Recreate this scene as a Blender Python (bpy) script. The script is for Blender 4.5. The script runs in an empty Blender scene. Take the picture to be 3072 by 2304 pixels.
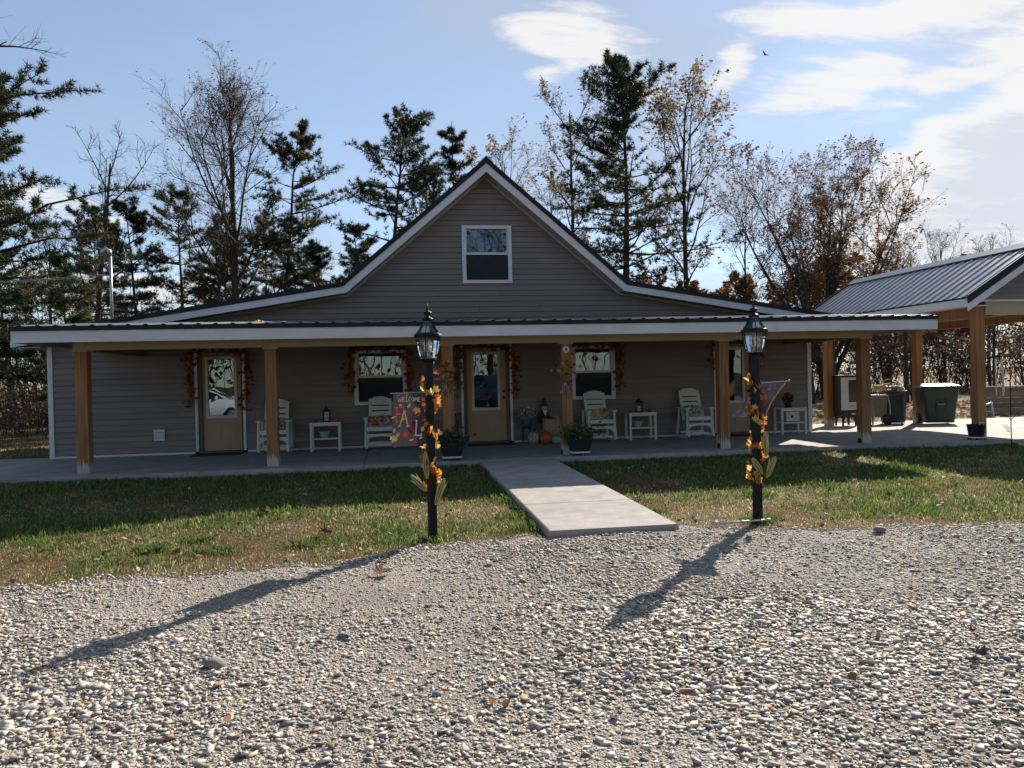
import bpy, math, random
import numpy as np
from mathutils import Vector, Matrix, Euler

# ------------------------------------------------------------------ camera, sky, sun, exposure
scene = bpy.context.scene
R = math.radians
YAW, PITCH, ROLL = R(8.7), R(-0.45), R(1.35)
CAM = Vector((0, -16.88, 1.43))
fw = Vector((math.sin(YAW) * math.cos(PITCH), math.cos(YAW) * math.cos(PITCH), math.sin(PITCH)))
rt = Vector((math.cos(YAW), -math.sin(YAW), 0))
up = rt.cross(fw)
rt2 = rt * math.cos(ROLL) - up * math.sin(ROLL)
up2 = up * math.cos(ROLL) + rt * math.sin(ROLL)
cam_data = bpy.data.cameras.new('camera')
cam_data.sensor_width = 36
cam_data.lens = 36 * 2307 / 3072
cam_data.clip_start = 0.05
cam_data.clip_end = 3000
cam = bpy.data.objects.new('camera', cam_data)
scene.collection.objects.link(cam)
m3 = Matrix((rt2, up2, -fw)).transposed()
cam.matrix_world = Matrix.Translation(CAM) @ m3.to_4x4()
scene.camera = cam
scene.view_settings.view_transform = 'Standard'
scene.view_settings.look = 'None'
scene.view_settings.exposure = 0.95
scene.view_settings.gamma = 1
scene.render.film_transparent = False
scene.cycles.use_denoising = True
scene.cycles.max_bounces = 4
scene.cycles.transparent_max_bounces = 12
scene.cycles.caustics_reflective = False
scene.cycles.caustics_refractive = False
scene.cycles.sample_clamp_indirect = 4.0

SUN_AZ, SUN_EL = R(40.2), R(31)
S = Vector((math.sin(SUN_AZ) * math.cos(SUN_EL), math.cos(SUN_AZ) * math.cos(SUN_EL), math.sin(SUN_EL)))
sun_data = bpy.data.lights.new('sun', 'SUN')
sun_data.energy = 5.0
sun_data.angle = R(0.53)
sun_data.color = (1.0, 0.93, 0.83)
sun = bpy.data.objects.new('sun', sun_data)
sun.rotation_euler = (-S).to_track_quat('-Z', 'Y').to_euler()
sun.location = S * 60
scene.collection.objects.link(sun)

world = bpy.data.worlds.new('World')
scene.world = world
world.use_nodes = True
world.cycles.sampling_method = 'MANUAL'
world.cycles.sample_map_resolution = 256
wt = world.node_tree
wt.nodes.clear()


def WN(t, **kw):
    n = wt.nodes.new(t)
    for k, v in kw.items():
        setattr(n, k, v)
    return n


def wm(op, a, b=None, c=None):
    n = WN('ShaderNodeMath', operation=op)
    for i, v in enumerate((a, b, c)):
        if v is None:
            continue
        if isinstance(v, (int, float)):
            n.inputs[i].default_value = v
        else:
            wt.links.new(v, n.inputs[i])
    return n.outputs[0]


tc = WN('ShaderNodeTexCoord')
sep = WN('ShaderNodeSeparateXYZ')
wt.links.new(tc.outputs['Generated'], sep.inputs[0])
sx, sy, sz = sep.outputs
az = wm('MULTIPLY', wm('ARCTAN2', sx, sy), 57.2958)
el = wm('MULTIPLY', wm('ARCSINE', sz), 57.2958)
# cloud layer seen in perspective: direction / height
inv = wm('DIVIDE', 1.0, wm('ADD', wm('MAXIMUM', sz, 0.0), 0.12))
comb = WN('ShaderNodeCombineXYZ')
wt.links.new(wm('MULTIPLY', sx, inv), comb.inputs[0])
wt.links.new(wm('MULTIPLY', sy, inv), comb.inputs[1])


def wnoise(scale, detail, rough, dist, loc=(0, 0, 0), stretch=(1, 1, 1), rotz=0.0):
    mp = WN('ShaderNodeMapping')
    mp.inputs['Location'].default_value = loc
    mp.inputs['Rotation'].default_value = (0, 0, rotz)
    mp.inputs['Scale'].default_value = stretch
    wt.links.new(comb.outputs[0], mp.inputs[0])
    n = WN('ShaderNodeTexNoise')
    n.inputs['Scale'].default_value = scale
    n.inputs['Detail'].default_value = detail
    n.inputs['Roughness'].default_value = rough
    n.inputs['Distortion'].default_value = dist
    wt.links.new(mp.outputs[0], n.inputs['Vector'])
    return n.outputs['Fac']


fb = wnoise(2.2, 9, 0.58, 0.35, (3.1, 1.7, 0), (1.0, 1.6, 1), R(-35))
fb2 = wnoise(6.0, 10, 0.66, 0.5, (7.7, 2.3, 0), (0.8, 2.2, 1), R(-30))
veil_n = wnoise(0.9, 5, 0.55, 0.3, (1.3, 9.2, 0), (1, 1.5, 1), R(-30))

# individual clouds: azimuth, elevation, half sizes (degrees), tilt, strength
CLOUDS = [
    (45.5, 12.4, 12.5, 5.0, 20, 2.0), (34, 20.5, 10, 3.2, 8, 0.5), (44, 19.5, 8, 1.6, 14, 0.75), (37.5, 13.8, 5.0, 1.7, 26, 0.95), (47, 8.2, 9, 1.6, 6, 0.85),
    (40, 8.3, 4.5, 1.0, 8, 0.75), (14.2, 23.6, 4.8, 1.8, -12, 0.95), (11.6, 21.6, 1.7, 0.9, 0, 0.6),
    (25.4, 21.2, 1.3, 1.7, -35, 0.85), (24.2, 19.8, 1.8, 0.8, 15, 0.7), (31.5, 22.3, 6.5, 1.2, -10, 0.8),
    (31.6, 18.8, 5.2, 1.5, 8, 0.9), (18.8, 20.2, 2.0, 0.9, -15, 0.7), (-22.4, 11.6, 4.6, 1.0, 0, 0.85),
    (-19, 6.6, 8, 1.8, 0, 0.8), (27.3, 17.0, 2.4, 0.5, -5, 0.5), (60, 20, 14, 7, 15, 1.1),
    (90, 14, 20, 5, 5, 0.9), (-80, 18, 20, 4.5, -6, 0.85), (170, 16, 30, 5, 4, 0.85),
]
azel = WN('ShaderNodeCombineXYZ')
wt.links.new(az, azel.inputs[0])
wt.links.new(el, azel.inputs[1])
acc = None
for (a0, e0, sa, se, tl, amp) in CLOUDS:
    mp = WN('ShaderNodeMapping', vector_type='TEXTURE')
    mp.inputs['Location'].default_value = (a0, e0, 0)
    mp.inputs['Rotation'].default_value = (0, 0, R(tl))
    mp.inputs['Scale'].default_value = (sa, se, 1)
    wt.links.new(azel.outputs[0], mp.inputs[0])
    dp = WN('ShaderNodeVectorMath', operation='DOT_PRODUCT')
    wt.links.new(mp.outputs[0], dp.inputs[0])
    wt.links.new(mp.outputs[0], dp.inputs[1])
    g = wm('MULTIPLY_ADD', dp.outputs['Value'], -0.5 * amp, amp)
    acc = wm('MAXIMUM', -0.35 if acc is None else acc, g)
dens = wm('ADD', acc, wm('MULTIPLY', wm('SUBTRACT', fb, 0.5), 2.3))
dens = wm('ADD', dens, wm('MULTIPLY', wm('SUBTRACT', fb2, 0.5), 1.5))
mr = WN('ShaderNodeMapRange', interpolation_type='SMOOTHSTEP')
mr.inputs['From Min'].default_value = 0.18
mr.inputs['From Max'].default_value = 0.85
wt.links.new(dens, mr.inputs['Value'])
cloud_f = mr.outputs[0]
# thin high veil, thicker toward the sun side
sund = WN('ShaderNodeVectorMath', operation='DOT_PRODUCT')
wt.links.new(tc.outputs['Generated'], sund.inputs[0])
sund.inputs[1].default_value = S
veil = wm('MULTIPLY', wm('MULTIPLY_ADD', wm('MAXIMUM', sund.outputs['Value'], 0), 0.85, 0.02),
          wm('MULTIPLY_ADD', veil_n, 1.9, -0.20))
veil = wm('MINIMUM', wm('MAXIMUM', veil, 0.0), 0.88)
sky = WN('ShaderNodeTexSky', sky_type='NISHITA', sun_disc=False)
sky.sun_elevation = SUN_EL
sky.sun_rotation = SUN_AZ
sky.altitude = 250
sky.air_density = 1.0
sky.dust_density = 0.15
sky.ozone_density = 2.6
bg_sky = WN('ShaderNodeBackground')
bg_sky.inputs[1].default_value = 0.086
wt.links.new(sky.outputs[0], bg_sky.inputs[0])
bg_veil = WN('ShaderNodeBackground')
bg_veil.inputs[0].default_value = (0.42, 0.47, 0.56, 1)
bg_veil.inputs[1].default_value = 0.62
bg_cloud = WN('ShaderNodeBackground')
# thick cores and undersides are greyer than the bright rims
mrc = WN('ShaderNodeMapRange', interpolation_type='SMOOTHSTEP')
mrc.inputs['From Min'].default_value = 1.05
mrc.inputs['From Max'].default_value = 1.75
wt.links.new(dens, mrc.inputs['Value'])
mixc = WN('ShaderNodeMix', data_type='RGBA')
mixc.inputs['A'].default_value = (0.52, 0.51, 0.50, 1)
mixc.inputs['B'].default_value = (0.40, 0.42, 0.46, 1)
wt.links.new(mrc.outputs[0], mixc.inputs['Factor'])
wt.links.new(mixc.outputs['Result'], bg_cloud.inputs[0])
bg_cloud.inputs[1].default_value = 0.95
ms1 = WN('ShaderNodeMixShader')
ms2 = WN('ShaderNodeMixShader')
wt.links.new(veil, ms1.inputs[0])
wt.links.new(bg_sky.outputs[0], ms1.inputs[1])
wt.links.new(bg_veil.outputs[0], ms1.inputs[2])
wt.links.new(wm('MULTIPLY', cloud_f, 0.9), ms2.inputs[0])
wt.links.new(ms1.outputs[0], ms2.inputs[1])
wt.links.new(bg_cloud.outputs[0], ms2.inputs[2])
wo = WN('ShaderNodeOutputWorld')
wt.links.new(ms2.outputs[0], wo.inputs[0])

# ------------------------------------------------------------------ helpers: objects
COL = scene.collection
rnd = random.Random(7)


def tag(o, label=None, cat=None, group=None, kind=None):
    if label: o['label'] = label
    if cat: o['category'] = cat
    if group: o['group'] = group
    if kind: o['kind'] = kind
    return o


def thing(name, label, cat, loc=(0, 0, 0), rz=0.0, group=None):
    o = bpy.data.objects.new(name, None)
    o.empty_display_size = 0.2
    o.location = loc
    o.rotation_euler = (0, 0, rz)
    COL.objects.link(o)
    return tag(o, label, cat, group)


def link(name, me, parent=None, loc=None, rot=None, scale=None):
    o = bpy.data.objects.new(name, me)
    COL.objects.link(o)
    if parent: o.parent = parent
    if loc is not None: o.location = loc
    if rot is not None: o.rotation_euler = rot
    if scale is not None: o.scale = scale if hasattr(scale, '__len__') else (scale,) * 3
    return o


def copy_tree(o, parent=None):
    c = o.copy()
    COL.objects.link(c)
    c.parent = parent
    for ch in list(o.children):
        copy_tree(ch, c)
    return c


class MB:
    def __init__(s):
        s.v = []
        s.f = []

    def add(s, vs, fs):
        b = len(s.v)
        s.v += [tuple(p) for p in vs]
        s.f += [tuple(i + b for i in f) for f in fs]
        return s

    def box(s, x0, x1, y0, y1, z0, z1):
        return s.add([(x0, y0, z0), (x1, y0, z0), (x1, y1, z0), (x0, y1, z0), (x0, y0, z1), (x1, y0, z1), (x1, y1, z1), (x0, y1, z1)],
                     [(0, 3, 2, 1), (4, 5, 6, 7), (0, 1, 5, 4), (1, 2, 6, 5), (2, 3, 7, 6), (3, 0, 4, 7)])

    def cbox(s, c, d, rot=None, taper=1.0):
        hx, hy, hz = d[0] / 2, d[1] / 2, d[2] / 2
        vs = []
        for z, t in ((-hz, 1.0), (hz, taper)):
            for x, y in ((-hx, -hy), (hx, -hy), (hx, hy), (-hx, hy)):
                p = Vector((x * t, y * t, z))
                if rot is not None: p = rot @ p
                vs.append(p + Vector(c))
        return s.add(vs, [(0, 3, 2, 1), (4, 5, 6, 7), (0, 1, 5, 4), (1, 2, 6, 5), (2, 3, 7, 6), (3, 0, 4, 7)])

    def rbox(s, x0, x1, y0, y1, z0, z1, b=0.01):
        # vertical-edge chamfered box
        pts = [(x0 + b, y0), (x1 - b, y0), (x1, y0 + b), (x1, y1 - b), (x1 - b, y1), (x0 + b, y1), (x0, y1 - b), (x0, y0 + b)]
        return s.prism_z(pts, z0, z1)

    def prism_z(s, pts, z0, z1):
        n = len(pts)
        return s.add([(x, y, z0) for x, y in pts] + [(x, y, z1) for x, y in pts],
                     [tuple(reversed(range(n))), tuple(range(n, 2 * n))] + [(i, (i + 1) % n, n + (i + 1) % n, n + i) for i in range(n)])

    def prism_y(s, pts, y0, y1):
        n = len(pts)  # pts (x,z)
        return s.add([(x, y0, z) for x, z in pts] + [(x, y1, z) for x, z in pts],
                     [tuple(range(n)), tuple(reversed(range(n, 2 * n)))] + [(i, n + i, n + (i + 1) % n, (i + 1) % n) for i in range(n)])

    def prism_x(s, pts, x0, x1):
        n = len(pts)  # pts (y,z)
        return s.add([(x0, y, z) for y, z in pts] + [(x1, y, z) for y, z in pts],
                     [tuple(reversed(range(n))), tuple(range(n, 2 * n))] + [(i, (i + 1) % n, n + (i + 1) % n, n + i) for i in range(n)])

    def tube(s, path, r, n=6, cap=True):
        P = [Vector(p) for p in path]
        rs = r if hasattr(r, '__len__') else [r] * len(P)
        rings = []
        prev = None
        for i, p in enumerate(P):
            d = (P[min(i + 1, len(P) - 1)] - P[max(i - 1, 0)])
            if d.length < 1e-9: d = Vector((0, 0, 1))
            d.normalize()
            if prev is None:
                a = Vector((0, 0, 1)) if abs(d.z) < 0.9 else Vector((1, 0, 0))
                u = d.cross(a).normalized()
            else:
                u = (prev - d * prev.dot(d)).normalized()
            prev = u
            w = d.cross(u)
            rings.append([p + (u * math.cos(2 * math.pi * k / n) + w * math.sin(2 * math.pi * k / n)) * rs[i] for k in range(n)])
        vs = [q for ring in rings for q in ring]
        fs = []
        for i in range(len(P) - 1):
            for k in range(n):
                fs.append((i * n + k, i * n + (k + 1) % n, (i + 1) * n + (k + 1) % n, (i + 1) * n + k))
        if cap:
            fs.append(tuple(reversed(range(n))))
            fs.append(tuple(range((len(P) - 1) * n, len(P) * n)))
        return s.add(vs, fs)

    def lathe(s, prof, n=12, c=(0, 0, 0), sy=1.0, ph=0.0, lobes=0, lobe=0.0):
        vs = []
        for r, z in prof:
            for k in range(n):
                a = 2 * math.pi * k / n + ph
                q = r * (1 - lobe * (0.5 - 0.5 * math.cos(lobes * a))) if lobes else r
                vs.append((c[0] + q * math.cos(a), c[1] + q * math.sin(a) * sy, c[2] + z))
        fs = []
        for i in range(len(prof) - 1):
            for k in range(n):
                fs.append((i * n + k, i * n + (k + 1) % n, (i + 1) * n + (k + 1) % n, (i + 1) * n + k))
        fs.append(tuple(reversed(range(n))))
        fs.append(tuple(range((len(prof) - 1) * n, len(prof) * n)))
        return s.add(vs, fs)

    def ell(s, c, r, nu=10, nv=6):
        prof = [(max(1e-3, math.sin(math.pi * i / nv)), -math.cos(math.pi * i / nv)) for i in range(nv + 1)]
        b = len(s.v)
        s.lathe(prof, nu)
        for i in range(b, len(s.v)):
            p = s.v[i]
            s.v[i] = (c[0] + p[0] * r[0], c[1] + p[1] * r[1], c[2] + p[2] * r[2])
        return s

    def map(s, fn, start=0):
        for i in range(start, len(s.v)):
            s.v[i] = tuple(fn(Vector(s.v[i])))
        return s

    def mesh(s, name, mat, smooth=False):
        me = bpy.data.meshes.new(name)
        me.from_pydata(s.v, [], s.f)
        if mat: me.materials.append(mat)
        if smooth: me.polygons.foreach_set('use_smooth', [True] * len(me.polygons))
        me.update()
        return me

    def build(s, name, mat, parent=None, smooth=False, loc=None, rot=None):
        return link(name, s.mesh(name, mat, smooth), parent, loc, rot)


def np_mesh(name, V, F, mat, col=None, smooth=False):
    """V (n,3), F (m,k) with one face size k; col (n,3) optional point colours"""
    me = bpy.data.meshes.new(name)
    V = np.ascontiguousarray(V, dtype=np.float32)
    F = np.ascontiguousarray(F, dtype=np.int32)
    m, k = F.shape
    me.vertices.add(len(V))
    me.vertices.foreach_set('co', V.ravel())
    me.loops.add(m * k)
    me.loops.foreach_set('vertex_index', F.ravel())
    me.polygons.add(m)
    me.polygons.foreach_set('loop_start', np.arange(0, m * k, k, dtype=np.int32))
    me.polygons.foreach_set('loop_total', np.full(m, k, dtype=np.int32))
    if smooth: me.polygons.foreach_set('use_smooth', np.ones(m, dtype=bool))
    if col is not None:
        at = me.attributes.new('tint', 'FLOAT_COLOR', 'POINT')
        at.data.foreach_set('color', np.concatenate([col, np.ones((len(V), 1))], 1).astype(np.float32).ravel())
    if mat: me.materials.append(mat)
    me.update(calc_edges=True)
    me.validate()
    return me


# ------------------------------------------------------------------ helpers: materials
def new_mat(name):
    m = bpy.data.materials.new(name)
    m.use_nodes = True
    nt = m.node_tree
    return m, nt, nt.nodes['Principled BSDF']


def C(c):
    return (*c, 1.0) if len(c) == 3 else c


def M(name, c1, c2=None, scale=(4, 4, 4), rough=0.6, bump=0.0, detail=5, spec=0.4, metal=0.0, bscale=None, vary=0.0,
      ramp=(0.3, 0.7), coat=0.0, c3=None, dist=0.0, rvar=0.0, bdist=0.01):
    m, nt, b = new_mat(name)
    c2 = c2 or c1
    tcn = nt.nodes.new('ShaderNodeTexCoord')
    mp = nt.nodes.new('ShaderNodeMapping')
    mp.inputs['Scale'].default_value = scale if hasattr(scale, '__len__') else (scale,) * 3
    oi = nt.nodes.new('ShaderNodeObjectInfo')
    sc = nt.nodes.new('ShaderNodeVectorMath')
    sc.operation = 'ADD'
    cm = nt.nodes.new('ShaderNodeCombineXYZ')
    mul = nt.nodes.new('ShaderNodeMath')
    mul.operation = 'MULTIPLY'
    mul.inputs[1].default_value = 37.0
    nt.links.new(oi.outputs['Random'], mul.inputs[0])
    nt.links.new(mul.outputs[0], cm.inputs[0])
    nt.links.new(mul.outputs[0], cm.inputs[2])
    nt.links.new(tcn.outputs['Object'], sc.inputs[0])
    nt.links.new(cm.outputs[0], sc.inputs[1])
    nt.links.new(sc.outputs[0], mp.inputs[0])
    nz = nt.nodes.new('ShaderNodeTexNoise')
    nz.inputs['Scale'].default_value = 1
    nz.inputs['Detail'].default_value = detail
    nz.inputs['Distortion'].default_value = dist
    nt.links.new(mp.outputs[0], nz.inputs['Vector'])
    rp = nt.nodes.new('ShaderNodeValToRGB')
    rp.color_ramp.elements[0].position = ramp[0]
    rp.color_ramp.elements[1].position = ramp[1]
    rp.color_ramp.elements[0].color = C(c1)
    rp.color_ramp.elements[1].color = C(c2)
    if c3:
        e = rp.color_ramp.elements.new((ramp[0] + ramp[1]) / 2)
        e.color = C(c3)
    nt.links.new(nz.outputs['Fac'], rp.inputs[0])
    colout = rp.outputs[0]
    if vary:
        hs = nt.nodes.new('ShaderNodeHueSaturation')
        mr_ = nt.nodes.new('ShaderNodeMapRange')
        mr_.inputs['To Min'].default_value = 1 - vary
        mr_.inputs['To Max'].default_value = 1 + vary
        nt.links.new(oi.outputs['Random'], mr_.inputs[0])
        nt.links.new(mr_.outputs[0], hs.inputs['Value'])
        nt.links.new(colout, hs.inputs['Color'])
        colout = hs.outputs[0]
    nt.links.new(colout, b.inputs['Base Color'])
    b.inputs['Roughness'].default_value = rough
    if rvar:
        mr2 = nt.nodes.new('ShaderNodeMapRange')
        mr2.inputs['To Min'].default_value = max(0.02, rough - rvar)
        mr2.inputs['To Max'].default_value = min(1, rough + rvar)
        nt.links.new(nz.outputs['Fac'], mr2.inputs[0])
        nt.links.new(mr2.outputs[0], b.inputs['Roughness'])
    b.inputs['Specular IOR Level'].default_value = spec
    b.inputs['Metallic'].default_value = metal
    b.inputs['Coat Weight'].default_value = coat
    if bump:
        nb = nt.nodes.new('ShaderNodeTexNoise')
        nb.inputs['Scale'].default_value = 1
        nb.inputs['Detail'].default_value = 6
        mpb = nt.nodes.new('ShaderNodeMapping')
        bs = bscale or scale
        mpb.inputs['Scale'].default_value = bs if hasattr(bs, '__len__') else (bs,) * 3
        nt.links.new(sc.outputs[0], mpb.inputs[0])
        nt.links.new(mpb.outputs[0], nb.inputs['Vector'])
        bp = nt.nodes.new('ShaderNodeBump')
        bp.inputs['Strength'].default_value = bump
        bp.inputs['Distance'].default_value = bdist
        nt.links.new(nb.outputs['Fac'], bp.inputs['Height'])
        nt.links.new(bp.outputs[0], b.inputs['Normal'])
    return m


def leafy(name, cols=None, attr=False, trans=0.5, rough=0.55, gain=1.0):
    """thin leaf: diffuse + translucent, colour by object random or by the 'tint' attribute"""
    m, nt, b = new_mat(name)
    if attr:
        a = nt.nodes.new('ShaderNodeAttribute')
        a.attribute_name = 'tint'
        out = a.outputs['Color']
    else:
        oi = nt.nodes.new('ShaderNodeObjectInfo')
        rp = nt.nodes.new('ShaderNodeValToRGB')
        rp.color_ramp.elements.remove(rp.color_ramp.elements[1])
        for i, c in enumerate(cols):
            e = rp.color_ramp.elements[0] if i == 0 else rp.color_ramp.elements.new(i / max(1, len(cols) - 1))
            e.position = i / max(1, len(cols) - 1)
            e.color = C(c)
        nt.links.new(oi.outputs['Random'], rp.inputs[0])
        out = rp.outputs[0]
    nt.links.new(out, b.inputs['Base Color'])
    b.inputs['Roughness'].default_value = rough
    b.inputs['Specular IOR Level'].default_value = 0.25
    tr = nt.nodes.new('ShaderNodeBsdfTranslucent')
    nt.links.new(out, tr.inputs[0])
    mx = nt.nodes.new('ShaderNodeMixShader')
    mx.inputs[0].default_value = trans
    nt.links.new(b.outputs[0], mx.inputs[1])
    nt.links.new(tr.outputs[0], mx.inputs[2])
    nt.links.new(mx.outputs[0], nt.nodes['Material Output'].inputs[0])
    return m


def glassy(name, tint=(0.8, 0.85, 0.85), refl=0.16, rough=0.0):
    m, nt, b = new_mat(name)
    nt.nodes.remove(b)
    tr = nt.nodes.new('ShaderNodeBsdfTransparent')
    tr.inputs[0].default_value = C(tint)
    gl = nt.nodes.new('ShaderNodeBsdfGlossy')
    gl.inputs['Color'].default_value = (0.78, 0.88, 1.0, 1)
    gl.inputs['Roughness'].default_value = rough
    fr = nt.nodes.new('ShaderNodeFresnel')
    fr.inputs[0].default_value = 1.5
    mm = nt.nodes.new('ShaderNodeMath')
    mm.operation = 'ADD'
    mm.use_clamp = True
    mm.inputs[1].default_value = refl
    nt.links.new(fr.outputs[0], mm.inputs[0])
    # slightly wavy pane
    nz = nt.nodes.new('ShaderNodeTexNoise')
    nz.inputs['Scale'].default_value = 2.0
    tcn = nt.nodes.new('ShaderNodeTexCoord')
    nt.links.new(tcn.outputs['Object'], nz.inputs['Vector'])
    bp = nt.nodes.new('ShaderNodeBump')
    bp.inputs['Strength'].default_value = 0.05
    bp.inputs['Distance'].default_value = 0.02
    nt.links.new(nz.outputs['Fac'], bp.inputs['Height'])
    nt.links.new(bp.outputs[0], gl.inputs['Normal'])
    mx = nt.nodes.new('ShaderNodeMixShader')
    nt.links.new(mm.outputs[0], mx.inputs[0])
    nt.links.new(tr.outputs[0], mx.inputs[1])
    nt.links.new(gl.outputs[0], mx.inputs[2])
    nt.links.new(mx.outputs[0], nt.nodes['Material Output'].inputs[0])
    return m


def attr_mat(name, rough=0.8, spec=0.3, mottle=0.25, nscale=60, bump=0.0):
    m, nt, b = new_mat(name)
    a = nt.nodes.new('ShaderNodeAttribute')
    a.attribute_name = 'tint'
    tcn = nt.nodes.new('ShaderNodeTexCoord')
    nz = nt.nodes.new('ShaderNodeTexNoise')
    nz.inputs['Scale'].default_value = nscale
    nz.inputs['Detail'].default_value = 4
    nt.links.new(tcn.outputs['Object'], nz.inputs['Vector'])
    mr_ = nt.nodes.new('ShaderNodeMapRange')
    mr_.inputs['From Min'].default_value = 0.3
    mr_.inputs['From Max'].default_value = 0.7
    mr_.inputs['To Min'].default_value = 1 - mottle
    mr_.inputs['To Max'].default_value = 1 + mottle
    nt.links.new(nz.outputs['Fac'], mr_.inputs[0])
    mx = nt.nodes.new('ShaderNodeVectorMath')
    mx.operation = 'SCALE'
    nt.links.new(a.outputs['Color'], mx.inputs[0])
    nt.links.new(mr_.outputs[0], mx.inputs['Scale'])
    nt.links.new(mx.outputs[0], b.inputs['Base Color'])
    b.inputs['Roughness'].default_value = rough
    b.inputs['Specular IOR Level'].default_value = spec
    if bump:
        bp = nt.nodes.new('ShaderNodeBump')
        bp.inputs['Strength'].default_value = bump
        bp.inputs['Distance'].default_value = 0.01
        nt.links.new(nz.outputs['Fac'], bp.inputs['Height'])
        nt.links.new(bp.outputs[0], b.inputs['Normal'])
    return m


def post_wood(name):
    """treated timber, bleached and frayed grey at the foot (object z = height above the porch)"""
    m = M(name, (0.34, 0.165, 0.06), (0.20, 0.09, 0.033), scale=(26, 26, 0.9), rough=0.75, bump=0.9, bscale=(60, 60, 1.8), vary=0.15, dist=1.2, ramp=(0.36, 0.62))
    nt = m.node_tree
    b = nt.nodes['Principled BSDF']
    src = b.inputs['Base Color'].links[0].from_socket
    tcn = nt.nodes.new('ShaderNodeTexCoord')
    sp = nt.nodes.new('ShaderNodeSeparateXYZ')
    nt.links.new(tcn.outputs['Object'], sp.inputs[0])
    mp = nt.nodes.new('ShaderNodeMapping')
    mp.inputs['Scale'].default_value = (45, 45, 1.5)
    nt.links.new(tcn.outputs['Object'], mp.inputs[0])
    nz = nt.nodes.new('ShaderNodeTexNoise')
    nz.inputs['Scale'].default_value = 1
    nt.links.new(mp.outputs[0], nz.inputs['Vector'])
    a = nt.nodes.new('ShaderNodeMath')
    a.operation = 'MULTIPLY_ADD'
    a.inputs[1].default_value = 0.55
    a.inputs[2].default_value = -0.08
    nt.links.new(nz.outputs['Fac'], a.inputs[0])
    d = nt.nodes.new('ShaderNodeMath')
    d.operation = 'SUBTRACT'
    nt.links.new(a.outputs[0], d.inputs[0])
    nt.links.new(sp.outputs[2], d.inputs[1])
    mr_ = nt.nodes.new('ShaderNodeMapRange')
    mr_.inputs['From Min'].default_value = -0.01
    mr_.inputs['From Max'].default_value = 0.02
    nt.links.new(d.outputs[0], mr_.inputs[0])
    mx = nt.nodes.new('ShaderNodeMix')
    mx.data_type = 'RGBA'
    nt.links.new(mr_.outputs[0], mx.inputs['Factor'])
    nt.links.new(src, mx.inputs['A'])
    mx.inputs['B'].default_value = (0.40, 0.35, 0.30, 1)
    nt.links.new(mx.outputs['Result'], b.inputs['Base Color'])
    return m


MAT = dict(
    siding=M('siding_vinyl', (0.190, 0.152, 0.132), (0.164, 0.131, 0.113), scale=(0.8, 8, 5), rough=0.55, bump=0.12, bscale=(2.5, 30, 90), vary=0.07),
    white=M('white_trim', (0.64, 0.615, 0.60), (0.55, 0.53, 0.515), scale=(2, 2, 6), rough=0.5, bump=0.03, vary=0.03),
    white_plastic=M('white_plastic', (0.60, 0.57, 0.51), (0.51, 0.48, 0.43), scale=8, rough=0.45, bump=0.03),
    soffit=M('soffit_vinyl', (0.40, 0.355, 0.31), (0.35, 0.31, 0.27), scale=6, rough=0.6),
    slit=M('soffit_slit', (0.06, 0.055, 0.05), rough=0.9),
    beam=M('beam_wrap', (0.42, 0.345, 0.22), (0.36, 0.295, 0.19), scale=(1, 3, 6), rough=0.6, bump=0.05),
    ceil=M('porch_ceiling', (0.18, 0.15, 0.11), (0.15, 0.125, 0.09), scale=(2, 2, 2), rough=0.7),
    roof=M('black_roof_metal', (0.012, 0.013, 0.017), (0.02, 0.021, 0.026), scale=(1.5, 1.5, 1.5), rough=0.30, bump=0.02, bscale=3, spec=0.85, rvar=0.06),
    trim=M('black_trim_metal', (0.009, 0.010, 0.014), (0.014, 0.015, 0.019), scale=3, rough=0.5, spec=0.2),
    post=post_wood('porch_timber'),
    concrete=None,
    door=M('tan_door_paint', (0.36, 0.245, 0.15), (0.31, 0.21, 0.128), scale=(3, 3, 3), rough=0.5, bump=0.04),
    jamb=M('brown_jamb', (0.12, 0.075, 0.055), (0.09, 0.055, 0.04), scale=(6, 6, 1), rough=0.6),
    doorlite=M('door_lite_frame', (0.52, 0.47, 0.40), (0.46, 0.42, 0.36), scale=5, rough=0.5),
    black=M('black_iron', (0.008, 0.008, 0.010), (0.014, 0.014, 0.016), scale=12, rough=0.5, bump=0.08, spec=0.14),
    blackpl=M('black_plastic', (0.012, 0.013, 0.015), (0.02, 0.02, 0.022), scale=8, rough=0.5),
    mat=M('door_mat', (0.02, 0.018, 0.016), (0.035, 0.03, 0.026), scale=60, rough=0.95, bump=0.5),
    curtain=M('curtain_cloth', (0.30, 0.27, 0.22), (0.20, 0.18, 0.15), scale=(30, 3, 1), rough=0.9),
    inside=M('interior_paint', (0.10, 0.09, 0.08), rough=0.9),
    blind=M('grey_blind', (0.42, 0.45, 0.44), (0.34, 0.37, 0.37), scale=(2, 2, 40), rough=0.7),
    pane=glassy('window_glass', (0.66, 0.70, 0.72), 0.04),
    lampglass=glassy('lantern_glass', (0.90, 0.92, 0.92), 0.06),
)


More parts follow.
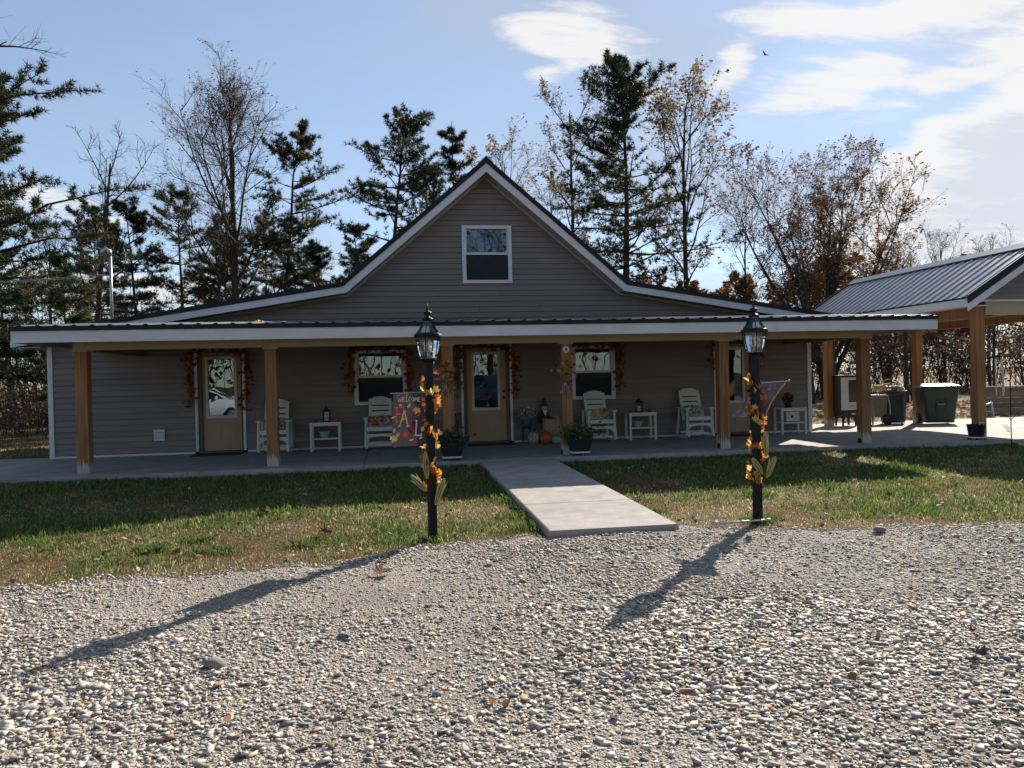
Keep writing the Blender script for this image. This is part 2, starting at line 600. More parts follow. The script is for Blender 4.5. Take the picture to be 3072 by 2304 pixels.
def concrete_mat():
    m = M('brushed_concrete', (0.37, 0.333, 0.29), (0.295, 0.266, 0.232), scale=(0.9, 0.9, 0.9), rough=0.85, bump=0.35, bscale=(4, 160, 30),
          detail=9, spec=0.25, c3=(0.335, 0.302, 0.263), bdist=0.004)
    nt = m.node_tree
    b = nt.nodes['Principled BSDF']
    src = b.inputs['Base Color'].links[0].from_socket
    tcn = nt.nodes.new('ShaderNodeTexCoord')
    n1 = nt.nodes.new('ShaderNodeTexNoise')
    n1.inputs['Scale'].default_value = 3.2
    n1.inputs['Detail'].default_value = 8
    n1.inputs['Roughness'].default_value = 0.7
    n2 = nt.nodes.new('ShaderNodeTexNoise')
    n2.inputs['Scale'].default_value = 120
    n2.inputs['Detail'].default_value = 3
    for n in (n1, n2): nt.links.new(tcn.outputs['Object'], n.inputs['Vector'])
    r1 = nt.nodes.new('ShaderNodeMapRange')
    r1.inputs['From Min'].default_value = 0.35
    r1.inputs['From Max'].default_value = 0.65
    r1.inputs['To Min'].default_value = 0.76
    r1.inputs['To Max'].default_value = 1.10
    r2 = nt.nodes.new('ShaderNodeMapRange')
    r2.inputs['From Min'].default_value = 0.3
    r2.inputs['From Max'].default_value = 0.7
    r2.inputs['To Min'].default_value = 0.88
    r2.inputs['To Max'].default_value = 1.1
    nt.links.new(n1.outputs['Fac'], r1.inputs[0])
    nt.links.new(n2.outputs['Fac'], r2.inputs[0])
    mu = nt.nodes.new('ShaderNodeMath')
    mu.operation = 'MULTIPLY'
    nt.links.new(r1.outputs[0], mu.inputs[0])
    nt.links.new(r2.outputs[0], mu.inputs[1])
    sc = nt.nodes.new('ShaderNodeVectorMath')
    sc.operation = 'SCALE'
    nt.links.new(src, sc.inputs[0])
    nt.links.new(mu.outputs[0], sc.inputs['Scale'])
    nt.links.new(sc.outputs[0], b.inputs['Base Color'])
    return m


MAT['concrete'] = concrete_mat()
MAT['roof'].node_tree.nodes['Principled BSDF'].inputs['IOR'].default_value = 2.3

# ------------------------------------------------------------------ ground, gravel, slabs, lawn
EDGE = [(-60, -15), (-14, -11.8), (-6, -10.4), (-3.2, -10.12), (-2.33, -10.03), (-1.41, -10.05), (-0.37, -9.88), (0.35, -9.5), (1.3, -9.36), (1.45, -9.5),
        (2.75, -9.5), (2.89, -9.18), (3.59, -9.61), (4.35, -9.72), (5.34, -9.85), (6.3, -9.95), (10, -10.1), (20, -10.4), (60, -11)]
EX = np.array([e[0] for e in EDGE], float)
EY = np.array([e[1] for e in EDGE], float)


def edge_y(x):
    x = np.asarray(x, float)
    return np.interp(x, EX, EY) + 0.05 * np.sin(x * 5.1 + 1) + 0.04 * np.sin(x * 11.7) + 0.025 * np.sin(x * 23.3 + 2)


def smooth(a, b, t):
    t = np.clip((np.asarray(t, float) - a) / (b - a), 0, 1)
    return t * t * (3 - 2 * t)


def gz(x, y):
    x = np.asarray(x, float)
    y = np.asarray(y, float)
    z = -0.205 + 0.045 * smooth(-14.0, -9.6, y) + 0.05 * smooth(-9.6, -4.2, y) - 0.10 * smooth(1.0, 8.0, y)
    z = z + 0.014 * np.sin(x * 0.9 + 0.7 * y) * np.sin(y * 0.8 + 1.3) + 0.006 * np.sin(x * 2.7 + 1) * np.sin(y * 3.1)
    z = z + 0.05 * np.exp(-((x - 2.1) ** 2 / 1.6 + (y + 9.7) ** 2 / 0.5))
    z = z + 0.9 * smooth(16, 60, y) * smooth(14, 40, np.abs(x))
    return z


def axis_lines(lo, hi, step, far):
    a = list(np.arange(lo, hi + 1e-6, step))
    d = step
    x = hi
    while x < far:
        d *= 1.5
        x += d
        a.append(x)
    d = step
    x = lo
    while x > -far:
        d *= 1.5
        x -= d
        a.insert(0, x)
    return np.array(a)


gx = axis_lines(-16, 26, 0.5, 900)
gy = axis_lines(-20, 40, 0.5, 900)
GX, GY = np.meshgrid(gx, gy)
GZ = gz(GX, GY) - 0.012
nx, ny = len(gx), len(gy)
idx = np.arange(nx * ny).reshape(ny, nx)
GF = np.stack([idx[:-1, :-1], idx[:-1, 1:], idx[1:, 1:], idx[1:, :-1]], -1).reshape(-1, 4)


def ground_mat():
    m, nt, b = new_mat('lawn_soil_and_litter')
    tcn = nt.nodes.new('ShaderNodeTexCoord')

    def noise(sc, det=6, rg=0.6):
        n = nt.nodes.new('ShaderNodeTexNoise')
        n.inputs['Scale'].default_value = sc
        n.inputs['Detail'].default_value = det
        n.inputs['Roughness'].default_value = rg
        nt.links.new(tcn.outputs['Object'], n.inputs['Vector'])
        return n.outputs['Fac']

    def ramp(src, els):
        r = nt.nodes.new('ShaderNodeValToRGB')
        r.color_ramp.elements.remove(r.color_ramp.elements[1])
        for i, (p, c) in enumerate(els):
            e = r.color_ramp.elements[0] if i == 0 else r.color_ramp.elements.new(p)
            e.position = p
            e.color = C(c)
        nt.links.new(src, r.inputs[0])
        return r.outputs[0]

    lawn = ramp(noise(14, 8, 0.75), [(0.3, (0.035, 0.03, 0.015)), (0.5, (0.085, 0.065, 0.03)), (0.62, (0.17, 0.11, 0.055)), (0.75, (0.07, 0.075, 0.025))])
    litter = ramp(noise(9, 9, 0.8), [(0.3, (0.07, 0.045, 0.025)), (0.46, (0.17, 0.11, 0.06)), (0.56, (0.33, 0.23, 0.13)), (0.66, (0.13, 0.14, 0.045)), (0.8, (0.28, 0.19, 0.10))])
    sp = nt.nodes.new('ShaderNodeSeparateXYZ')
    nt.links.new(tcn.outputs['Object'], sp.inputs[0])
    big = noise(0.35, 4)
    a = nt.nodes.new('ShaderNodeMath')
    a.operation = 'MULTIPLY_ADD'
    a.inputs[1].default_value = 9
    nt.links.new(big, a.inputs[0])
    nt.links.new(sp.outputs[1], a.inputs[2])
    mr_ = nt.nodes.new('ShaderNodeMapRange')
    mr_.inputs['From Min'].default_value = 6
    mr_.inputs['From Max'].default_value = 9
    nt.links.new(a.outputs[0], mr_.inputs[0])
    mx = nt.nodes.new('ShaderNodeMix')
    mx.data_type = 'RGBA'
    nt.links.new(mr_.outputs[0], mx.inputs['Factor'])
    nt.links.new(lawn, mx.inputs['A'])
    nt.links.new(litter, mx.inputs['B'])
    nt.links.new(mx.outputs['Result'], b.inputs['Base Color'])
    b.inputs['Roughness'].default_value = 0.95
    b.inputs['Specular IOR Level'].default_value = 0.15
    bp = nt.nodes.new('ShaderNodeBump')
    bp.inputs['Strength'].default_value = 0.9
    bp.inputs['Distance'].default_value = 0.04
    nt.links.new(noise(30, 6, 0.7), bp.inputs['Height'])
    nt.links.new(bp.outputs[0], b.inputs['Normal'])
    return m


tag(link('ground', np_mesh('ground', np.stack([GX, GY, GZ], -1).reshape(-1, 3), GF, ground_mat(), smooth=True)), kind='structure')


def gravel_mat():
    m, nt, b = new_mat('crushed_stone_bed')
    tcn = nt.nodes.new('ShaderNodeTexCoord')
    vo = nt.nodes.new('ShaderNodeTexVoronoi')
    vo.inputs['Scale'].default_value = 85
    nt.links.new(tcn.outputs['Object'], vo.inputs['Vector'])
    rp = nt.nodes.new('ShaderNodeValToRGB')
    rp.color_ramp.elements[0].color = (0.20, 0.17, 0.135, 1)
    rp.color_ramp.elements[1].color = (0.40, 0.35, 0.29, 1)
    nt.links.new(vo.outputs['Color'], rp.inputs[0])
    nz = nt.nodes.new('ShaderNodeTexNoise')
    nz.inputs['Scale'].default_value = 1.3
    nz.inputs['Detail'].default_value = 8
    nt.links.new(tcn.outputs['Object'], nz.inputs['Vector'])
    mr_ = nt.nodes.new('ShaderNodeMapRange')
    mr_.inputs['From Min'].default_value = 0.3
    mr_.inputs['From Max'].default_value = 0.7
    mr_.inputs['To Min'].default_value = 0.8
    mr_.inputs['To Max'].default_value = 1.12
    nt.links.new(nz.outputs['Fac'], mr_.inputs[0])
    sc = nt.nodes.new('ShaderNodeVectorMath')
    sc.operation = 'SCALE'
    nt.links.new(rp.outputs[0], sc.inputs[0])
    nt.links.new(mr_.outputs[0], sc.inputs['Scale'])
    nt.links.new(sc.outputs[0], b.inputs['Base Color'])
    b.inputs['Roughness'].default_value = 0.9
    b.inputs['Specular IOR Level'].default_value = 0.2
    bp = nt.nodes.new('ShaderNodeBump')
    bp.inputs['Strength'].default_value = 1.0
    bp.inputs['Distance'].default_value = 0.012
    bp.invert = True
    nt.links.new(vo.outputs['Distance'], bp.inputs['Height'])
    nt.links.new(bp.outputs[0], b.inputs['Normal'])
    return m


GRAVEL = gravel_mat()
cx = np.concatenate([np.linspace(-60, -9, 26), np.arange(-8.9, 12.0, 0.1), np.linspace(12.2, 60, 26)])
ey = edge_y(cx)
rows = np.concatenate([[0, 0.15, 0.35, 0.7], np.arange(1.2, 9, 0.5), [12, 16, 22]])
RV = []
for r_ in rows:
    RV.append(np.stack([cx, ey - r_, gz(cx, ey - r_) + (0.004 if r_ > 0 else -0.02)], -1))
RV = np.array(RV)
ni, nj = RV.shape[:2]
idx = np.arange(ni * nj).reshape(ni, nj)
RF = np.stack([idx[1:, :-1], idx[1:, 1:], idx[:-1, 1:], idx[:-1, :-1]], -1).reshape(-1, 4)
tag(link('gravel_drive', np_mesh('gravel_drive', RV.reshape(-1, 3), RF, GRAVEL, smooth=True)), kind='structure')

# porch slab with side apron and the sloping carport floor, walkway
b = MB()
b.box(-9.5, 10.0, -3.49, 0.0, -0.15, -0.03)
b.box(-9.5, -6.95, 0.0, 0.35, -0.15, -0.0005)
slab = tag(b.build('porch_slab', MAT['concrete']), kind='structure')
jx = [-9.5, -6.3, -3.42, -0.55, 2.35, 5.25, 7.7, 10.0]
for i in range(7):
    MB().rbox(jx[i] + .005, jx[i + 1] - .005, -3.5, 0.0, -0.10, 0.0, .004).build('slab_panel', MAT['concrete'], slab)
b = MB()
ax0, ax1, ay0, ay1 = 10.004, 22.0, -3.5, 4.3
sl = lambda y: -0.028 * max(0.0, y + 1.0)
ys = [ay0, -1.0, 1.0, ay1]
for i in range(3):
    y0, y1 = ys[i], ys[i + 1]
    b.add([(ax0, y0, -.4), (ax1, y0, -.4), (ax1, y1, -.4), (ax0, y1, -.4), (ax0, y0, sl(y0)), (ax1, y0, sl(y0)), (ax1, y1, sl(y1)), (ax0, y1, sl(y1))],
          [(0, 3, 2, 1), (4, 5, 6, 7), (0, 1, 5, 4), (1, 2, 6, 5), (2, 3, 7, 6), (3, 0, 4, 7)])
tag(b.build('carport_slab', MAT['concrete']), kind='structure')
wk = tag(MB().box(1.46, 2.74, -9.59, -3.52, -.3, -.085).build('walkway', MAT['concrete']), kind='structure')
wy = [-9.6, -8.08, -6.56, -5.04, -3.504]
wz = lambda y: -0.055 + 0.049 * (y + 9.6) / 6.1
for i in range(4):
    y0, y1 = wy[i] + (.003 if i else 0), wy[i + 1] - .003
    c_ = .012
    b = MB()
    lo = [(1.45, y0), (2.75, y0), (2.75, y1), (1.45, y1)]
    hi = [(1.45 + c_, y0 + c_ * .5), (2.75 - c_, y0 + c_ * .5), (2.75 - c_, y1 - c_ * .5), (1.45 + c_, y1 - c_ * .5)]
    b.add([(x, y, -.25) for x, y in lo] + [(x, y, wz(y) - c_ * .6) for x, y in lo] + [(x, y, wz(y)) for x, y in hi],
          [(3, 2, 1, 0), (8, 9, 10, 11)] + [(k, (k + 1) % 4, 4 + (k + 1) % 4, 4 + k) for k in range(4)] + [(4 + k, 4 + (k + 1) % 4, 8 + (k + 1) % 4, 8 + k) for k in range(4)])
    b.build('slab_panel', MAT['concrete'], wk)

rng = np.random.default_rng(11)


def vnoise(x, y, f, seed):
    """cheap smooth value noise for patches"""
    r_ = np.random.default_rng(seed)
    t = r_.random((64, 64))
    x = np.asarray(x) * f
    y = np.asarray(y) * f
    xi = np.floor(x).astype(int)
    yi = np.floor(y).astype(int)
    fx = x - xi
    fy = y - yi
    fx = fx * fx * (3 - 2 * fx)
    fy = fy * fy * (3 - 2 * fy)
    g_ = lambda a, c: t[a % 64, c % 64]
    return (g_(xi, yi) * (1 - fx) + g_(xi + 1, yi) * fx) * (1 - fy) + (g_(xi, yi + 1) * (1 - fx) + g_(xi + 1, yi + 1) * fx) * fy


def in_view(x, y, margin=1.2, zmin=2.4):
    dx, dy = x - CAM.x, y - CAM.y
    Z = dx * math.sin(YAW) + dy * math.cos(YAW)
    X = dx * math.cos(YAW) - dy * math.sin(YAW)
    return (Z > zmin) & (np.abs(X) < Z * 0.67 + margin), Z


# loose stones (nobody could count them)
phi = (1 + 5 ** 0.5) / 2
ICO_V = np.array([(-1, phi, 0), (1, phi, 0), (-1, -phi, 0), (1, -phi, 0), (0, -1, phi), (0, 1, phi), (0, -1, -phi), (0, 1, -phi), (phi, 0, -1), (phi, 0, 1), (-phi, 0, -1), (-phi, 0, 1)])
ICO_V /= np.linalg.norm(ICO_V[0])
ICO_F = np.array([(0, 11, 5), (0, 5, 1), (0, 1, 7), (0, 7, 10), (0, 10, 11), (1, 5, 9), (5, 11, 4), (11, 10, 2), (10, 7, 6), (7, 1, 8), (3, 9, 4), (3, 4, 2), (3, 2, 6), (3, 6, 8), (3, 8, 9), (4, 9, 5), (2, 4, 11), (6, 2, 10), (8, 6, 7), (9, 8, 1)])
CUBE_V = np.array([(x, y, z) for x in (-1, 1) for y in (-1, 1) for z in (-1, 1)], float) * 0.72
CUBE_F = np.array([(0, 1, 3), (0, 3, 2), (4, 6, 7), (4, 7, 5), (0, 4, 5), (0, 5, 1), (2, 3, 7), (2, 7, 6), (0, 2, 6), (0, 6, 4), (1, 5, 7), (1, 7, 3)])
BI_V = np.array([(math.cos(k * 2 * math.pi / 5), math.sin(k * 2 * math.pi / 5), 0) for k in range(5)] + [(0, 0, 1.0), (0, 0, -1.0)])
BI_F = np.array([(k, (k + 1) % 5, 5) for k in range(5)] + [((k + 1) % 5, k, 6) for k in range(5)])


def stones(px, py, size, base, faces, rng, flat=(0.2, 0.45)):
    n = len(px)
    k = len(base)
    V = np.repeat(base[None], n, 0) * (1 + (rng.random((n, k, 1)) - 0.5) * 0.7) + rng.normal(0, 0.16, (n, k, 3))
    sc = np.stack([size * rng.uniform(0.9, 1.45, n), size * rng.uniform(0.5, 0.95, n), size * rng.uniform(flat[0], flat[1], n)], -1)
    V = V * sc[:, None, :]
    # tilt then spin
    t = rng.normal(0, 0.38, n)
    c_, s_ = np.cos(t)[:, None], np.sin(t)[:, None]
    y, z = V[..., 1] * c_ - V[..., 2] * s_, V[..., 1] * s_ + V[..., 2] * c_
    V = np.stack([V[..., 0], y, z], -1)
    t = rng.random(n) * 6.283
    c_, s_ = np.cos(t)[:, None], np.sin(t)[:, None]
    V = np.stack([V[..., 0] * c_ - V[..., 1] * s_, V[..., 0] * s_ + V[..., 1] * c_, V[..., 2]], -1)
    V += np.stack([px, py, gz(px, py) + 0.004 + sc[:, 2] * rng.uniform(0.3, 1.0, n)], -1)[:, None, :]
    F = (faces[None] + (np.arange(n) * k)[:, None, None]).reshape(-1, 3)
    u = rng.random(n)
    pal = np.array([(0.40, 0.35, 0.29), (0.33, 0.285, 0.23), (0.49, 0.435, 0.365), (0.26, 0.225, 0.185), (0.22, 0.23, 0.235), (0.40, 0.32, 0.22), (0.15, 0.15, 0.155), (0.32, 0.18, 0.10)])
    cum = np.cumsum([0.29, 0.23, 0.18, 0.11, 0.07, 0.06, 0.035, 0.025])
    ci = np.clip(np.searchsorted(cum, u), 0, 7)
    col = pal[ci] * rng.uniform(0.92, 1.28, (n, 1))
    return V.reshape(-1, 3), F, np.repeat(col, k, 0)


STONE = attr_mat('gravel_stone', rough=0.75, spec=0.35, mottle=0.16, nscale=70, bump=0.3)
step = 0.0236
xs = np.arange(-7.0, 9.5, step)
ysr = np.arange(-14.6, -8.85, step)
PX, PY = [a.ravel() for a in np.meshgrid(xs, ysr)]
PX = PX + rng.uniform(-0.5, 0.5, PX.size) * step * 1.3
PY = PY + rng.uniform(-0.5, 0.5, PX.size) * step * 1.3
vis, Zd = in_view(PX, PY)
on = (PY < edge_y(PX) + 0.02) & ~((PX > 1.43) & (PX < 2.77) & (PY > -9.62))
fine = vnoise(PX + 40, PY + 40, 0.55, 3) * 0.65 + vnoise(PX + 9, PY + 70, 1.7, 5) * 0.35
keep = vis & on & (rng.random(PX.size) < np.clip(0.4 + fine * 1.2, 0.45, 1.0))
PX, PY, Zd, fine = PX[keep], PY[keep], Zd[keep], fine[keep]
size = np.clip(rng.lognormal(math.log(0.0112), 0.40, PX.size), 0.005, 0.030) * (0.6 + 0.72 * fine)
near = Zd < 5.4
v1, f1, c1 = stones(PX[near], PY[near], size[near], CUBE_V, CUBE_F, rng)
v2, f2, c2 = stones(PX[~near], PY[~near], size[~near], BI_V, BI_F, rng)
print('stones', PX.size, near.sum())
tag(link('gravel_stones', np_mesh('gravel_stones', np.concatenate([v1, v2]), np.concatenate([f1, f2 + len(v1)]), STONE, np.concatenate([c1, c2]))),
    'loose pale crushed stones covering the gravel drive in the foreground', 'gravel', kind='stuff')

# grass blades
def blades(px, py, hgt, wid, col, rng, lean=0.6):
    n = len(px)
    a = rng.random(n) * 6.283
    dx, dy = np.cos(a), np.sin(a)
    ln = rng.uniform(0.1, 1.0, n) * lean
    b_ = rng.random(n) * 6.283
    bx, by = np.cos(b_) * ln * hgt, np.sin(b_) * ln * hgt
    z0 = gz(px, py) - 0.014
    z0 = np.where(py > -3.5, z0, z0)
    P0 = np.stack([px - dx * wid, py - dy * wid, z0], -1)
    P1 = np.stack([px + dx * wid, py + dy * wid, z0], -1)
    mx, my = px + bx * 0.4, py + by * 0.4
    P2 = np.stack([mx + dx * wid * .7, my + dy * wid * .7, z0 + hgt * 0.62], -1)
    P3 = np.stack([px + bx, py + by, z0 + hgt * (1 - 0.25 * ln)], -1)
    V = np.stack([P0, P1, P2, P3], 1).reshape(-1, 3)
    base = (np.arange(n) * 4)[:, None]
    F = np.concatenate([base + np.array([[0, 1, 2]]), base + np.array([[0, 2, 3]])])
    return V, F, np.repeat(col, 4, 0)


GRASS = leafy('grass_blade', attr=True, trans=0.45, rough=0.6)
N = 420000
px = rng.uniform(-12, 16, N)
py = rng.uniform(-10.4, -3.5, N)
vis, Zd = in_view(px, py, 0.8)
ok = vis & (py > edge_y(px) + rng.normal(0, 0.05, N)) & ~((px > 1.42) & (px < 2.78))
patch = vnoise(px + 30, py + 50, 0.8, 8) * 0.5 + vnoise(px + 5, py + 20, 2.6, 9) * 0.3 + vnoise(px, py + 11, 7.5, 10) * 0.2
ed = edge_y(px)
t = np.clip((py - ed) / 6.0, 0, 1)
green = np.clip(0.18 + 0.8 * t + (patch - 0.5) * 2.2 - 0.22 * smooth(4.5, 9, px), 0, 1)
ok &= rng.random(N) < (0.35 + 0.65 * np.clip(green + 0.25, 0, 1))
px, py, green, patch = px[ok], py[ok], green[ok], patch[ok]
n = len(px)
gcol = np.array([(0.055, 0.095, 0.022), (0.10, 0.165, 0.036), (0.19, 0.23, 0.06)])[rng.integers(0, 3, n)]
rusty = vnoise(px + 77, py + 13, 1.6, 21) * .6 + vnoise(px + 7, py + 3, 5.0, 22) * .4
dcol = np.where((rusty + rng.normal(0, .12, n) > .55)[:, None], np.array([(0.30, 0.15, 0.07), (0.36, 0.20, 0.095), (0.22, 0.11, 0.055)])[rng.integers(0, 3, n)], np.array([(0.44, 0.36, 0.18), (0.55, 0.46, 0.26), (0.32, 0.24, 0.12)])[rng.integers(0, 3, n)])
isg = (rng.random(n) < green)[:, None]
col = np.where(isg, gcol, dcol) * rng.uniform(0.6, 1.45, (n, 1))
hgt = np.where(isg[:, 0], rng.uniform(0.015, 0.062, n) * rng.choice([0.7, 1.0, 1.0, 1.5], n) * (0.75 + 0.5 * green), rng.uniform(0.012, 0.035, n))
wid = rng.uniform(0.003, 0.0065, n)
gv, gf, gc = blades(px, py, hgt, wid, col, rng)
# taller weedy tufts
tx, ty = [], []
for (cx_, cy_, k, s_) in [(-2.35, -9.0, 260, .10), (-1.7, -9.2, 260, .12), (-2.0, -8.6, 180, .09), (-0.9, -9.1, 220, .13), (4.6, -7.6, 240, .11), (3.95, -9.05, 160, .1), (1.3, -7.2, 260, .16), (1.33, -8.3, 240, .14),
                          (1.36, -9.0, 160, .1), (0.35, -9.26, 120, .06), (3.77, -9.27, 120, .06), (5.2, -5.4, 300, .3), (6.0, -6.0, 240, .25), (8.2, -8.3, 160, .2), (2.9, -5.0, 160, .1), (2.9, -8.4, 160, .1)]:
    tx.append(rng.normal(cx_, s_, k))
    ty.append(rng.normal(cy_, s_ * .8, k))
# ragged fringe along the slab and walkway edges
fx = rng.uniform(-9.4, 12, 3600)
tx.append(fx)
ty.append(-3.52 - np.abs(rng.normal(0, 0.05, 3600)))
fy = rng.uniform(-9.3, -3.6, 1100)
tx.append(1.44 - np.abs(rng.normal(0, 0.03, 1100)))
ty.append(fy)
tx.append(2.775 + np.abs(rng.normal(0, 0.03, 1100)))
ty.append(rng.uniform(-9.1, -3.6, 1100))
tx, ty = np.concatenate(tx), np.concatenate(ty)
okk = ~((tx > 1.43) & (tx < 2.77)) & (ty > edge_y(tx))
tx, ty = tx[okk], ty[okk]
n = len(tx)
col = np.array([(0.07, 0.115, 0.028), (0.10, 0.15, 0.04), (0.14, 0.17, 0.05)])[rng.integers(0, 3, n)] * rng.uniform(0.8, 1.2, (n, 1))
wv, wf, wc = blades(tx, ty, rng.uniform(0.04, 0.10, n), rng.uniform(0.003, 0.006, n), col, rng, 0.8)
# side lawn on the left, behind the apron
N = 26000
px = rng.uniform(-22, -7.0, N)
py = rng.uniform(-3.5, 16, N)
okl = (py > 0.37) | (px < -9.52)
px, py = px[okl], py[okl]
n = len(px)
col = np.array([(0.06, 0.10, 0.025), (0.10, 0.13, 0.035), (0.22, 0.16, 0.08)])[rng.integers(0, 3, n)] * rng.uniform(0.8, 1.2, (n, 1))
lv, lf, lc = blades(px, py, rng.uniform(0.04, 0.08, n), rng.uniform(0.008, 0.014, n), col, rng, 0.6)
print('blades', len(gv) // 4 + len(wv) // 4 + len(lv) // 4)
tag(link('grass', np_mesh('grass', np.concatenate([gv, wv, lv]), np.concatenate([gf, wf + len(gv), lf + len(gv) + len(wv)]), GRASS, np.concatenate([gc, wc, lc]))),
    'short patchy green and straw lawn grass in front of the porch', 'grass', kind='stuff')

# autumn leaf outlines
MAPLE = [(0, -0.5), (0.06, -0.2), (0.3, -0.32), (0.26, -0.12), (0.52, 0.0), (0.36, 0.08), (0.42, 0.32), (0.2, 0.2), (0.12, 0.38), (0, 0.6), (-0.12, 0.38), (-0.2, 0.2), (-0.42, 0.32), (-0.36, 0.08), (-0.52, 0.0), (-0.26, -0.12), (-0.3, -0.32), (-0.06, -0.2)]
OVAL = [(0, -0.5), (0.15, -0.3), (0.24, 0.0), (0.16, 0.3), (0, 0.55), (-0.16, 0.3), (-0.24, 0.0), (-0.15, -0.3)]


def leaf_mesh(name, outline, mat, curl=0.25, thick=0.0):
    b = MB()
    vs = [(x, y, curl * (abs(x) ** 1.3 * 1.6 + 0.25 * y * y)) for x, y in outline]
    c = len(vs)
    vs.append((0, 0.02, -0.02))
    b.add(vs, [(i, (i + 1) % c, c) for i in range(c)])
    return b.mesh(name, mat)


# small dropped leaves on lawn and drive: too many and small to pick apart
LITTER = leafy('dry_leaf', attr=True, trans=0.25, rough=0.7)
LV, LF, LC = [], [], []
k = 0
o6 = np.array([(0, -.5, 0), (.3, -.25, .1), (.34, .15, .16), (0, .5, 0.04), (-.3, .2, .12), (-.26, -.2, .02)])
n = 1500
lx = rng.uniform(-7, 11, n)
ly = np.where(rng.random(n) < 0.86, rng.uniform(-9.7, -3.6, n), rng.uniform(-14.5, -9.6, n))
for i in range(n):
    if 1.4 < lx[i] < 2.8 and ly[i] > -9.7: continue
    a = rng.random() * 6.28
    s_ = rng.uniform(0.025, 0.075)
    E_ = Euler((rng.normal(0, .5), rng.normal(0, .5), a)).to_matrix()
    P = (o6 * s_ * [1, 1, rng.uniform(0.4, 1.8)]) @ np.array(E_).T + [lx[i], ly[i], float(gz(lx[i], ly[i])) + 0.025]
    LV.append(P)
    LF += [(k, k + 1, k + 2), (k, k + 2, k + 3), (k, k + 3, k + 4), (k, k + 4, k + 5)]
    LC += [np.array([(0.30, 0.19, 0.10), (0.20, 0.10, 0.05), (0.33, 0.16, 0.07), (0.42, 0.33, 0.22), (0.13, 0.08, 0.05)][rng.integers(0, 5)])] * 6
    k += 6
tag(link('fallen_leaves', np_mesh('fallen_leaves', np.concatenate(LV), np.array(LF), LITTER, np.array(LC))), 'small dry brown leaves scattered over the lawn and drive', 'leaves', kind='stuff')

# ------------------------------------------------------------------ the house
house = thing('farmhouse', 'taupe sided house with steep central gable, black metal roof and long front porch', 'house', (0, 0, 0))
RX, RZ = 2.07, 6.19
BL, BR, BZ = -1.05, 5.19, 3.52
EL, ER = -7.45, 10.12
SLP = 0.160
THETA = math.atan2(RZ - BZ, RX - BL)
PHI_ = math.atan(SLP)


def prof(d):
    """roof polyline offset d inwards (perpendicular)"""
    n1 = d / math.cos(THETA)
    n2 = d / math.cos(PHI_)
    # break: intersection of both offset lines
    ts, tl = math.tan(THETA), math.tan(PHI_)
    # steep (left): z = RZ-n1 + ts*(x-RX); low: z = BZ-n2 + tl*(x-BL)
    xl = (BZ - n2 - tl * BL - (RZ - n1) + ts * RX) / (ts - tl)
    zl = RZ - n1 + ts * (xl - RX)
    xr = 2 * RX - xl + (BR - (2 * RX - BL))
    zr = RZ - n1 - ts * (xr - RX)
    return [(EL, BZ - n2 + tl * (EL - BL)), (xl, zl), (RX, RZ - n1), (xr, zr), (ER, BZ - n2 - tl * (ER - BR))]


def roof_x(d, z):
    p = prof(d)
    if z >= p[2][1]: return None
    def side(a, b, c):
        if z >= b[1]: q0, q1 = b, c
        else: q0, q1 = a, b
        t = (z - q0[1]) / (q1[1] - q0[1])
        return q0[0] + (q1[0] - q0[0]) * t
    return side(p[0], p[1], p[2]), side(p[4], p[3], p[2])


YB = 9.6
p0, p1, p2, p3 = prof(0), prof(0.025), prof(0.095), prof(0.235)
for i in range(4):
    MB().prism_y([p0[i], p0[i + 1], p1[i + 1], p1[i]], -0.44, YB).build('roof', MAT['trim'], house)
    MB().prism_y([p1[i], p1[i + 1], p2[i + 1], p2[i]], -0.445, -0.41).build('rake_trim', MAT['trim'], house)
    MB().prism_y([p2[i], p2[i + 1], p3[i + 1], p3[i]], -0.425, -0.40).build('fascia', MAT['white'], house)
MB().prism_y([(RX - .16, RZ - .11), (RX, RZ + .035), (RX + .16, RZ - .11), (RX + .15, RZ - .13), (RX, RZ + .01), (RX - .15, RZ - .13)], -0.46, YB).build('ridge_cap', MAT['roof'], house)
# soffit panels under the rakes, one by one with small dark gaps
q0, q1 = prof(0.215), prof(0.228)
for i in range(4):
    a0, a1, c0, c1 = Vector((*q0[i],)), Vector((*q0[i + 1],)), Vector((*q1[i],)), Vector((*q1[i + 1],))
    L = (a1 - a0).length
    k = int(L / 0.3)
    for j in range(k):
        t0, t1 = j / k + 0.006 / L, (j + 1) / k - 0.006 / L
        P = [a0.lerp(a1, t0), a0.lerp(a1, t1), c0.lerp(c1, t1), c0.lerp(c1, t0)]
        MB().prism_y([(p.x, p.y) for p in P], -0.398, -0.03).build('soffit_panel', MAT['soffit'], house)
    # frieze strip where soffit meets the wall
    f0, f1 = prof(0.23), prof(0.275)
    MB().prism_y([f0[i], f0[i + 1], f1[i + 1], f1[i]], -0.045, -0.026).build('frieze_trim', MAT['soffit'], house)
    g0, g1 = prof(0.03), prof(0.05)
    MB().prism_y([g0[i], g0[i + 1], g1[i + 1], g1[i]], -0.40, YB - .02).build('roof_deck', MAT['slit'], house)
# eave fascia returns
for xe, zz in ((EL, p3[0][1]), (ER, p3[4][1])):
    s_ = 1 if xe > 0 else -1
    MB().box(min(xe, xe - s_ * .02), max(xe, xe - s_ * .02), -0.39, YB, zz, zz + .13).build('fascia', MAT['white'], house)
    x_in = -6.93 if xe < 0 else 9.70
    MB().box(min(xe - s_ * .03, x_in), max(xe - s_ * .03, x_in), -0.39, YB - .3, zz - .005, zz + .01).build('eave_soffit', MAT['soffit'], house)

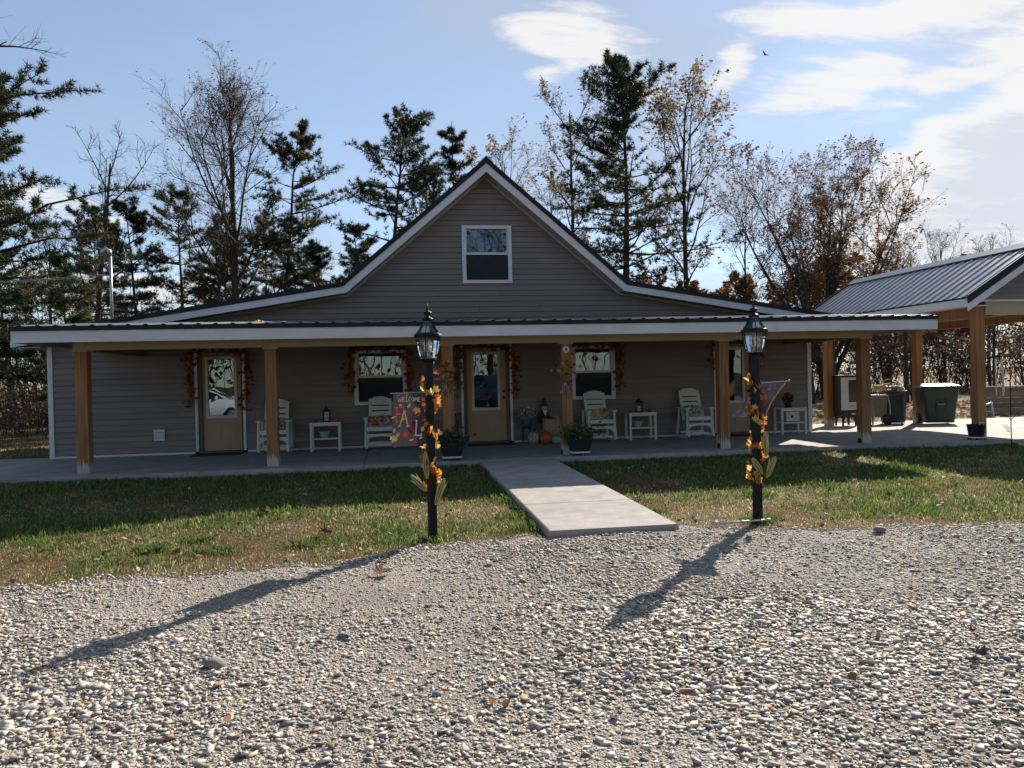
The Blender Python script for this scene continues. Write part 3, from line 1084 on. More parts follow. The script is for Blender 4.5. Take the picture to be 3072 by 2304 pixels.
XL, XR = -6.93, 9.70
OPEN = dict(door_a=(-4.06, -3.16, 0.0, 2.14), door_b=(1.50, 2.53, 0.0, 2.14), door_c=(7.36, 8.26, 0.0, 2.14),
            win_a=(-0.83, 0.25, 0.94, 2.08), win_b=(3.95, 4.92, 0.93, 2.09), win_c=(1.56, 2.62, 3.55, 4.78))
backing = MB()
CH = 0.1185
z = 0.045
row = 0
while z < 5.95:
    z1 = z + CH
    lo, hi = roof_x(0.25, z), roof_x(0.25, min(z1, 5.82))
    if lo is None or hi is None: break
    xa0, xb0 = max(XL + .05, lo[0]), min(XR - .05, lo[1])
    xa1, xb1 = max(XL + .05, hi[0]), min(XR - .05, hi[1])
    # split by openings: list of (x0b,x1b,x0t,x1t,z0,z1)
    cuts = [o for o in OPEN.values() if o[2] < z1 and o[3] > z]
    cuts.sort()
    segs = []
    cur_b, cur_t = xa0, xa1
    for o in cuts:
        segs.append((cur_b, o[0], cur_t, o[0], z, z1))
        if o[2] > z + 0.01: segs.append((o[0], o[1], o[0], o[1], z, o[2]))
        if o[3] < z1 - 0.01: segs.append((o[0], o[1], o[0], o[1], o[3], z1))
        cur_b = cur_t = o[1]
    segs.append((cur_b, xb0, cur_t, xb1, z, z1))
    pieces = []
    for (b0, b1, t0, t1, za, zb) in segs:
        if b1 - b0 < 0.02: continue
        k = 0
        x_ = b0
        cuts_ = []
        nxt = -20 + (row * 1.37) % 3.66
        while nxt < b1 - .3:
            if nxt > b0 + .3 and min(nxt - t0, t1 - nxt) > .1: cuts_.append(nxt)
            nxt += 3.66
        eb, et = [b0] + cuts_ + [b1], [t0] + cuts_ + [t1]
        for q in range(len(eb) - 1):
            g_ = .002
            pieces.append((eb[q] + (g_ if q else 0), eb[q + 1] - (g_ if q < len(eb) - 2 else 0), et[q] + (g_ if q else 0), et[q + 1] - (g_ if q < len(eb) - 2 else 0), za, zb))
    for (b0, b1, t0, t1, za, zb) in pieces:
        yb = -0.024
        za += 0.011
        vs = [(b0, 0.0, za), (b1, 0.0, za), (b1, yb, za + .002), (b0, yb, za + .002), (b0, yb + .001, za + .016), (b1, yb + .001, za + .016), (t1, -0.007, zb + .002), (t0, -0.007, zb + .002), (t0, 0.0, zb + .002), (t1, 0.0, zb + .002)]
        MB().add(vs, [(0, 1, 2, 3), (3, 2, 5, 4), (4, 5, 6, 7), (7, 6, 9, 8), (0, 3, 4, 7, 8), (1, 9, 6, 5, 2)]).build('siding_board', MAT['siding'], house)
        za -= 0.011
        backing.add([(b0, 0.003, za), (b1, 0.003, za), (t1, 0.003, zb), (t0, 0.003, zb), (b0, 0.10, za), (b1, 0.10, za), (t1, 0.10, zb), (t0, 0.10, zb)],
                    [(0, 1, 2, 3), (7, 6, 5, 4), (0, 4, 5, 1), (3, 2, 6, 7), (0, 3, 7, 4), (1, 5, 6, 2)])
    z = z1
    row += 1
# side and back walls under the low slopes
zl, zr = p3[0][1] + .06, p3[4][1] + .03
backing.box(XL, XL + .1, 0.11, YB - .5, 0.0, zl)
backing.box(XR - .1, XR, 0.11, YB - .5, 0.0, zr)
backing.box(XL + .11, XR - .11, YB - .6, YB - .5, 0.0, 2.3)
backing.build('wall', MAT['siding'], house)
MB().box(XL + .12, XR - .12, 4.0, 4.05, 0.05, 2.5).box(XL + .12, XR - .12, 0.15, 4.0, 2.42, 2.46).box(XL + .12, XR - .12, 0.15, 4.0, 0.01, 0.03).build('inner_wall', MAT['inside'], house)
# trims
MB().box(XL - .02, XL + .075, -0.035, -0.004, 0.0, 2.31).box(XL - .02, XL - .002, -0.004, 0.09, 0.0, 2.31).build('corner_trim', MAT['white'], house)
MB().box(XR - .075, XR + .02, -0.035, -0.004, 0.0, 2.5).box(XR + .002, XR + .02, -0.004, 0.09, 0.0, 2.5).build('corner_trim', MAT['white'], house)
for a, c in ((XL + .076, -4.14), (-3.08, 1.42), (2.61, 7.28), (8.34, XR - .076)):
    MB().box(a, c, -0.026, -0.003, 0.003, 0.044).build('base_trim', MAT['white'], house)


def screen_mat():
    m, nt, b = new_mat('insect_screen_mesh')
    b.inputs['Base Color'].default_value = (0.02, 0.022, 0.028, 1)
    b.inputs['Roughness'].default_value = 0.8
    tr = nt.nodes.new('ShaderNodeBsdfTransparent')
    mx = nt.nodes.new('ShaderNodeMixShader')
    # woven threads: finer than a pixel, so the mean cover matters
    tcn = nt.nodes.new('ShaderNodeTexCoord')
    ck = nt.nodes.new('ShaderNodeTexNoise')
    ck.inputs['Scale'].default_value = 6
    nt.links.new(tcn.outputs['Object'], ck.inputs['Vector'])
    mr_ = nt.nodes.new('ShaderNodeMapRange')
    mr_.inputs['To Min'].default_value = 0.30
    mr_.inputs['To Max'].default_value = 0.46
    nt.links.new(ck.outputs['Fac'], mr_.inputs[0])
    nt.links.new(mr_.outputs[0], mx.inputs[0])
    # mixed so that the factor gives the open share
    nt.links.new(b.outputs[0], mx.inputs[1])
    nt.links.new(tr.outputs[0], mx.inputs[2])
    nt.links.new(mx.outputs[0], nt.nodes['Material Output'].inputs[0])
    return m


SCREEN = screen_mat()


def window(x0, x1, z0, z1, kind):
    w = 0.065
    m = MB()
    m.box(x0 - .02, x0 + w, -0.05, 0.05, z0 - .02, z1 + .02).box(x1 - w, x1 + .02, -0.05, 0.05, z0 - .02, z1 + .02)
    m.box(x0 + w + .001, x1 - w - .001, -0.048, 0.05, z1 - w * .8, z1 + .02).box(x0 + w + .001, x1 - w - .001, -0.052, 0.05, z0 - .02, z0 + w * .8)
    f = m.build('window', MAT['white'], house)
    zm = (z0 + z1) / 2 + 0.02
    MB().box(x0 + w + .002, x1 - w - .002, -0.03, 0.03, zm - .025, zm + .025).build('meeting_rail', MAT['white'], f)
    for za, zb, yy in ((zm + .0255, z1 - w * .8 - .001, -0.005), (z0 + w * .8 + .001, zm - .0255, 0.012)):
        # sash stiles
        MB().box(x0 + w + .002, x0 + w + .024, yy - .012, yy + .012, za, zb).box(x1 - w - .024, x1 - w - .002, yy - .012, yy + .012, za, zb).build('sash', MAT['white'], f)
        MB().box(x0 + w + .025, x1 - w - .025, yy - .003, yy + .003, za, zb).build('pane', MAT['pane'], f)
    MB().box(x0 + w + .004, x1 - w - .004, -0.030, -0.028, z0 + w * .8 + .001, zm - .0255).build('insect_screen', SCREEN, f)
    if kind == 'blind':
        sp = MB()
        zz = zm
        while zz < z1 - .05:
            sp.cbox(((x0 + x1) / 2, 0.075, zz + .012), (x1 - x0 - .15, 0.004, 0.026), Matrix.Rotation(0.5, 3, 'X'))
            zz += 0.03
        sp.build('blind', MAT['blind'], f)
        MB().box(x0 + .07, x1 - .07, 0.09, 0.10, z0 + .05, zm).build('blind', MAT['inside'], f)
    else:
        for (a, c) in ((x0 + .06, x0 + .22), (x0 + .42, x0 + .56), (x1 - .2, x1 - .06)):
            n = 9
            pts = [(a + (c - a) * i / n, 0.16 + .018 * math.sin(i * 2.1)) for i in range(n + 1)]
            mm = MB()
            mm.add([(x, y, z0 + .02) for x, y in pts] + [(x, y, z1 - .02) for x, y in pts], [(i, i + 1, n + 2 + i, n + 1 + i) for i in range(n)])
            mm.build('curtain', MAT['curtain'], f)
    return f


window(-0.83, 0.25, 0.94, 2.08, 'curtain')
window(3.95, 4.92, 0.93, 2.09, 'curtain')
window(1.56, 2.62, 3.55, 4.78, 'blind')


def door(x0, x1, g0, g1, knob_x, jamb_l, jamb_r):
    """x0..x1 opening; g0..g1 outer frame of the half lite"""
    sx0, sx1 = x0 + jamb_l, x1 - jamb_r
    m = MB().box(x0 + .001, sx0 - .002, -0.01, 0.1, 0.0, 2.135).box(sx1 + .002, x1 - .001, -0.01, 0.1, 0.0, 2.135).box(sx0 - .001, sx1 + .001, -0.008, 0.1, 2.105, 2.136)
    m.build('door_jamb', MAT['jamb'], house)
    d = MB()
    gz0, gz1 = 0.73, 2.02
    y0, y1 = 0.03, 0.072
    d.box(sx0, g0 + .03, y0, y1, 0.05, 2.10).box(g1 - .03, sx1, y0, y1, 0.05, 2.10)
    d.box(g0 + .0301, g1 - .0301, y0 + .0005, y1, 0.05, gz0 + .03).box(g0 + .0301, g1 - .0301, y0 + .0005, y1, gz1 - .03, 2.10)
    D = d.build('door', MAT['door'], house)
    # raised lower panel mouldings
    for (a, c) in ((sx0 + .12, (sx0 + sx1) / 2 - .02), ((sx0 + sx1) / 2 + .02, sx1 - .12)):
        pm = MB().box(a, c, y0 - .006, y0 - .001, 0.22, 0.62)
        pm.box(a + .03, c - .03, y0 - .011, y0 - .0061, 0.25, 0.59)
        pm.build('door_panel', MAT['door'], D)
    fr = MB()
    t = .055
    fr.box(g0, g0 + t, y0 - .022, y0 - .0005, gz0, gz1).box(g1 - t, g1, y0 - .022, y0 - .0005, gz0, gz1)
    fr.box(g0 + t + .001, g1 - t - .001, y0 - .021, y0 - .0005, gz0, gz0 + t).box(g0 + t + .001, g1 - t - .001, y0 - .021, y0 - .0005, gz1 - t, gz1)
    fr.build('lite_frame', MAT['doorlite'], D)
    MB().box(g0 + .032, g1 - .032, y0 + .012, y0 + .018, gz0 + .032, gz1 - .032).build('pane', MAT['pane'], D)
    for zz, r_ in ((1.14, .028), (1.0, .032)):
        MB().lathe([(r_, 0), (r_, .012), (r_ * .5, .014), (r_ * .55, .035), (r_ * .95, .045), (r_ * .9, .062), (.004, .068)], 12).map(lambda p: Vector((knob_x + p.x, y0 - p.z, zz + p.y))).build('knob' if zz < 1.1 else 'deadbolt', MAT['black'], D, True)
    MB().box(x0 + .02, x1 - .02, -0.06, 0.1, 0.002, 0.045).build('threshold', MAT['jamb'], house)
    # outer channel trim
    MB().box(x0 - .055, x0 - .025, -0.04, -0.003, 0.045, 2.16).box(x0 - .0249, x0 - .001, -0.03, -0.003, 0.045, 2.16).build('door_trim', MAT['white'], house)
    MB().box(x1 + .025, x1 + .055, -0.04, -0.003, 0.045, 2.16).box(x1 + .001, x1 + .0249, -0.03, -0.003, 0.045, 2.16).build('door_trim', MAT['white'], house)
    MB().box(x0 - .0549, x1 + .0549, -0.038, -0.003, 2.161, 2.20).build('door_trim', MAT['white'], house)


door(-4.06, -3.16, -3.91, -3.28, -3.235, 0.085, 0.04)
door(1.50, 2.53, 1.685, 2.315, 2.40, 0.085, 0.075)
door(7.36, 8.26, 7.60, 8.07, 8.15, 0.09, 0.06)
# dryer vent cover
v = MB().box(-4.94, -4.73, -0.05, -0.02, 0.30, 0.53).build('vent_cover', MAT['white'], house)
for k in range(3):
    MB().cbox((-4.835, -0.06, 0.36 + .055 * k), (0.15, 0.008, 0.05), Matrix.Rotation(0.45, 3, 'X')).build('louver', MAT['white'], v)

# porch roof: fascia, ribbed panels, beam, ceiling
PXL, PXR = -5.95, 10.18
PYF = -3.72
zf, sl_ = 2.425, 0.084


def ribbed(width, length, spacing=0.26, h=0.018):
    """panel in local coords: x across, y up the slope, z normal"""
    xs_ = []
    n = int(round(width / spacing))
    for k in range(n):
        c = (k + .5) * spacing
        xs_ += [(c - .045, 0), (c - .02, h), (c + .02, h), (c + .045, 0)]
    pts = [(0.001, 0)] + xs_ + [(width - .001, 0)]
    t = 0.004
    b = MB()
    m = len(pts)
    vs = [(x, 0, z_) for x, z_ in pts] + [(x, length, z_) for x, z_ in pts] + [(x, 0, z_ - t) for x, z_ in pts] + [(x, length, z_ - t) for x, z_ in pts]
    fs = []
    for i in range(m - 1):
        fs += [(i, i + 1, m + i + 1, m + i), (2 * m + i + 1, 2 * m + i, 3 * m + i, 3 * m + i + 1), (i + 1, i, 2 * m + i, 2 * m + i + 1), (m + i, m + i + 1, 3 * m + i + 1, 3 * m + i)]
    fs += [(0, m, 3 * m, 2 * m), (m - 1, 3 * m - 1, 4 * m - 1, 2 * m - 1)]
    b.add(vs, fs)
    return b


proof = MB().add([(PXL, PYF + .01, zf - .03), (PXR, PYF + .01, zf - .03), (PXR, 0.0, zf - .03 - sl_ * PYF), (PXL, 0.0, zf - .03 - sl_ * PYF),
                  (PXL, PYF + .01, zf - .012), (PXR, PYF + .01, zf - .012), (PXR, 0.0, zf - .012 - sl_ * PYF), (PXL, 0.0, zf - .012 - sl_ * PYF)],
                 [(0, 3, 2, 1), (4, 5, 6, 7), (0, 1, 5, 4), (1, 2, 6, 5), (2, 3, 7, 6), (3, 0, 4, 7)]).build('porch_roof', MAT['slit'], house)
pw = 0.78
npan = int((PXR - PXL) / pw)
pw = (PXR - PXL) / npan
pm = ribbed(pw, math.hypot(3.74, 3.74 * sl_), pw / 3).mesh('roof_panel', MAT['roof'])
for i in range(npan):
    link('roof_panel', pm, proof, (PXL + i * pw, PYF - .02, zf + .002), (math.atan(sl_), 0, 0))
MB().box(PXL - .02, PXR + .02, PYF - .022, PYF - .002, zf - .075, zf - .002).build('drip_edge', MAT['trim'], house)
for i in range(5):
    a, c = PXL + (PXR - PXL) * i / 5, PXL + (PXR - PXL) * (i + 1) / 5
    MB().box(a + .001, c - .001, PYF, PYF + .022, 2.165, zf - .04).build('fascia', MAT['white'], house)
for xe in (PXL, PXR - .02):
    m = MB()
    m.add([(xe, PYF + .023, 2.165), (xe + .02, PYF + .023, 2.165), (xe + .02, -0.45, 2.165), (xe, -0.45, 2.165), (xe, PYF + .023, zf - .035), (xe + .02, PYF + .023, zf - .035), (xe + .02, -0.45, zf - .035 - sl_ * (PYF + .45)), (xe, -0.45, zf - .035 - sl_ * (PYF + .45))],
          [(0, 3, 2, 1), (4, 5, 6, 7), (0, 1, 5, 4), (1, 2, 6, 5), (2, 3, 7, 6), (3, 0, 4, 7)])
    m.build('fascia', MAT['white'], house)
MB().box(PXL + .025, PXR - .025, PYF + .026, -0.022, 2.205, 2.225).build('porch_ceiling', MAT['ceil'], house)
MB().box(-5.28, 9.22, -3.11, -2.89, 2.06, 2.204).build('beam', MAT['beam'], house)
MB().box(-5.26, -5.08, -2.889, -0.03, 2.06, 2.204).build('beam', MAT['post'], house)
MB().box(9.01, 9.19, -2.889, -0.03, 2.06, 2.204).build('beam', MAT['post'], house)
POSTS = [-5.17, -2.11, 0.95, 3.13, 6.18, 9.10]
pmesh = MB().rbox(-.098, .098, -.098, .098, 0.001, 2.03, .008).mesh('post', MAT['post'])
for i, x in enumerate(POSTS):
    p = link('post', pmesh, house, (x, -3.0, 0))
    MB().box(-.125, .125, -.125, .125, 2.031, 2.059).build('post_cap', MAT['beam'], p)
    # steel angle at the foot
    MB().box(-.103, -.0985, -.06, .06, 0.001, 0.09).box(-.103, -.07, -.05, .05, 0.001, 0.004).build('post_bracket', MAT['black'], p)

# service mast through the left roof with its wire
mast = thing('service_mast', 'grey metal electric service mast standing up from the left roof', 'mast', (-6.38, 2.0, 2.55))
GALV = M('galvanised', (0.42, 0.43, 0.44), (0.34, 0.35, 0.36), scale=10, rough=0.4, metal=0.6)
MB().tube([(0, 0, 0), (0, 0, 1.95)], 0.033, 10).build('conduit', GALV, mast, True)
MB().lathe([(.07, 0), (.09, .05), (.05, .1), (.04, .14)], 10, (0, 0, 0)).build('roof_boot', MAT['blackpl'], mast, True)
MB().tube([(0, 0, 1.9), (-.01, -.02, 2.0), (-.08, -.04, 2.06), (-.15, -.05, 1.98), (-.16, -.05, 1.93)], [.045, .055, .055, .05, .03], 8).build('weatherhead', GALV, mast, True)
MB().tube([(-.03, 0, 1.45), (-.12, 0, 1.45)], 0.012, 6).build('insulator', MAT['white'], mast)
wire = MB()
for k, off in enumerate((0.0, 0.03)):
    wire.tube([(-6.5 - 14 * t, 2.0 + 2 * t, 4.0 + off + 2.0 * t - 0.9 * math.sin(math.pi * t)) for t in [i / 16 for i in range(17)]], 0.006, 4)
tag(wire.build('power_line', M('grey_cable', (0.5, 0.5, 0.5), (0.4, 0.4, 0.4), rough=0.5)), 'thin grey overhead wire running from the service mast to the left', 'wire')

# ------------------------------------------------------------------ carport
cp = thing('carport', 'open timber carport with ribbed black metal gable roof beside the house', 'carport', (0, 0, 0))
CX0, CXR, CX1 = 11.3, 13.07, 14.84
CZE, CZR = 2.83, 3.95
CY0, CY1 = -3.15, 3.40
csl = math.atan2(CZR - CZE, CXR - CX0)
clen = math.hypot(CZR - CZE, CXR - CX0)
ncp = 8
cw = (CY1 - CY0) / ncp
cpm = ribbed(cw, clen, cw / 3.0).mesh('roof_panel', MAT['roof'])
rl = MB().prism_y([(CX0 + .02, CZE - .03), (CX0 + .02, CZE - .012), (CXR, CZR - .012), (CXR, CZR - .03)], CY0 + .02, CY1 - .02).build('roof_slope', MAT['slit'], cp)
rr = MB().prism_y([(CX1 - .02, CZE - .03), (CXR + .001, CZR - .03), (CXR + .001, CZR - .012), (CX1 - .02, CZE - .012)], CY0 + .02, CY1 - .02).build('roof_slope', MAT['slit'], cp)
for i in range(ncp):
    # left slope: local x -> -Y, local y -> up the slope (+X)
    o = link('roof_panel', cpm, rl)
    o.matrix_local = Matrix.Translation((CX0, CY1 - i * cw, CZE)) @ Matrix(((0, math.cos(csl), -math.sin(csl)), (-1, 0, 0), (0, math.sin(csl), math.cos(csl)))).to_4x4()
    o = link('roof_panel', cpm, rr)
    o.matrix_local = Matrix.Translation((CX1, CY0 + i * cw, CZE)) @ Matrix(((0, -math.cos(csl), math.sin(csl)), (1, 0, 0), (0, math.sin(csl), math.cos(csl)))).to_4x4()
MB().prism_y([(CXR - .2, CZR - .08), (CXR, CZR + .06), (CXR + .2, CZR - .08), (CXR + .19, CZR - .10), (CXR, CZR + .035), (CXR - .19, CZR - .10)], CY0 - .01, CY1 + .01).build('ridge_cap', MAT['roof'], cp)


def cline(d):
    n1 = d / math.cos(csl)
    return [(CX0 - .02, CZE + .03 - n1), (CXR, CZR + .04 - n1), (CX1 + .02, CZE + .03 - n1)]


for yy, s_ in ((CY0, -1), (CY1, 1)):
    ya, yb_ = (yy - .03, yy - .002) if s_ < 0 else (yy + .002, yy + .03)
    for i in (0, 1):
        a, c, e = cline(0), cline(0.14), cline(0.27)
        MB().prism_y([a[i], a[i + 1], c[i + 1], c[i]], ya, yb_).build('rake_trim', MAT['trim'], cp)
        MB().prism_y([c[i], c[i + 1], e[i + 1], e[i]], ya + .006, yb_ - .002).build('fascia', MAT['white'], cp)
for xe, s_ in ((CX0, 1), (CX1, -1)):
    x0, x1 = sorted((xe + s_ * .005, xe + s_ * .03))
    MB().box(x0, x1, CY0 + .001, CY1 - .001, CZE - .19, CZE - .035).build('fascia', MAT['white'], cp)
    x0, x1 = sorted((xe + s_ * .031, xe + s_ * .46))
    MB().box(x0, x1, CY0 + .01, CY1 - .01, CZE - .18, CZE - .165).build('soffit', MAT['white'], cp)
# gable siding, front and back
for yy, s_ in ((-2.84, -1), (3.04, 1)):
    z = 2.80
    while z < 3.72:
        z1 = z + CH
        f = lambda zz: (CX0 + (zz + .16 - CZE) / math.tan(csl), CX1 - (zz + .16 - CZE) / math.tan(csl))
        (a0, b0), (a1, b1) = f(z), f(z1)
        a0, a1 = max(a0, 11.76), max(a1, 11.76)
        b0, b1 = min(b0, 14.38), min(b1, 14.38)
        if b1 - a1 < 0.05: break
        y_b, y_t, y_i = yy + s_ * .019, yy + s_ * .007, yy
        vs = [(a0, y_i, z), (b0, y_i, z), (b0, y_b, z), (a0, y_b, z), (a1, y_t, z1 + .002), (b1, y_t, z1 + .002), (b1, y_i, z1 + .002), (a1, y_i, z1 + .002)]
        MB().add(vs, [(0, 1, 2, 3), (3, 2, 5, 4), (4, 5, 6, 7), (0, 3, 4, 7), (1, 6, 5, 2)]).build('siding_board', MAT['siding'], cp)
        z = z1
    x0, x1 = 11.72, 14.42
    MB().box(x0, x1, min(yy, yy + s_ * .03), max(yy, yy + s_ * .03), 2.755, 2.798).build('gable_trim', MAT['white'], cp)
CPOST = [(11.85, -2.72), (14.50, -2.72), (11.90, 2.88), (14.62, 2.88)]
for (x, y) in CPOST:
    zb = sl(y)
    MB().rbox(-.098, .098, -.098, .098, 0.0, 2.70 - zb, .008).build('post', MAT['post'], cp, loc=(x, y, zb))
MB().box(11.96, 14.39, -2.83, -2.62, 2.50, 2.752).build('beam', MAT['beam'], cp)
MB().box(12.01, 14.51, 2.78, 2.98, 2.50, 2.752).build('beam', MAT['beam'], cp)
for x in (11.85, 14.55):
    MB().box(x - .07, x + .07, -2.61, 2.77, 2.46, 2.70).build('beam', MAT['post'], cp)
for k in range(6):
    y = -2.3 + k * .9
    MB().box(11.93, 14.47, y - .02, y + .02, 2.72, 2.84).build('joist', MAT['beam'], cp)

# ------------------------------------------------------------------ trees
BARK = M('grey_brown_bark', (0.075, 0.058, 0.045), (0.035, 0.028, 0.023), scale=(9, 9, 1.6), rough=0.95, bump=0.8, bscale=(25, 25, 4), spec=0.1, bdist=0.03)
BARK_PINE = M('pine_bark', (0.07, 0.05, 0.038), (0.03, 0.023, 0.019), scale=(7, 7, 2.5), rough=0.95, bump=0.8, bscale=(18, 18, 6), spec=0.1, bdist=0.03)
TREELEAF = leafy('autumn_tree_leaf', attr=True, trans=0.4, rough=0.6)
NEEDLE = leafy('pine_needle', attr=True, trans=0.28, rough=0.5)


def nrm(v):
    return v / np.maximum(np.linalg.norm(v, axis=-1, keepdims=True), 1e-9)


def perp_basis(d):
    ref = np.where(np.abs(d[:, 2:3]) < 0.9, np.array([[0, 0, 1.0]]), np.array([[1.0, 0, 0]]))
    u = nrm(np.cross(d, ref))
    w = np.cross(d, u)
    return u, w


def seg_tubes(P0, P1, R0, R1, n):
    d = nrm(P1 - P0)
    u, w = perp_basis(d)
    a = np.arange(n) * 2 * math.pi / n
    ring = u[:, None, :] * np.cos(a)[None, :, None] + w[:, None, :] * np.sin(a)[None, :, None]
    A = P0[:, None, :] + ring * R0[:, None, None]
    B = P1[:, None, :] + ring * R1[:, None, None]
    V = np.concatenate([A, B], 1).reshape(-1, 3)
    k = np.arange(n)
    f = np.stack([k, (k + 1) % n, n + (k + 1) % n, n + k], -1)
    F = (f[None] + (np.arange(len(P0)) * 2 * n)[:, None, None]).reshape(-1, 4)
    return V, F


def poly_tubes(pts, rad, n):
    """pts (N,k,3), rad (N,k): continuous tubes sharing rings"""
    N, k, _ = pts.shape
    d = nrm(np.concatenate([pts[:, 1:2] - pts[:, 0:1], pts[:, 2:] - pts[:, :-2], pts[:, -1:] - pts[:, -2:-1]], 1)) if k > 2 else nrm(np.repeat(pts[:, 1:2] - pts[:, 0:1], 2, 1))
    u, _w = perp_basis(d[:, 0])
    a = np.arange(n) * 2 * math.pi / n
    V = np.zeros((N, k, n, 3))
    for i in range(k):
        u = nrm(u - d[:, i] * np.sum(u * d[:, i], -1, keepdims=True))
        w = np.cross(d[:, i], u)
        V[:, i] = pts[:, i][:, None, :] + (u[:, None, :] * np.cos(a)[None, :, None] + w[:, None, :] * np.sin(a)[None, :, None]) * rad[:, i][:, None, None]
    q = np.arange(n)
    f = np.stack([q, (q + 1) % n, n + (q + 1) % n, n + q], -1)
    F = (f[None, None] + (np.arange(k - 1) * n)[None, :, None, None] + (np.arange(N) * k * n)[:, None, None, None]).reshape(-1, 4)
    return V.reshape(-1, 3), F


def grow(start, dirs, length, nseg, wig, trop, rng, tv=(0, 0, 1)):
    N = len(start)
    pts = np.zeros((N, nseg + 1, 3))
    pts[:, 0] = start
    d = nrm(dirs)
    tv = np.array(tv, float)
    for i in range(nseg):
        d = nrm(d + rng.normal(0, wig, (N, 3)) + tv * (trop if np.isscalar(trop) else trop[:, None]))
        pts[:, i + 1] = pts[:, i] + d * (length / nseg)[:, None]
    return pts


def spawn(pts, per, tmin, tmax, ang, angsd, rng, flat=0.0):
    N, k, _ = pts.shape
    t = (tmin + (tmax - tmin) * ((np.arange(per)[None, :] + rng.random((N, per))) / per)) * (k - 1)
    i = np.clip(np.floor(t).astype(int), 0, k - 2)
    fr = (t - i)[..., None]
    ar = np.arange(N)[:, None]
    a, c = pts[ar, i], pts[ar, i + 1]
    pos = (a * (1 - fr) + c * fr).reshape(-1, 3)
    d = nrm((c - a).reshape(-1, 3))
    u, w = perp_basis(d)
    ph = rng.random(len(pos)) * 6.283
    if flat > 0:
        # u is horizontal: keep to the flat spray of a pine branch
        ph = np.where(rng.random(len(pos)) < 0.5, 0, math.pi) + rng.normal(0, flat, len(pos))
    A = rng.normal(ang, angsd, len(pos))
    nd = d * np.cos(A)[:, None] + (u * np.cos(ph)[:, None] + w * np.sin(ph)[:, None]) * np.sin(A)[:, None]
    par = np.repeat(np.arange(N), per)
    return pos, nd, par, (t / (k - 1)).reshape(-1)


def leaf_quads(pos, size, rng, pal, w=None):
    n = len(pos)
    d = nrm(rng.normal(0, 1, (n, 3)))
    u, v = perp_basis(d)
    s = (size * rng.uniform(0.6, 1.3, n))[:, None]
    V = np.stack([pos - u * s, pos + v * s * 0.6, pos + u * s, pos - v * s * 0.6], 1).reshape(-1, 3)
    F = (np.arange(4)[None] + (np.arange(n) * 4)[:, None])
    col = np.array(pal)[rng.choice(len(pal), n, p=w)] * rng.uniform(0.7, 1.25, (n, 1))
    return V, F, np.repeat(col, 4, 0)


def cat_vf(parts):
    V, F, o = [], [], 0
    for v, f in parts:
        V.append(v)
        F.append(f + o)
        o += len(v)
    return np.concatenate(V), np.concatenate(F)


RUSSET = [(0.20, 0.075, 0.03), (0.26, 0.11, 0.045), (0.14, 0.06, 0.03), (0.30, 0.17, 0.07), (0.10, 0.055, 0.03)]
GOLD = [(0.34, 0.22, 0.07), (0.26, 0.14, 0.05), (0.20, 0.13, 0.05), (0.40, 0.28, 0.11), (0.16, 0.08, 0.03)]
DULL = [(0.15, 0.10, 0.06), (0.20, 0.13, 0.07), (0.11, 0.075, 0.045), (0.24, 0.15, 0.08)]


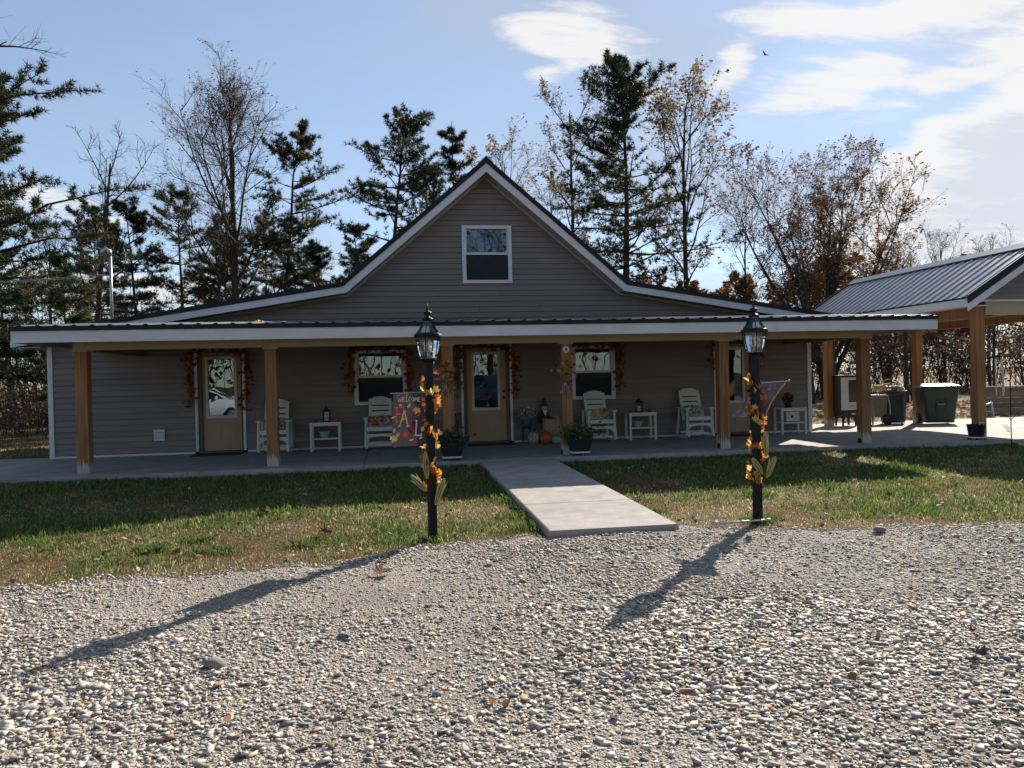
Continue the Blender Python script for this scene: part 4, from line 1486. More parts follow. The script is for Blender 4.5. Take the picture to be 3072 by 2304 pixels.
def decid(seed, H, width, cb=0.35, rad=0.16, n1=15, leaves=1500, pal=DULL, lsize=0.07, stems=1, e_lo=35, e_hi=68, lean=(0, 0), per=(7, 6, 4), top_round=0.55, clump=0.5):
    """bare or thinly leaved broadleaf tree -> (trunk mesh, crown mesh) local to its base"""
    rng = np.random.default_rng(seed)
    parts = []
    if stems == 1:
        k = 9
        zz = np.linspace(0, H * 0.93, k + 1)
        tr = np.zeros((1, k + 1, 3))
        tr[0, :, 2] = zz
        tr[0, :, 0] = lean[0] * (zz / H) ** 1.3 + np.cumsum(rng.normal(0, 0.05, k + 1)) * (zz / H)
        tr[0, :, 1] = lean[1] * (zz / H) ** 1.3 + np.cumsum(rng.normal(0, 0.05, k + 1)) * (zz / H)
        tr[0, 0, :] = (0, 0, -0.4)
        rr_ = rad * np.clip(1.12 - zz / H, 0.06, 1)[None] ** 0.9
        rr_[0, 0] *= 1.35
        parts.append(poly_tubes(tr, rr_, 8))
        prim = tr
    else:
        k = 7
        st = np.zeros((stems, 3))
        st[:, 2] = H * 0.1 * rng.random(stems)
        st[:, 0] = rng.normal(0, rad * .6, stems)
        st[:, 1] = rng.normal(0, rad * .6, stems)
        a = np.arange(stems) * 6.283 / stems + rng.random(stems)
        sp = rng.uniform(0.25, 0.85, stems)
        dirs = np.stack([np.cos(a) * sp * width / H * 1.7, np.sin(a) * sp * width / H * 1.7, np.ones(stems)], -1)
        L = H * rng.uniform(0.72, 0.98, stems) * (1.02 - 0.25 * sp)
        prim = grow(st, dirs, L, k, 0.05, 0.03, rng)
        tt = np.linspace(0, 1, k + 1)
        parts.append(poly_tubes(prim, rad * 0.55 * (1.05 - tt)[None] * rng.uniform(0.7, 1.1, (stems, 1)), 6))
        tz = np.array([[(0, 0, -0.4), (0, 0, H * .05), (0.03, 0, H * .13)]])
        parts.append(poly_tubes(tz, np.array([[rad * 1.3, rad, rad * .8]]), 8))
    # limbs
    pern = n1 if stems == 1 else max(5, n1 // 2)
    pos, d, par, t = spawn(prim, pern, cb if stems == 1 else 0.25, 0.97, 0.9, 0.1, rng)
    n = len(pos)
    hrel = np.clip((pos[:, 2] / H - cb) / (1 - cb), 0, 1)
    e = np.radians(e_lo + (e_hi - e_lo) * hrel + rng.normal(0, 7, n))
    az_ = np.arange(n) * 2.399 + rng.normal(0, 0.4, n)
    d = np.stack([np.cos(az_) * np.cos(e), np.sin(az_) * np.cos(e), np.sin(e)], -1)
    shape = np.sqrt(np.clip(1 - (np.abs(hrel - 0.3) / 0.78) ** 2, 0.05, 1)) ** top_round
    L = width * shape * rng.uniform(0.65, 1.12, n) / np.maximum(np.cos(e), 0.42) * (1.0 if stems == 1 else 0.5)
    L = np.minimum(L, (H - pos[:, 2]) * 0.95 / np.maximum(np.sin(e), 0.4) + 0.35)
    l1 = grow(pos, d, L, 5, 0.10, 0.07, rng)
    tt = np.linspace(0, 1, 6)
    r1 = np.clip(rad * (0.38 if stems == 1 else 0.13) * (1 - 0.55 * hrel), 0.02, 1)
    parts.append(poly_tubes(l1, r1[:, None] * (1.05 - 0.85 * tt)[None], 5))
    p2, d2, par2, t2 = spawn(l1, per[0], 0.18, 0.98, 0.72, 0.18, rng)
    L2 = L[par2] * (0.50 - 0.28 * t2) * rng.uniform(0.7, 1.2, len(p2))
    l2 = grow(p2, d2, L2, 3, 0.12, 0.09, rng)
    r2 = np.clip(r1[par2] * 0.42, 0.009, 0.05)
    parts.append(poly_tubes(l2, r2[:, None] * np.array([1, .75, .5, .3])[None], 4))
    # the twigs belong to the crown
    cro = []
    p3, d3, par3, t3 = spawn(l2, per[1], 0.12, 1.0, 0.75, 0.2, rng)
    L3 = np.clip(L2[par3] * rng.uniform(0.35, 0.6, len(p3)), 0.15, 1.6)
    l3 = grow(p3, d3, L3, 2, 0.14, 0.08, rng)
    cro.append(poly_tubes(l3, np.full((len(p3), 3), 1.0) * np.array([0.0085, 0.0065, 0.004])[None] * (1 if H < 14 else 1.2), 3))
    p4, d4, par4, t4 = spawn(l3, per[2], 0.15, 1.0, 0.7, 0.25, rng)
    L4 = np.clip(L3[par4] * rng.uniform(0.4, 0.8, len(p4)), 0.1, 0.8)
    e4 = p4 + nrm(d4 + np.array([0, 0, 0.1])) * L4[:, None]
    cro.append(seg_tubes(p4, e4, np.full(len(p4), 0.0048), np.full(len(p4), 0.0028), 3))
    cv, cf = cat_vf(cro)
    cc = np.tile(np.array([[0.055, 0.042, 0.034]]), (len(cv), 1))
    if leaves:
        cl = vnoise(e4[:, 0] + 50, e4[:, 2] + 30 + e4[:, 1] * .5, 0.7, seed) - 0.35
        wgt = np.clip(1 - clump + clump * 3 * cl + 0.35 * (e4[:, 2] / H - 0.5), 0.04, None)
        pk = rng.choice(len(e4), leaves, p=wgt / wgt.sum())
        lp = e4[pk] * 0.8 + p4[pk] * 0.2 + rng.normal(0, 0.06, (leaves, 3))
        lv_, lf_, lc_ = leaf_quads(lp, lsize, rng, pal)
        cf = np.concatenate([cf, lf_ + len(cv)])
        cv = np.concatenate([cv, lv_])
        cc = np.concatenate([cc, lc_])
    tv_, tf_ = cat_vf(parts)
    return np_mesh('trunk', tv_, tf_, BARK, smooth=True), np_mesh('crown', cv, cf, TREELEAF, cc)


PINEPAL = [(0.030, 0.042, 0.018), (0.045, 0.058, 0.022), (0.022, 0.032, 0.016), (0.065, 0.07, 0.026), (0.08, 0.068, 0.03)]


def pine(seed, H, width, cb=0.3, rad=0.17, dens=1.0, lean=(0, 0), whorl=0.48, needle=0.2, top=0.6, pal=PINEPAL, dead=8, droop=0.0):
    rng = np.random.default_rng(seed)
    k = 10
    zz = np.linspace(0, H, k + 1)
    tr = np.zeros((1, k + 1, 3))
    tr[0, :, 2] = zz
    wv_ = np.cumsum(rng.normal(0, 0.07, k + 1))
    tr[0, :, 0] = lean[0] * (zz / H) + wv_ * (zz / H)
    tr[0, :, 1] = lean[1] * (zz / H) + np.cumsum(rng.normal(0, 0.05, k + 1)) * (zz / H)
    tr[0, 0] = (0, 0, -0.4)
    parts = [poly_tubes(tr, (rad * np.clip(1.08 - zz / H, 0.05, 1))[None], 8)]
    zs = np.arange(cb * H, H * 0.985, whorl * 1.35)
    zs = np.repeat(zs, rng.integers(4, 7, len(zs)))
    zs = zs + rng.normal(0, whorl * .16, len(zs))
    zs = np.clip(zs, cb * H * .9, H * .985)
    n = len(zs)
    base = np.stack([np.interp(zs, zz, tr[0, :, 0]), np.interp(zs, zz, tr[0, :, 1]), zs], -1)
    hr = np.clip((zs / H - cb) / (1 - cb), 0, 1)
    az_ = rng.random(n) * 6.283
    # irregular crown: sectors of longer and shorter boughs
    sect = 0.62 + 0.75 * vnoise(az_ * 1.3 + 3, hr * 5 + seed % 17, 1.0, seed + 1)
    shape = np.clip(np.minimum(1.0, 0.35 + hr * 2.4), 0, 1) * np.clip(1 - hr, 0.0, 1) ** top
    L = np.clip(width * shape * sect * rng.uniform(0.7, 1.15, n), 0.3, None)
    e = np.radians(-8 + 46 * hr ** 1.4 + rng.normal(0, 9, n))
    d = np.stack([np.cos(az_) * np.cos(e), np.sin(az_) * np.cos(e), np.sin(e)], -1)
    l1 = grow(base, d, L, 5, 0.09, 0.035 - droop, rng)
    r1 = np.clip(0.012 + 0.011 * L, 0.012, 0.06)
    parts.append(poly_tubes(l1, r1[:, None] * np.linspace(1, 0.2, 6)[None], 4))
    if dead:
        zd = rng.uniform(0.12 * H, cb * H, dead)
        a = rng.random(dead) * 6.283
        dd = np.stack([np.cos(a), np.sin(a), rng.uniform(-.2, .35, dead)], -1)
        bd = np.stack([np.interp(zd, zz, tr[0, :, 0]), np.interp(zd, zz, tr[0, :, 1]), zd], -1)
        ld = grow(bd, dd, rng.uniform(0.5, 1.0, dead) * width * .8, 4, 0.14, 0.03, rng)
        parts.append(poly_tubes(ld, np.tile(np.array([[.028, .022, .016, .011, .005]]), (dead, 1)), 4))
        sp_, sd_, _, _ = spawn(ld, 6, .25, 1, .8, .2, rng)
        se_ = sp_ + sd_ * rng.uniform(.2, .6, (len(sp_), 1))
        parts.append(seg_tubes(sp_, se_, np.full(len(sp_), .008), np.full(len(sp_), .004), 4))
    p2, d2, par2, t2 = spawn(l1, 10, 0.22, 1.0, 0.85, 0.2, rng, flat=0.22)
    L2 = np.clip(L[par2] * (0.46 - 0.26 * t2) * rng.uniform(0.6, 1.2, len(p2)), 0.12, 1.1)
    l2 = grow(p2, d2, L2, 2, 0.12, 0.10, rng)
    parts.append(poly_tubes(l2, np.tile(np.array([[.011, .008, .004]]), (len(p2), 1)), 3))
    # needle tufts along the sprays
    per = max(3, int(round(6 * dens)))
    p3, d3, par3, t3 = spawn(l2, per, 0.2, 1.0, 0.5, 0.3, rng)
    p3b, d3b, _, _ = spawn(l1, 4, 0.55, 1.0, 0.4, 0.3, rng)
    tp = np.concatenate([p3, p3b])
    td = np.concatenate([d3, d3b])
    td = nrm(td + np.array([0, 0, 0.25]))
    tp = tp + rng.normal(0, 0.035, tp.shape)
    nn = 8
    N = len(tp)
    u, w = perp_basis(td)
    a = (np.arange(nn) * 6.283 / nn)[None] + rng.random((N, 1)) * 6.283
    open_ = rng.uniform(0.45, 1.25, (N, nn))
    nd = td[:, None] * np.cos(open_)[..., None] + (u[:, None] * np.cos(a)[..., None] + w[:, None] * np.sin(a)[..., None]) * np.sin(open_)[..., None]
    ln = needle * rng.uniform(0.7, 1.25, (N, nn))[..., None]
    side = nrm(np.cross(nd, rng.normal(0, 1, (N, nn, 3)))) * needle * 0.075
    c0 = tp[:, None] + nd * ln * 0.05
    V = np.stack([c0 - side, c0 + side, tp[:, None] + nd * ln], 2).reshape(-1, 3)
    F = np.arange(len(V)).reshape(-1, 3)
    # colour drifts from bough to bough
    mixv = np.clip(vnoise(tp[:, 0] * 1.3 + 20, tp[:, 2] * 1.3 + 20, 1.0, seed + 4) * len(pal), 0, len(pal) - 1).astype(int)
    col = np.array(pal)[mixv] * rng.uniform(0.7, 1.3, (N, 1))
    tv_, tf_ = cat_vf(parts)
    return np_mesh('trunk', tv_, tf_, BARK_PINE, smooth=True), np_mesh('crown', V, F, NEEDLE, np.repeat(col, nn * 3, 0))


def plant_tree(name, label, meshes, x, y, rz=0.0, s=1.0, group=None, cat='tree'):
    t = thing(name, label, cat, (x, y, float(gz(x, y))), rz, group)
    t.scale = (s, s, s)
    link('trunk', meshes[0], t)
    link('crown', meshes[1], t)
    return t


# broadleaf individuals
plant_tree('bare_tree', 'tall bare poplar with many ascending limbs left of the gable', decid(21, 16.4, 4.3, 0.2, 0.24, 18, 3600, DULL, 0.06, e_lo=48, e_hi=76, per=(9, 7, 5)), -7.9, 24)
plant_tree('bare_tree', 'bare thin tree with broken top and drooping twigs at far left', decid(22, 12.6, 2.6, 0.3, 0.17, 11, 0, lean=(1.3, 0), e_lo=30, e_hi=60, per=(6, 5, 3)), -13.4, 20)
plant_tree('bare_tree', 'bare tree cut off by the upper left corner of the picture', decid(23, 15.5, 4.4, 0.5, 0.2, 14, 260, GOLD, 0.045, e_lo=25, e_hi=60), -13.4, 3.0)
plant_tree('bare_tree', 'slender tree with thin leaves just left of the tallest pine', decid(24, 17.9, 2.5, 0.32, 0.17, 14, 2400, DULL, 0.075, e_lo=25, e_hi=66), 10.3, 26)
plant_tree('yellowing_tree', 'tall tree with golden top leaves just right of the tallest pine', decid(25, 17.5, 3.3, 0.22, 0.19, 16, 4200, GOLD, 0.085, e_lo=30, e_hi=70, clump=0.8), 16.0, 23.4)
plant_tree('small_bare_tree', 'small upright bare tree above the right roof slope', decid(26, 12.2, 1.7, 0.3, 0.11, 12, 260, DULL, 0.05, e_lo=45, e_hi=72), 21.2, 27)
plant_tree('russet_tree', 'broad round crowned russet tree with fan of stems above the carport', decid(27, 14.2, 5.4, 0.2, 0.34, 16, 17000, RUSSET, 0.07, stems=11, per=(7, 6, 4), clump=0.35, top_round=0.4), 24.6, 24)
plant_tree('russet_tree', 'lower russet tree leaning right behind the carport ridge', decid(28, 9.6, 3.0, 0.25, 0.18, 13, 2600, RUSSET, 0.075, stems=5), 30.4, 27)
lt = decid(29, 15.8, 2.6, 0.3, 0.13, 13, 3000, GOLD, 0.08, e_lo=35, e_hi=70, clump=0.7)
plant_tree('yellowing_tree', 'pale leaved tree peeping over the right gable slope', lt, 7.0, 30)
plant_tree('yellowing_tree', 'shorter pale tree low on the right gable slope', lt, 9.9, 31, 2.1, 0.87)
fb_ = decid(30, 11.5, 2.8, 0.3, 0.14, 14, 500, DULL, 0.06, e_lo=35, e_hi=68)
plant_tree('bare_tree', 'far bare tree over the carport ridge, nearer its ridge end', fb_, 43.0, 38, 0.4, 1.0)
plant_tree('bare_tree', 'far bare tree over the carport roof close to the right edge', fb_, 47.8, 39, 2.9, 0.97)

# pines
plant_tree('pine_tree', 'tallest pine with layered dark boughs behind the right gable slope', pine(41, 18.0, 4.7, 0.22, 0.25, 1.15, lean=(.5, 0), whorl=0.5, needle=0.26, top=0.36), 12.0, 22)
plant_tree('pine_tree', 'near pine at the left picture edge with spreading sunlit boughs', pine(42, 10.9, 4.2, 0.2, 0.2, 2.1, whorl=0.36, needle=0.18, top=0.38), -11.7, 6)
plant_tree('pine_tree', 'leaning pine with bare lower trunk right of the tall poplar', pine(43, 15.3, 3.0, 0.42, 0.17, 1.0, lean=(1.5, 0), whorl=0.5, needle=0.22, top=0.4), -6.1, 25)
plant_tree('pine_tree', 'wide crooked pine left of the gable peak', pine(44, 15.4, 3.7, 0.35, 0.19, 1.0, lean=(1.6, 0), whorl=0.5, needle=0.22, top=0.38), -0.9, 23)
plant_tree('pine_tree', 'dense pine tucked against the left gable slope', pine(45, 13.6, 3.6, 0.3, 0.18, 1.1, whorl=0.5, needle=0.22, top=0.45), 2.0, 27)
plant_tree('pine_tree', 'narrow pine whose top shows just left of the gable peak', pine(46, 15.3, 2.3, 0.3, 0.16, 0.9, lean=(-.3, 0), whorl=0.6, needle=0.22, top=0.5), 3.7, 24)
ps = pine(47, 12.0, 2.9, 0.32, 0.14, 1.0, whorl=0.5, needle=0.22, top=0.5)
ps2 = pine(48, 12.4, 2.9, 0.38, 0.14, 0.9, whorl=0.55, needle=0.22, top=0.42)
for (x, y, rz, s, me, lab) in [(-13.7, 28, 0.2, 1.0, ps, 'middling pine behind the broken bare tree'), (-12.0, 30, 1.7, 1.03, ps2, 'middling pine left of the tall poplar trunk'),
                               (-10.5, 31.5, 3.0, 1.0, ps, 'pine rising right behind the tall poplar trunk'), (-7.6, 32, 4.2, 0.93, ps2, 'distant pine between poplar and leaning pine'),
                               (-3.6, 22.5, 5.1, 0.73, ps, 'short bushy pine at the foot of the leaning pine'), (-16.5, 30, 2.4, 0.95, ps2, 'distant pine behind the left edge pine'),
                               (-17.2, 21, 0.9, 0.72, ps, 'low pine above the left end of the porch roof'),
                               (-14.6, 25, 3.9, 0.8, ps2, 'shorter pine just right of the broken bare tree trunk'), (-9.3, 29, 5.5, 0.85, ps, 'dark pine filling in left of the tall poplar foot'),
                               (-5.6, 30.5, 2.2, 0.86, ps2, 'distant pine behind the leaning pine trunk'), (-1.6, 29, 1.1, 0.9, ps, 'distant pine behind the wide crooked pine')]:
    plant_tree('pine_tree', lab, me, x, y, rz, s)
plant_tree('pine_tree', 'light green young pine behind the service mast', pine(49, 6.4, 1.7, 0.12, 0.09, 1.2, whorl=0.4, needle=0.18, top=0.6, pal=[(0.085, 0.10, 0.03), (0.11, 0.115, 0.035), (0.06, 0.075, 0.025)], dead=0), -11.9, 13.5)
plant_tree('pine_tree', 'small pine low at the left picture edge', pine(50, 5.6, 1.8, 0.15, 0.08, 1.1, whorl=0.42, needle=0.18, top=0.6, dead=2), -13.6, 9.5)

# russet trees in a row behind the right roof slope
rs = decid(61, 9.6, 2.9, 0.14, 0.12, 12, 7500, RUSSET, 0.14, stems=4, per=(6, 5, 4), clump=0.3)
rs2 = decid(62, 9.0, 2.8, 0.14, 0.11, 12, 7000, RUSSET + GOLD[:2], 0.14, stems=3, per=(6, 5, 4), clump=0.3)
ORD = ['first', 'second', 'third', 'fourth', 'fifth', 'sixth', 'seventh', 'eighth', 'ninth', 'tenth', 'eleventh']


def left_order(spots):
    return sorted(range(len(spots)), key=lambda i: math.atan2(spots[i][0], spots[i][1] + 16.88))


for i in range(11):
    x = 15.5 + i * 3.0 + rnd.uniform(-.4, .4)
    y = 38 + rnd.uniform(-1, 1.5)
    plant_tree('russet_tree', ORD[i] + ' from the left in the low russet tree row beyond the right roof slope', (rs, rs2)[i % 2], x, y, rnd.uniform(0, 6), rnd.uniform(0.8, 1.05), 'low russet trees in a row')
# dark trunks seen under the carport roof
bt = decid(63, 13.0, 2.8, 0.3, 0.17, 13, 700, DULL, 0.07)
bt2 = decid(64, 11.0, 2.6, 0.2, 0.15, 13, 900, RUSSET, 0.07, stems=3)
CTREES = [(19.3, 17, .5), (20.8, 19, .46), (24.5, 17.0, .52), (27.0, 20, .55), (28.8, 16.5, .5), (31.8, 18, .55), (34.2, 17.0, .55), (37, 20, .6), (22.3, 22, .5), (17.2, 20, .42)]
for r_, i in enumerate(left_order(CTREES)):
    x, y, s = CTREES[i]
    plant_tree('bare_tree', ORD[r_] + ' from the left of the dark bare trees seen below the carport roof', (bt, bt2)[i % 2], x, y, i * 1.3, s, 'bare trees seen below the carport roof')
LTREES = [(-15.5, 22, .62), (-17.5, 26, .75), (-19.5, 23, .7), (-9.2, 27, .72), (-6.0, 29, .7), (-4.6, 31, .72), (-20.5, 17, .7)]
for r_, i in enumerate(left_order(LTREES)):
    x, y, s = LTREES[i]
    plant_tree('bare_tree', ORD[r_] + ' from the left of the thin bare trees among the left pines', (bt2, bt)[i % 2], x, y, 0.5 + i * 1.1, s, 'thin bare trees among the left pines')
# woods behind the viewer, mirrored in the panes
for i, (x, y, s) in enumerate([(-22, -44, 1.1), (-16, -47, 1.2), (-10, -43, 1.05), (-4, -46, 1.2), (2, -44, 1.15), (8, -47, 1.25), (14, -43, 1.1), (21, -46, 1.2), (28, -44, 1.1)]):
    plant_tree('bare_tree', 'bare tree across the drive mirrored in the window panes', (bt, fb_)[i % 2], x, y, i * 0.9, s, 'trees mirrored in the panes')


# undergrowth that reads as one mass
def brush(seed, spots, hgt, leaves, pal, lsize, tint=(0.075, 0.055, 0.042)):
    rng = np.random.default_rng(seed)
    st = np.array(spots)
    n = len(st)
    ns = 4
    s0 = np.repeat(st, ns, 0) + rng.normal(0, 0.35, (n * ns, 2))
    h = np.repeat(hgt * rng.uniform(0.5, 1.15, n), ns) * rng.uniform(0.6, 1.1, n * ns)
    start = np.concatenate([s0, gz(s0[:, 0], s0[:, 1])[:, None] - .05], 1)
    d = np.concatenate([rng.normal(0, 0.28, (n * ns, 2)), np.ones((n * ns, 1))], 1)
    l0 = grow(start, d, h, 4, 0.08, 0.02, rng)
    parts = [poly_tubes(l0, (0.012 + 0.004 * h)[:, None] * np.linspace(1, .25, 5)[None], 3)]
    p1, d1, pr, t = spawn(l0, 7, 0.2, 1, 0.7, 0.2, rng)
    L1 = h[pr] * (0.4 - 0.2 * t)
    l1 = grow(p1, d1, L1, 2, 0.15, 0.08, rng)
    parts.append(poly_tubes(l1, np.tile(np.array([[.009, .006, .004]]), (len(p1), 1)), 3))
    p2, d2, pr2, _ = spawn(l1, 3, 0.2, 1, 0.7, 0.2, rng)
    e2 = p2 + d2 * (L1[pr2] * .4)[:, None]
    parts.append(seg_tubes(p2, e2, np.full(len(p2), .006), np.full(len(p2), .003), 3))
    v, f = cat_vf(parts)
    c = np.tile(np.array([tint]), (len(v), 1))
    pk = rng.integers(0, len(e2), leaves)
    a, b_, c_ = leaf_quads(e2[pk] + rng.normal(0, .08, (leaves, 3)), lsize, rng, pal)
    return np_mesh('undergrowth', np.concatenate([v, a]), np.concatenate([f, b_ + len(v)]), TREELEAF, np.concatenate([c, c_]))


r2_ = random.Random(3)
spL = [(r2_.uniform(-27, -9), r2_.uniform(19, 34)) for _ in range(80)] + [(r2_.uniform(-9, 8), r2_.uniform(28, 38)) for _ in range(50)]
tag(link('undergrowth', brush(71, spL, 6.5, 14000, DULL + RUSSET[:1], 0.07)), 'brown twiggy undergrowth between the trees left of the house', 'undergrowth', kind='stuff')
spR = [(r2_.uniform(17, 52), r2_.uniform(20, 34)) for _ in range(150)]
tag(link('undergrowth', brush(72, spR, 5.4, 13000, [(.12, .05, .03), (.09, .055, .035), (.16, .07, .035), (.07, .045, .03)], 0.11, (0.05, 0.04, 0.034))), 'reddish twiggy undergrowth beyond the carport', 'undergrowth', kind='stuff')
spN = [(r2_.uniform(-16.5, -11.2), r2_.uniform(11, 18)) for _ in range(36)]
tag(link('brush_thicket', brush(73, spN, 2.2, 5000, DULL + [(0.30, 0.20, 0.11)], 0.06, (0.12, 0.085, 0.06))), 'dry brown thicket at the lawn edge left of the house', 'thicket', kind='stuff')
# far wood closing the horizon
spF = [(r2_.uniform(-75, 110), r2_.uniform(62, 80)) for _ in range(140)]
spB = [(r2_.uniform(-60, 70), r2_.uniform(-60, -44)) for _ in range(100)]
tag(link('facing_wood', brush(75, spB, 15.0, 46000, DULL, 0.15, (0.09, 0.07, 0.055))), 'sunlit wood across the drive, seen only mirrored in the panes', 'wood', kind='stuff')
tag(link('far_wood', brush(74, spF, 9.5, 22000, [(.07, .05, .035), (.09, .06, .04), (.10, .05, .03)], 0.24, (0.045, 0.036, 0.03))), 'distant brown wood closing the horizon', 'wood', kind='stuff')
# leaf litter beyond the carport
n = 5200
lx = rng.uniform(12.5, 45, n)
ly = rng.uniform(4.4, 17, n)
a_, b_, c_ = leaf_quads(np.stack([lx, ly, gz(lx, ly) + 0.03], -1), 0.085, rng, [(0.30, 0.20, 0.11), (0.22, 0.13, 0.07), (0.42, 0.31, 0.19), (0.14, 0.16, 0.05), (0.16, 0.09, 0.05)])
tag(link('leaf_litter', np_mesh('leaf_litter', a_, b_, LITTER, c_)), 'sunlit fallen leaves on the ground beyond the carport', 'leaves', kind='stuff')

# ------------------------------------------------------------------ porch furniture
def rocking_chair(x, y, label, lean=0.0):
    t = thing('rocking_chair', label, 'chair', (x, y, 0), 0, 'white rocking chairs on the porch')
    W = MAT['white_plastic']
    for s_ in (-1, 1):
        # runner
        pts = []
        n = 9
        up_, lo_ = [], []
        for i in range(n):
            yy = -0.40 + 0.86 * i / (n - 1)
            zz = 0.002 + 0.30 * (yy - 0.02) ** 2
            lo_.append((yy, zz))
            up_.append((yy, zz + 0.055))
        MB().prism_x(lo_ + up_[::-1], s_ * .285 - .018, s_ * .285 + .018).build('rocker', W, t)
        MB().tube([(s_ * .292, -.34, .09), (s_ * .287, -.325, .30), (s_ * .283, -.31, .655)], [.034, .03, .026], 4).build('front_leg', W, t)
        MB().tube([(s_ * .287, .30, .09), (s_ * .283, .22, .35), (s_ * .283, .17, .655)], [.032, .028, .026], 4).build('rear_leg', W, t)
        MB().prism_z([(s_ * .235, -.36), (s_ * .335, -.36), (s_ * .34, -.1), (s_ * .315, .25), (s_ * .255, .25)][::s_], .656, .684).build('armrest', W, t)
        MB().prism_x([(.07, .40), (.115, .40), (.335, 1.03), (.30, 1.055)], s_ * .21 - .03, s_ * .21 + .03).build('back_stile', W, t)
    for k in range(6):
        y0 = -.30 + k * .072
        MB().cbox((0, y0 + .03, .455 - .012 * k), (.5, .062, .022), Matrix.Rotation(-.16, 3, 'X')).build('seat_slat', W, t)
    # front aprons with an arched lower edge
    MB().box(-.262, .262, -.345, -.318, .405, .485).build('front_rail', W, t)
    arch = [(-.262, .20), (-.23, .25), (-.16, .285), (0, .295), (.16, .285), (.23, .25), (.262, .20), (.262, .345), (-.262, .345)]
    MB().prism_y(arch, -.343, -.320).build('front_apron', W, t)
    MB().box(-.27, .27, .12, .145, .10, .15).build('stretcher', W, t)
    MB().box(-.27, .27, -.20, -.175, .085, .13).build('stretcher', W, t)

    def on_back(u, v0, v1, w0, w1):  # slat between heights along the reclined back
        f = lambda z_: .08 + (z_ - .40) * .345
        return MB().add([(-u, f(v0) - .012, v0), (u, f(v0) - .012, v0), (u, f(v0) + .012, v0), (-u, f(v0) + .012, v0), (-u, f(v1) - .012, v1), (u, f(v1) - .012, v1), (u, f(v1) + .012, v1), (-u, f(v1) + .012, v1)],
                        [(0, 3, 2, 1), (4, 5, 6, 7), (0, 1, 5, 4), (1, 2, 6, 5), (2, 3, 7, 6), (3, 0, 4, 7)])
    for v0 in (.47, .585, .70, .815):
        on_back(.179, v0, v0 + .085, 0, 0).build('back_slat', W, t)
    f = lambda z_: .08 + (z_ - .40) * .345
    out = [(-.18, .93), (.18, .93), (.18, 1.05)] + [(.18 * math.cos(a), 1.05 + .055 * math.sin(a)) for a in [math.pi * k / 8 for k in range(1, 8)]] + [(-.18, 1.05)]
    m = MB()
    k = len(out)
    m.add([(x_, f(z_) - .014, z_) for x_, z_ in out] + [(x_, f(z_) + .014, z_) for x_, z_ in out], [tuple(range(k)), tuple(reversed(range(k, 2 * k)))] + [(i, k + i, k + (i + 1) % k, (i + 1) % k) for i in range(k)])
    m.build('crest_rail', W, t)
    return t


rocking_chair(-2.44, -.48, 'white rocking chair half hidden behind the second post from the left')
rocking_chair(-0.31, -.48, 'white rocking chair below the left porch window, behind the hanging flag')
rocking_chair(4.40, -.48, 'white rocking chair below the right porch window')
rocking_chair(6.62, -.48, 'white rocking chair between side table and the second post from the right')


def pillow(name, label, x, y, z, w, h, mat, rz=0.0, tilt=0.9):
    b = MB()
    n = 8
    top, bot = [], []
    for j in range(n + 1):
        for i in range(n + 1):
            u, v = i / n * 2 - 1, j / n * 2 - 1
            pinch = 1 - 0.10 * (u * u * v * v)
            th = .07 * ((1 - u ** 4) * (1 - v ** 4)) ** .6
            top.append((u * w / 2 * pinch, v * h / 2 * pinch, th))
            bot.append((u * w / 2 * pinch, v * h / 2 * pinch, -th * .8))
    m = (n + 1) ** 2
    fs = []
    for j in range(n):
        for i in range(n):
            a = j * (n + 1) + i
            fs += [(a, a + 1, a + n + 2, a + n + 1), (m + a + n + 1, m + a + n + 2, m + a + 1, m + a)]
    b.add(top + bot, fs)
    o = b.build(name, mat, None, True, (x, y, z), (tilt, 0, rz))
    return tag(o, label, 'pillow', 'pillows on the rocking chairs')


def plaid(name, a, b_, c_, sc=18):
    m, nt, bs = new_mat(name)
    tcn = nt.nodes.new('ShaderNodeTexCoord')
    w1 = nt.nodes.new('ShaderNodeTexWave')
    w1.inputs['Scale'].default_value = sc
    w2 = nt.nodes.new('ShaderNodeTexWave')
    w2.bands_direction = 'Y'
    w2.inputs['Scale'].default_value = sc
    for w in (w1, w2): nt.links.new(tcn.outputs['Object'], w.inputs['Vector'])
    r1 = nt.nodes.new('ShaderNodeValToRGB')
    r1.color_ramp.elements[0].color, r1.color_ramp.elements[1].color = C(a), C(b_)
    r1.color_ramp.interpolation = 'CONSTANT'
    r1.color_ramp.elements[1].position = 0.5
    nt.links.new(w1.outputs['Fac'], r1.inputs[0])
    mx = nt.nodes.new('ShaderNodeMix')
    mx.data_type = 'RGBA'
    gt = nt.nodes.new('ShaderNodeMath')
    gt.operation = 'GREATER_THAN'
    gt.inputs[1].default_value = .55
    nt.links.new(w2.outputs['Fac'], gt.inputs[0])
    ml = nt.nodes.new('ShaderNodeMath')
    ml.operation = 'MULTIPLY'
    ml.inputs[1].default_value = .6
    nt.links.new(gt.outputs[0], ml.inputs[0])
    nt.links.new(ml.outputs[0], mx.inputs['Factor'])
    nt.links.new(r1.outputs[0], mx.inputs['A'])
    mx.inputs['B'].default_value = C(c_)
    nt.links.new(mx.outputs['Result'], bs.inputs['Base Color'])
    bs.inputs['Roughness'].default_value = .9
    return m


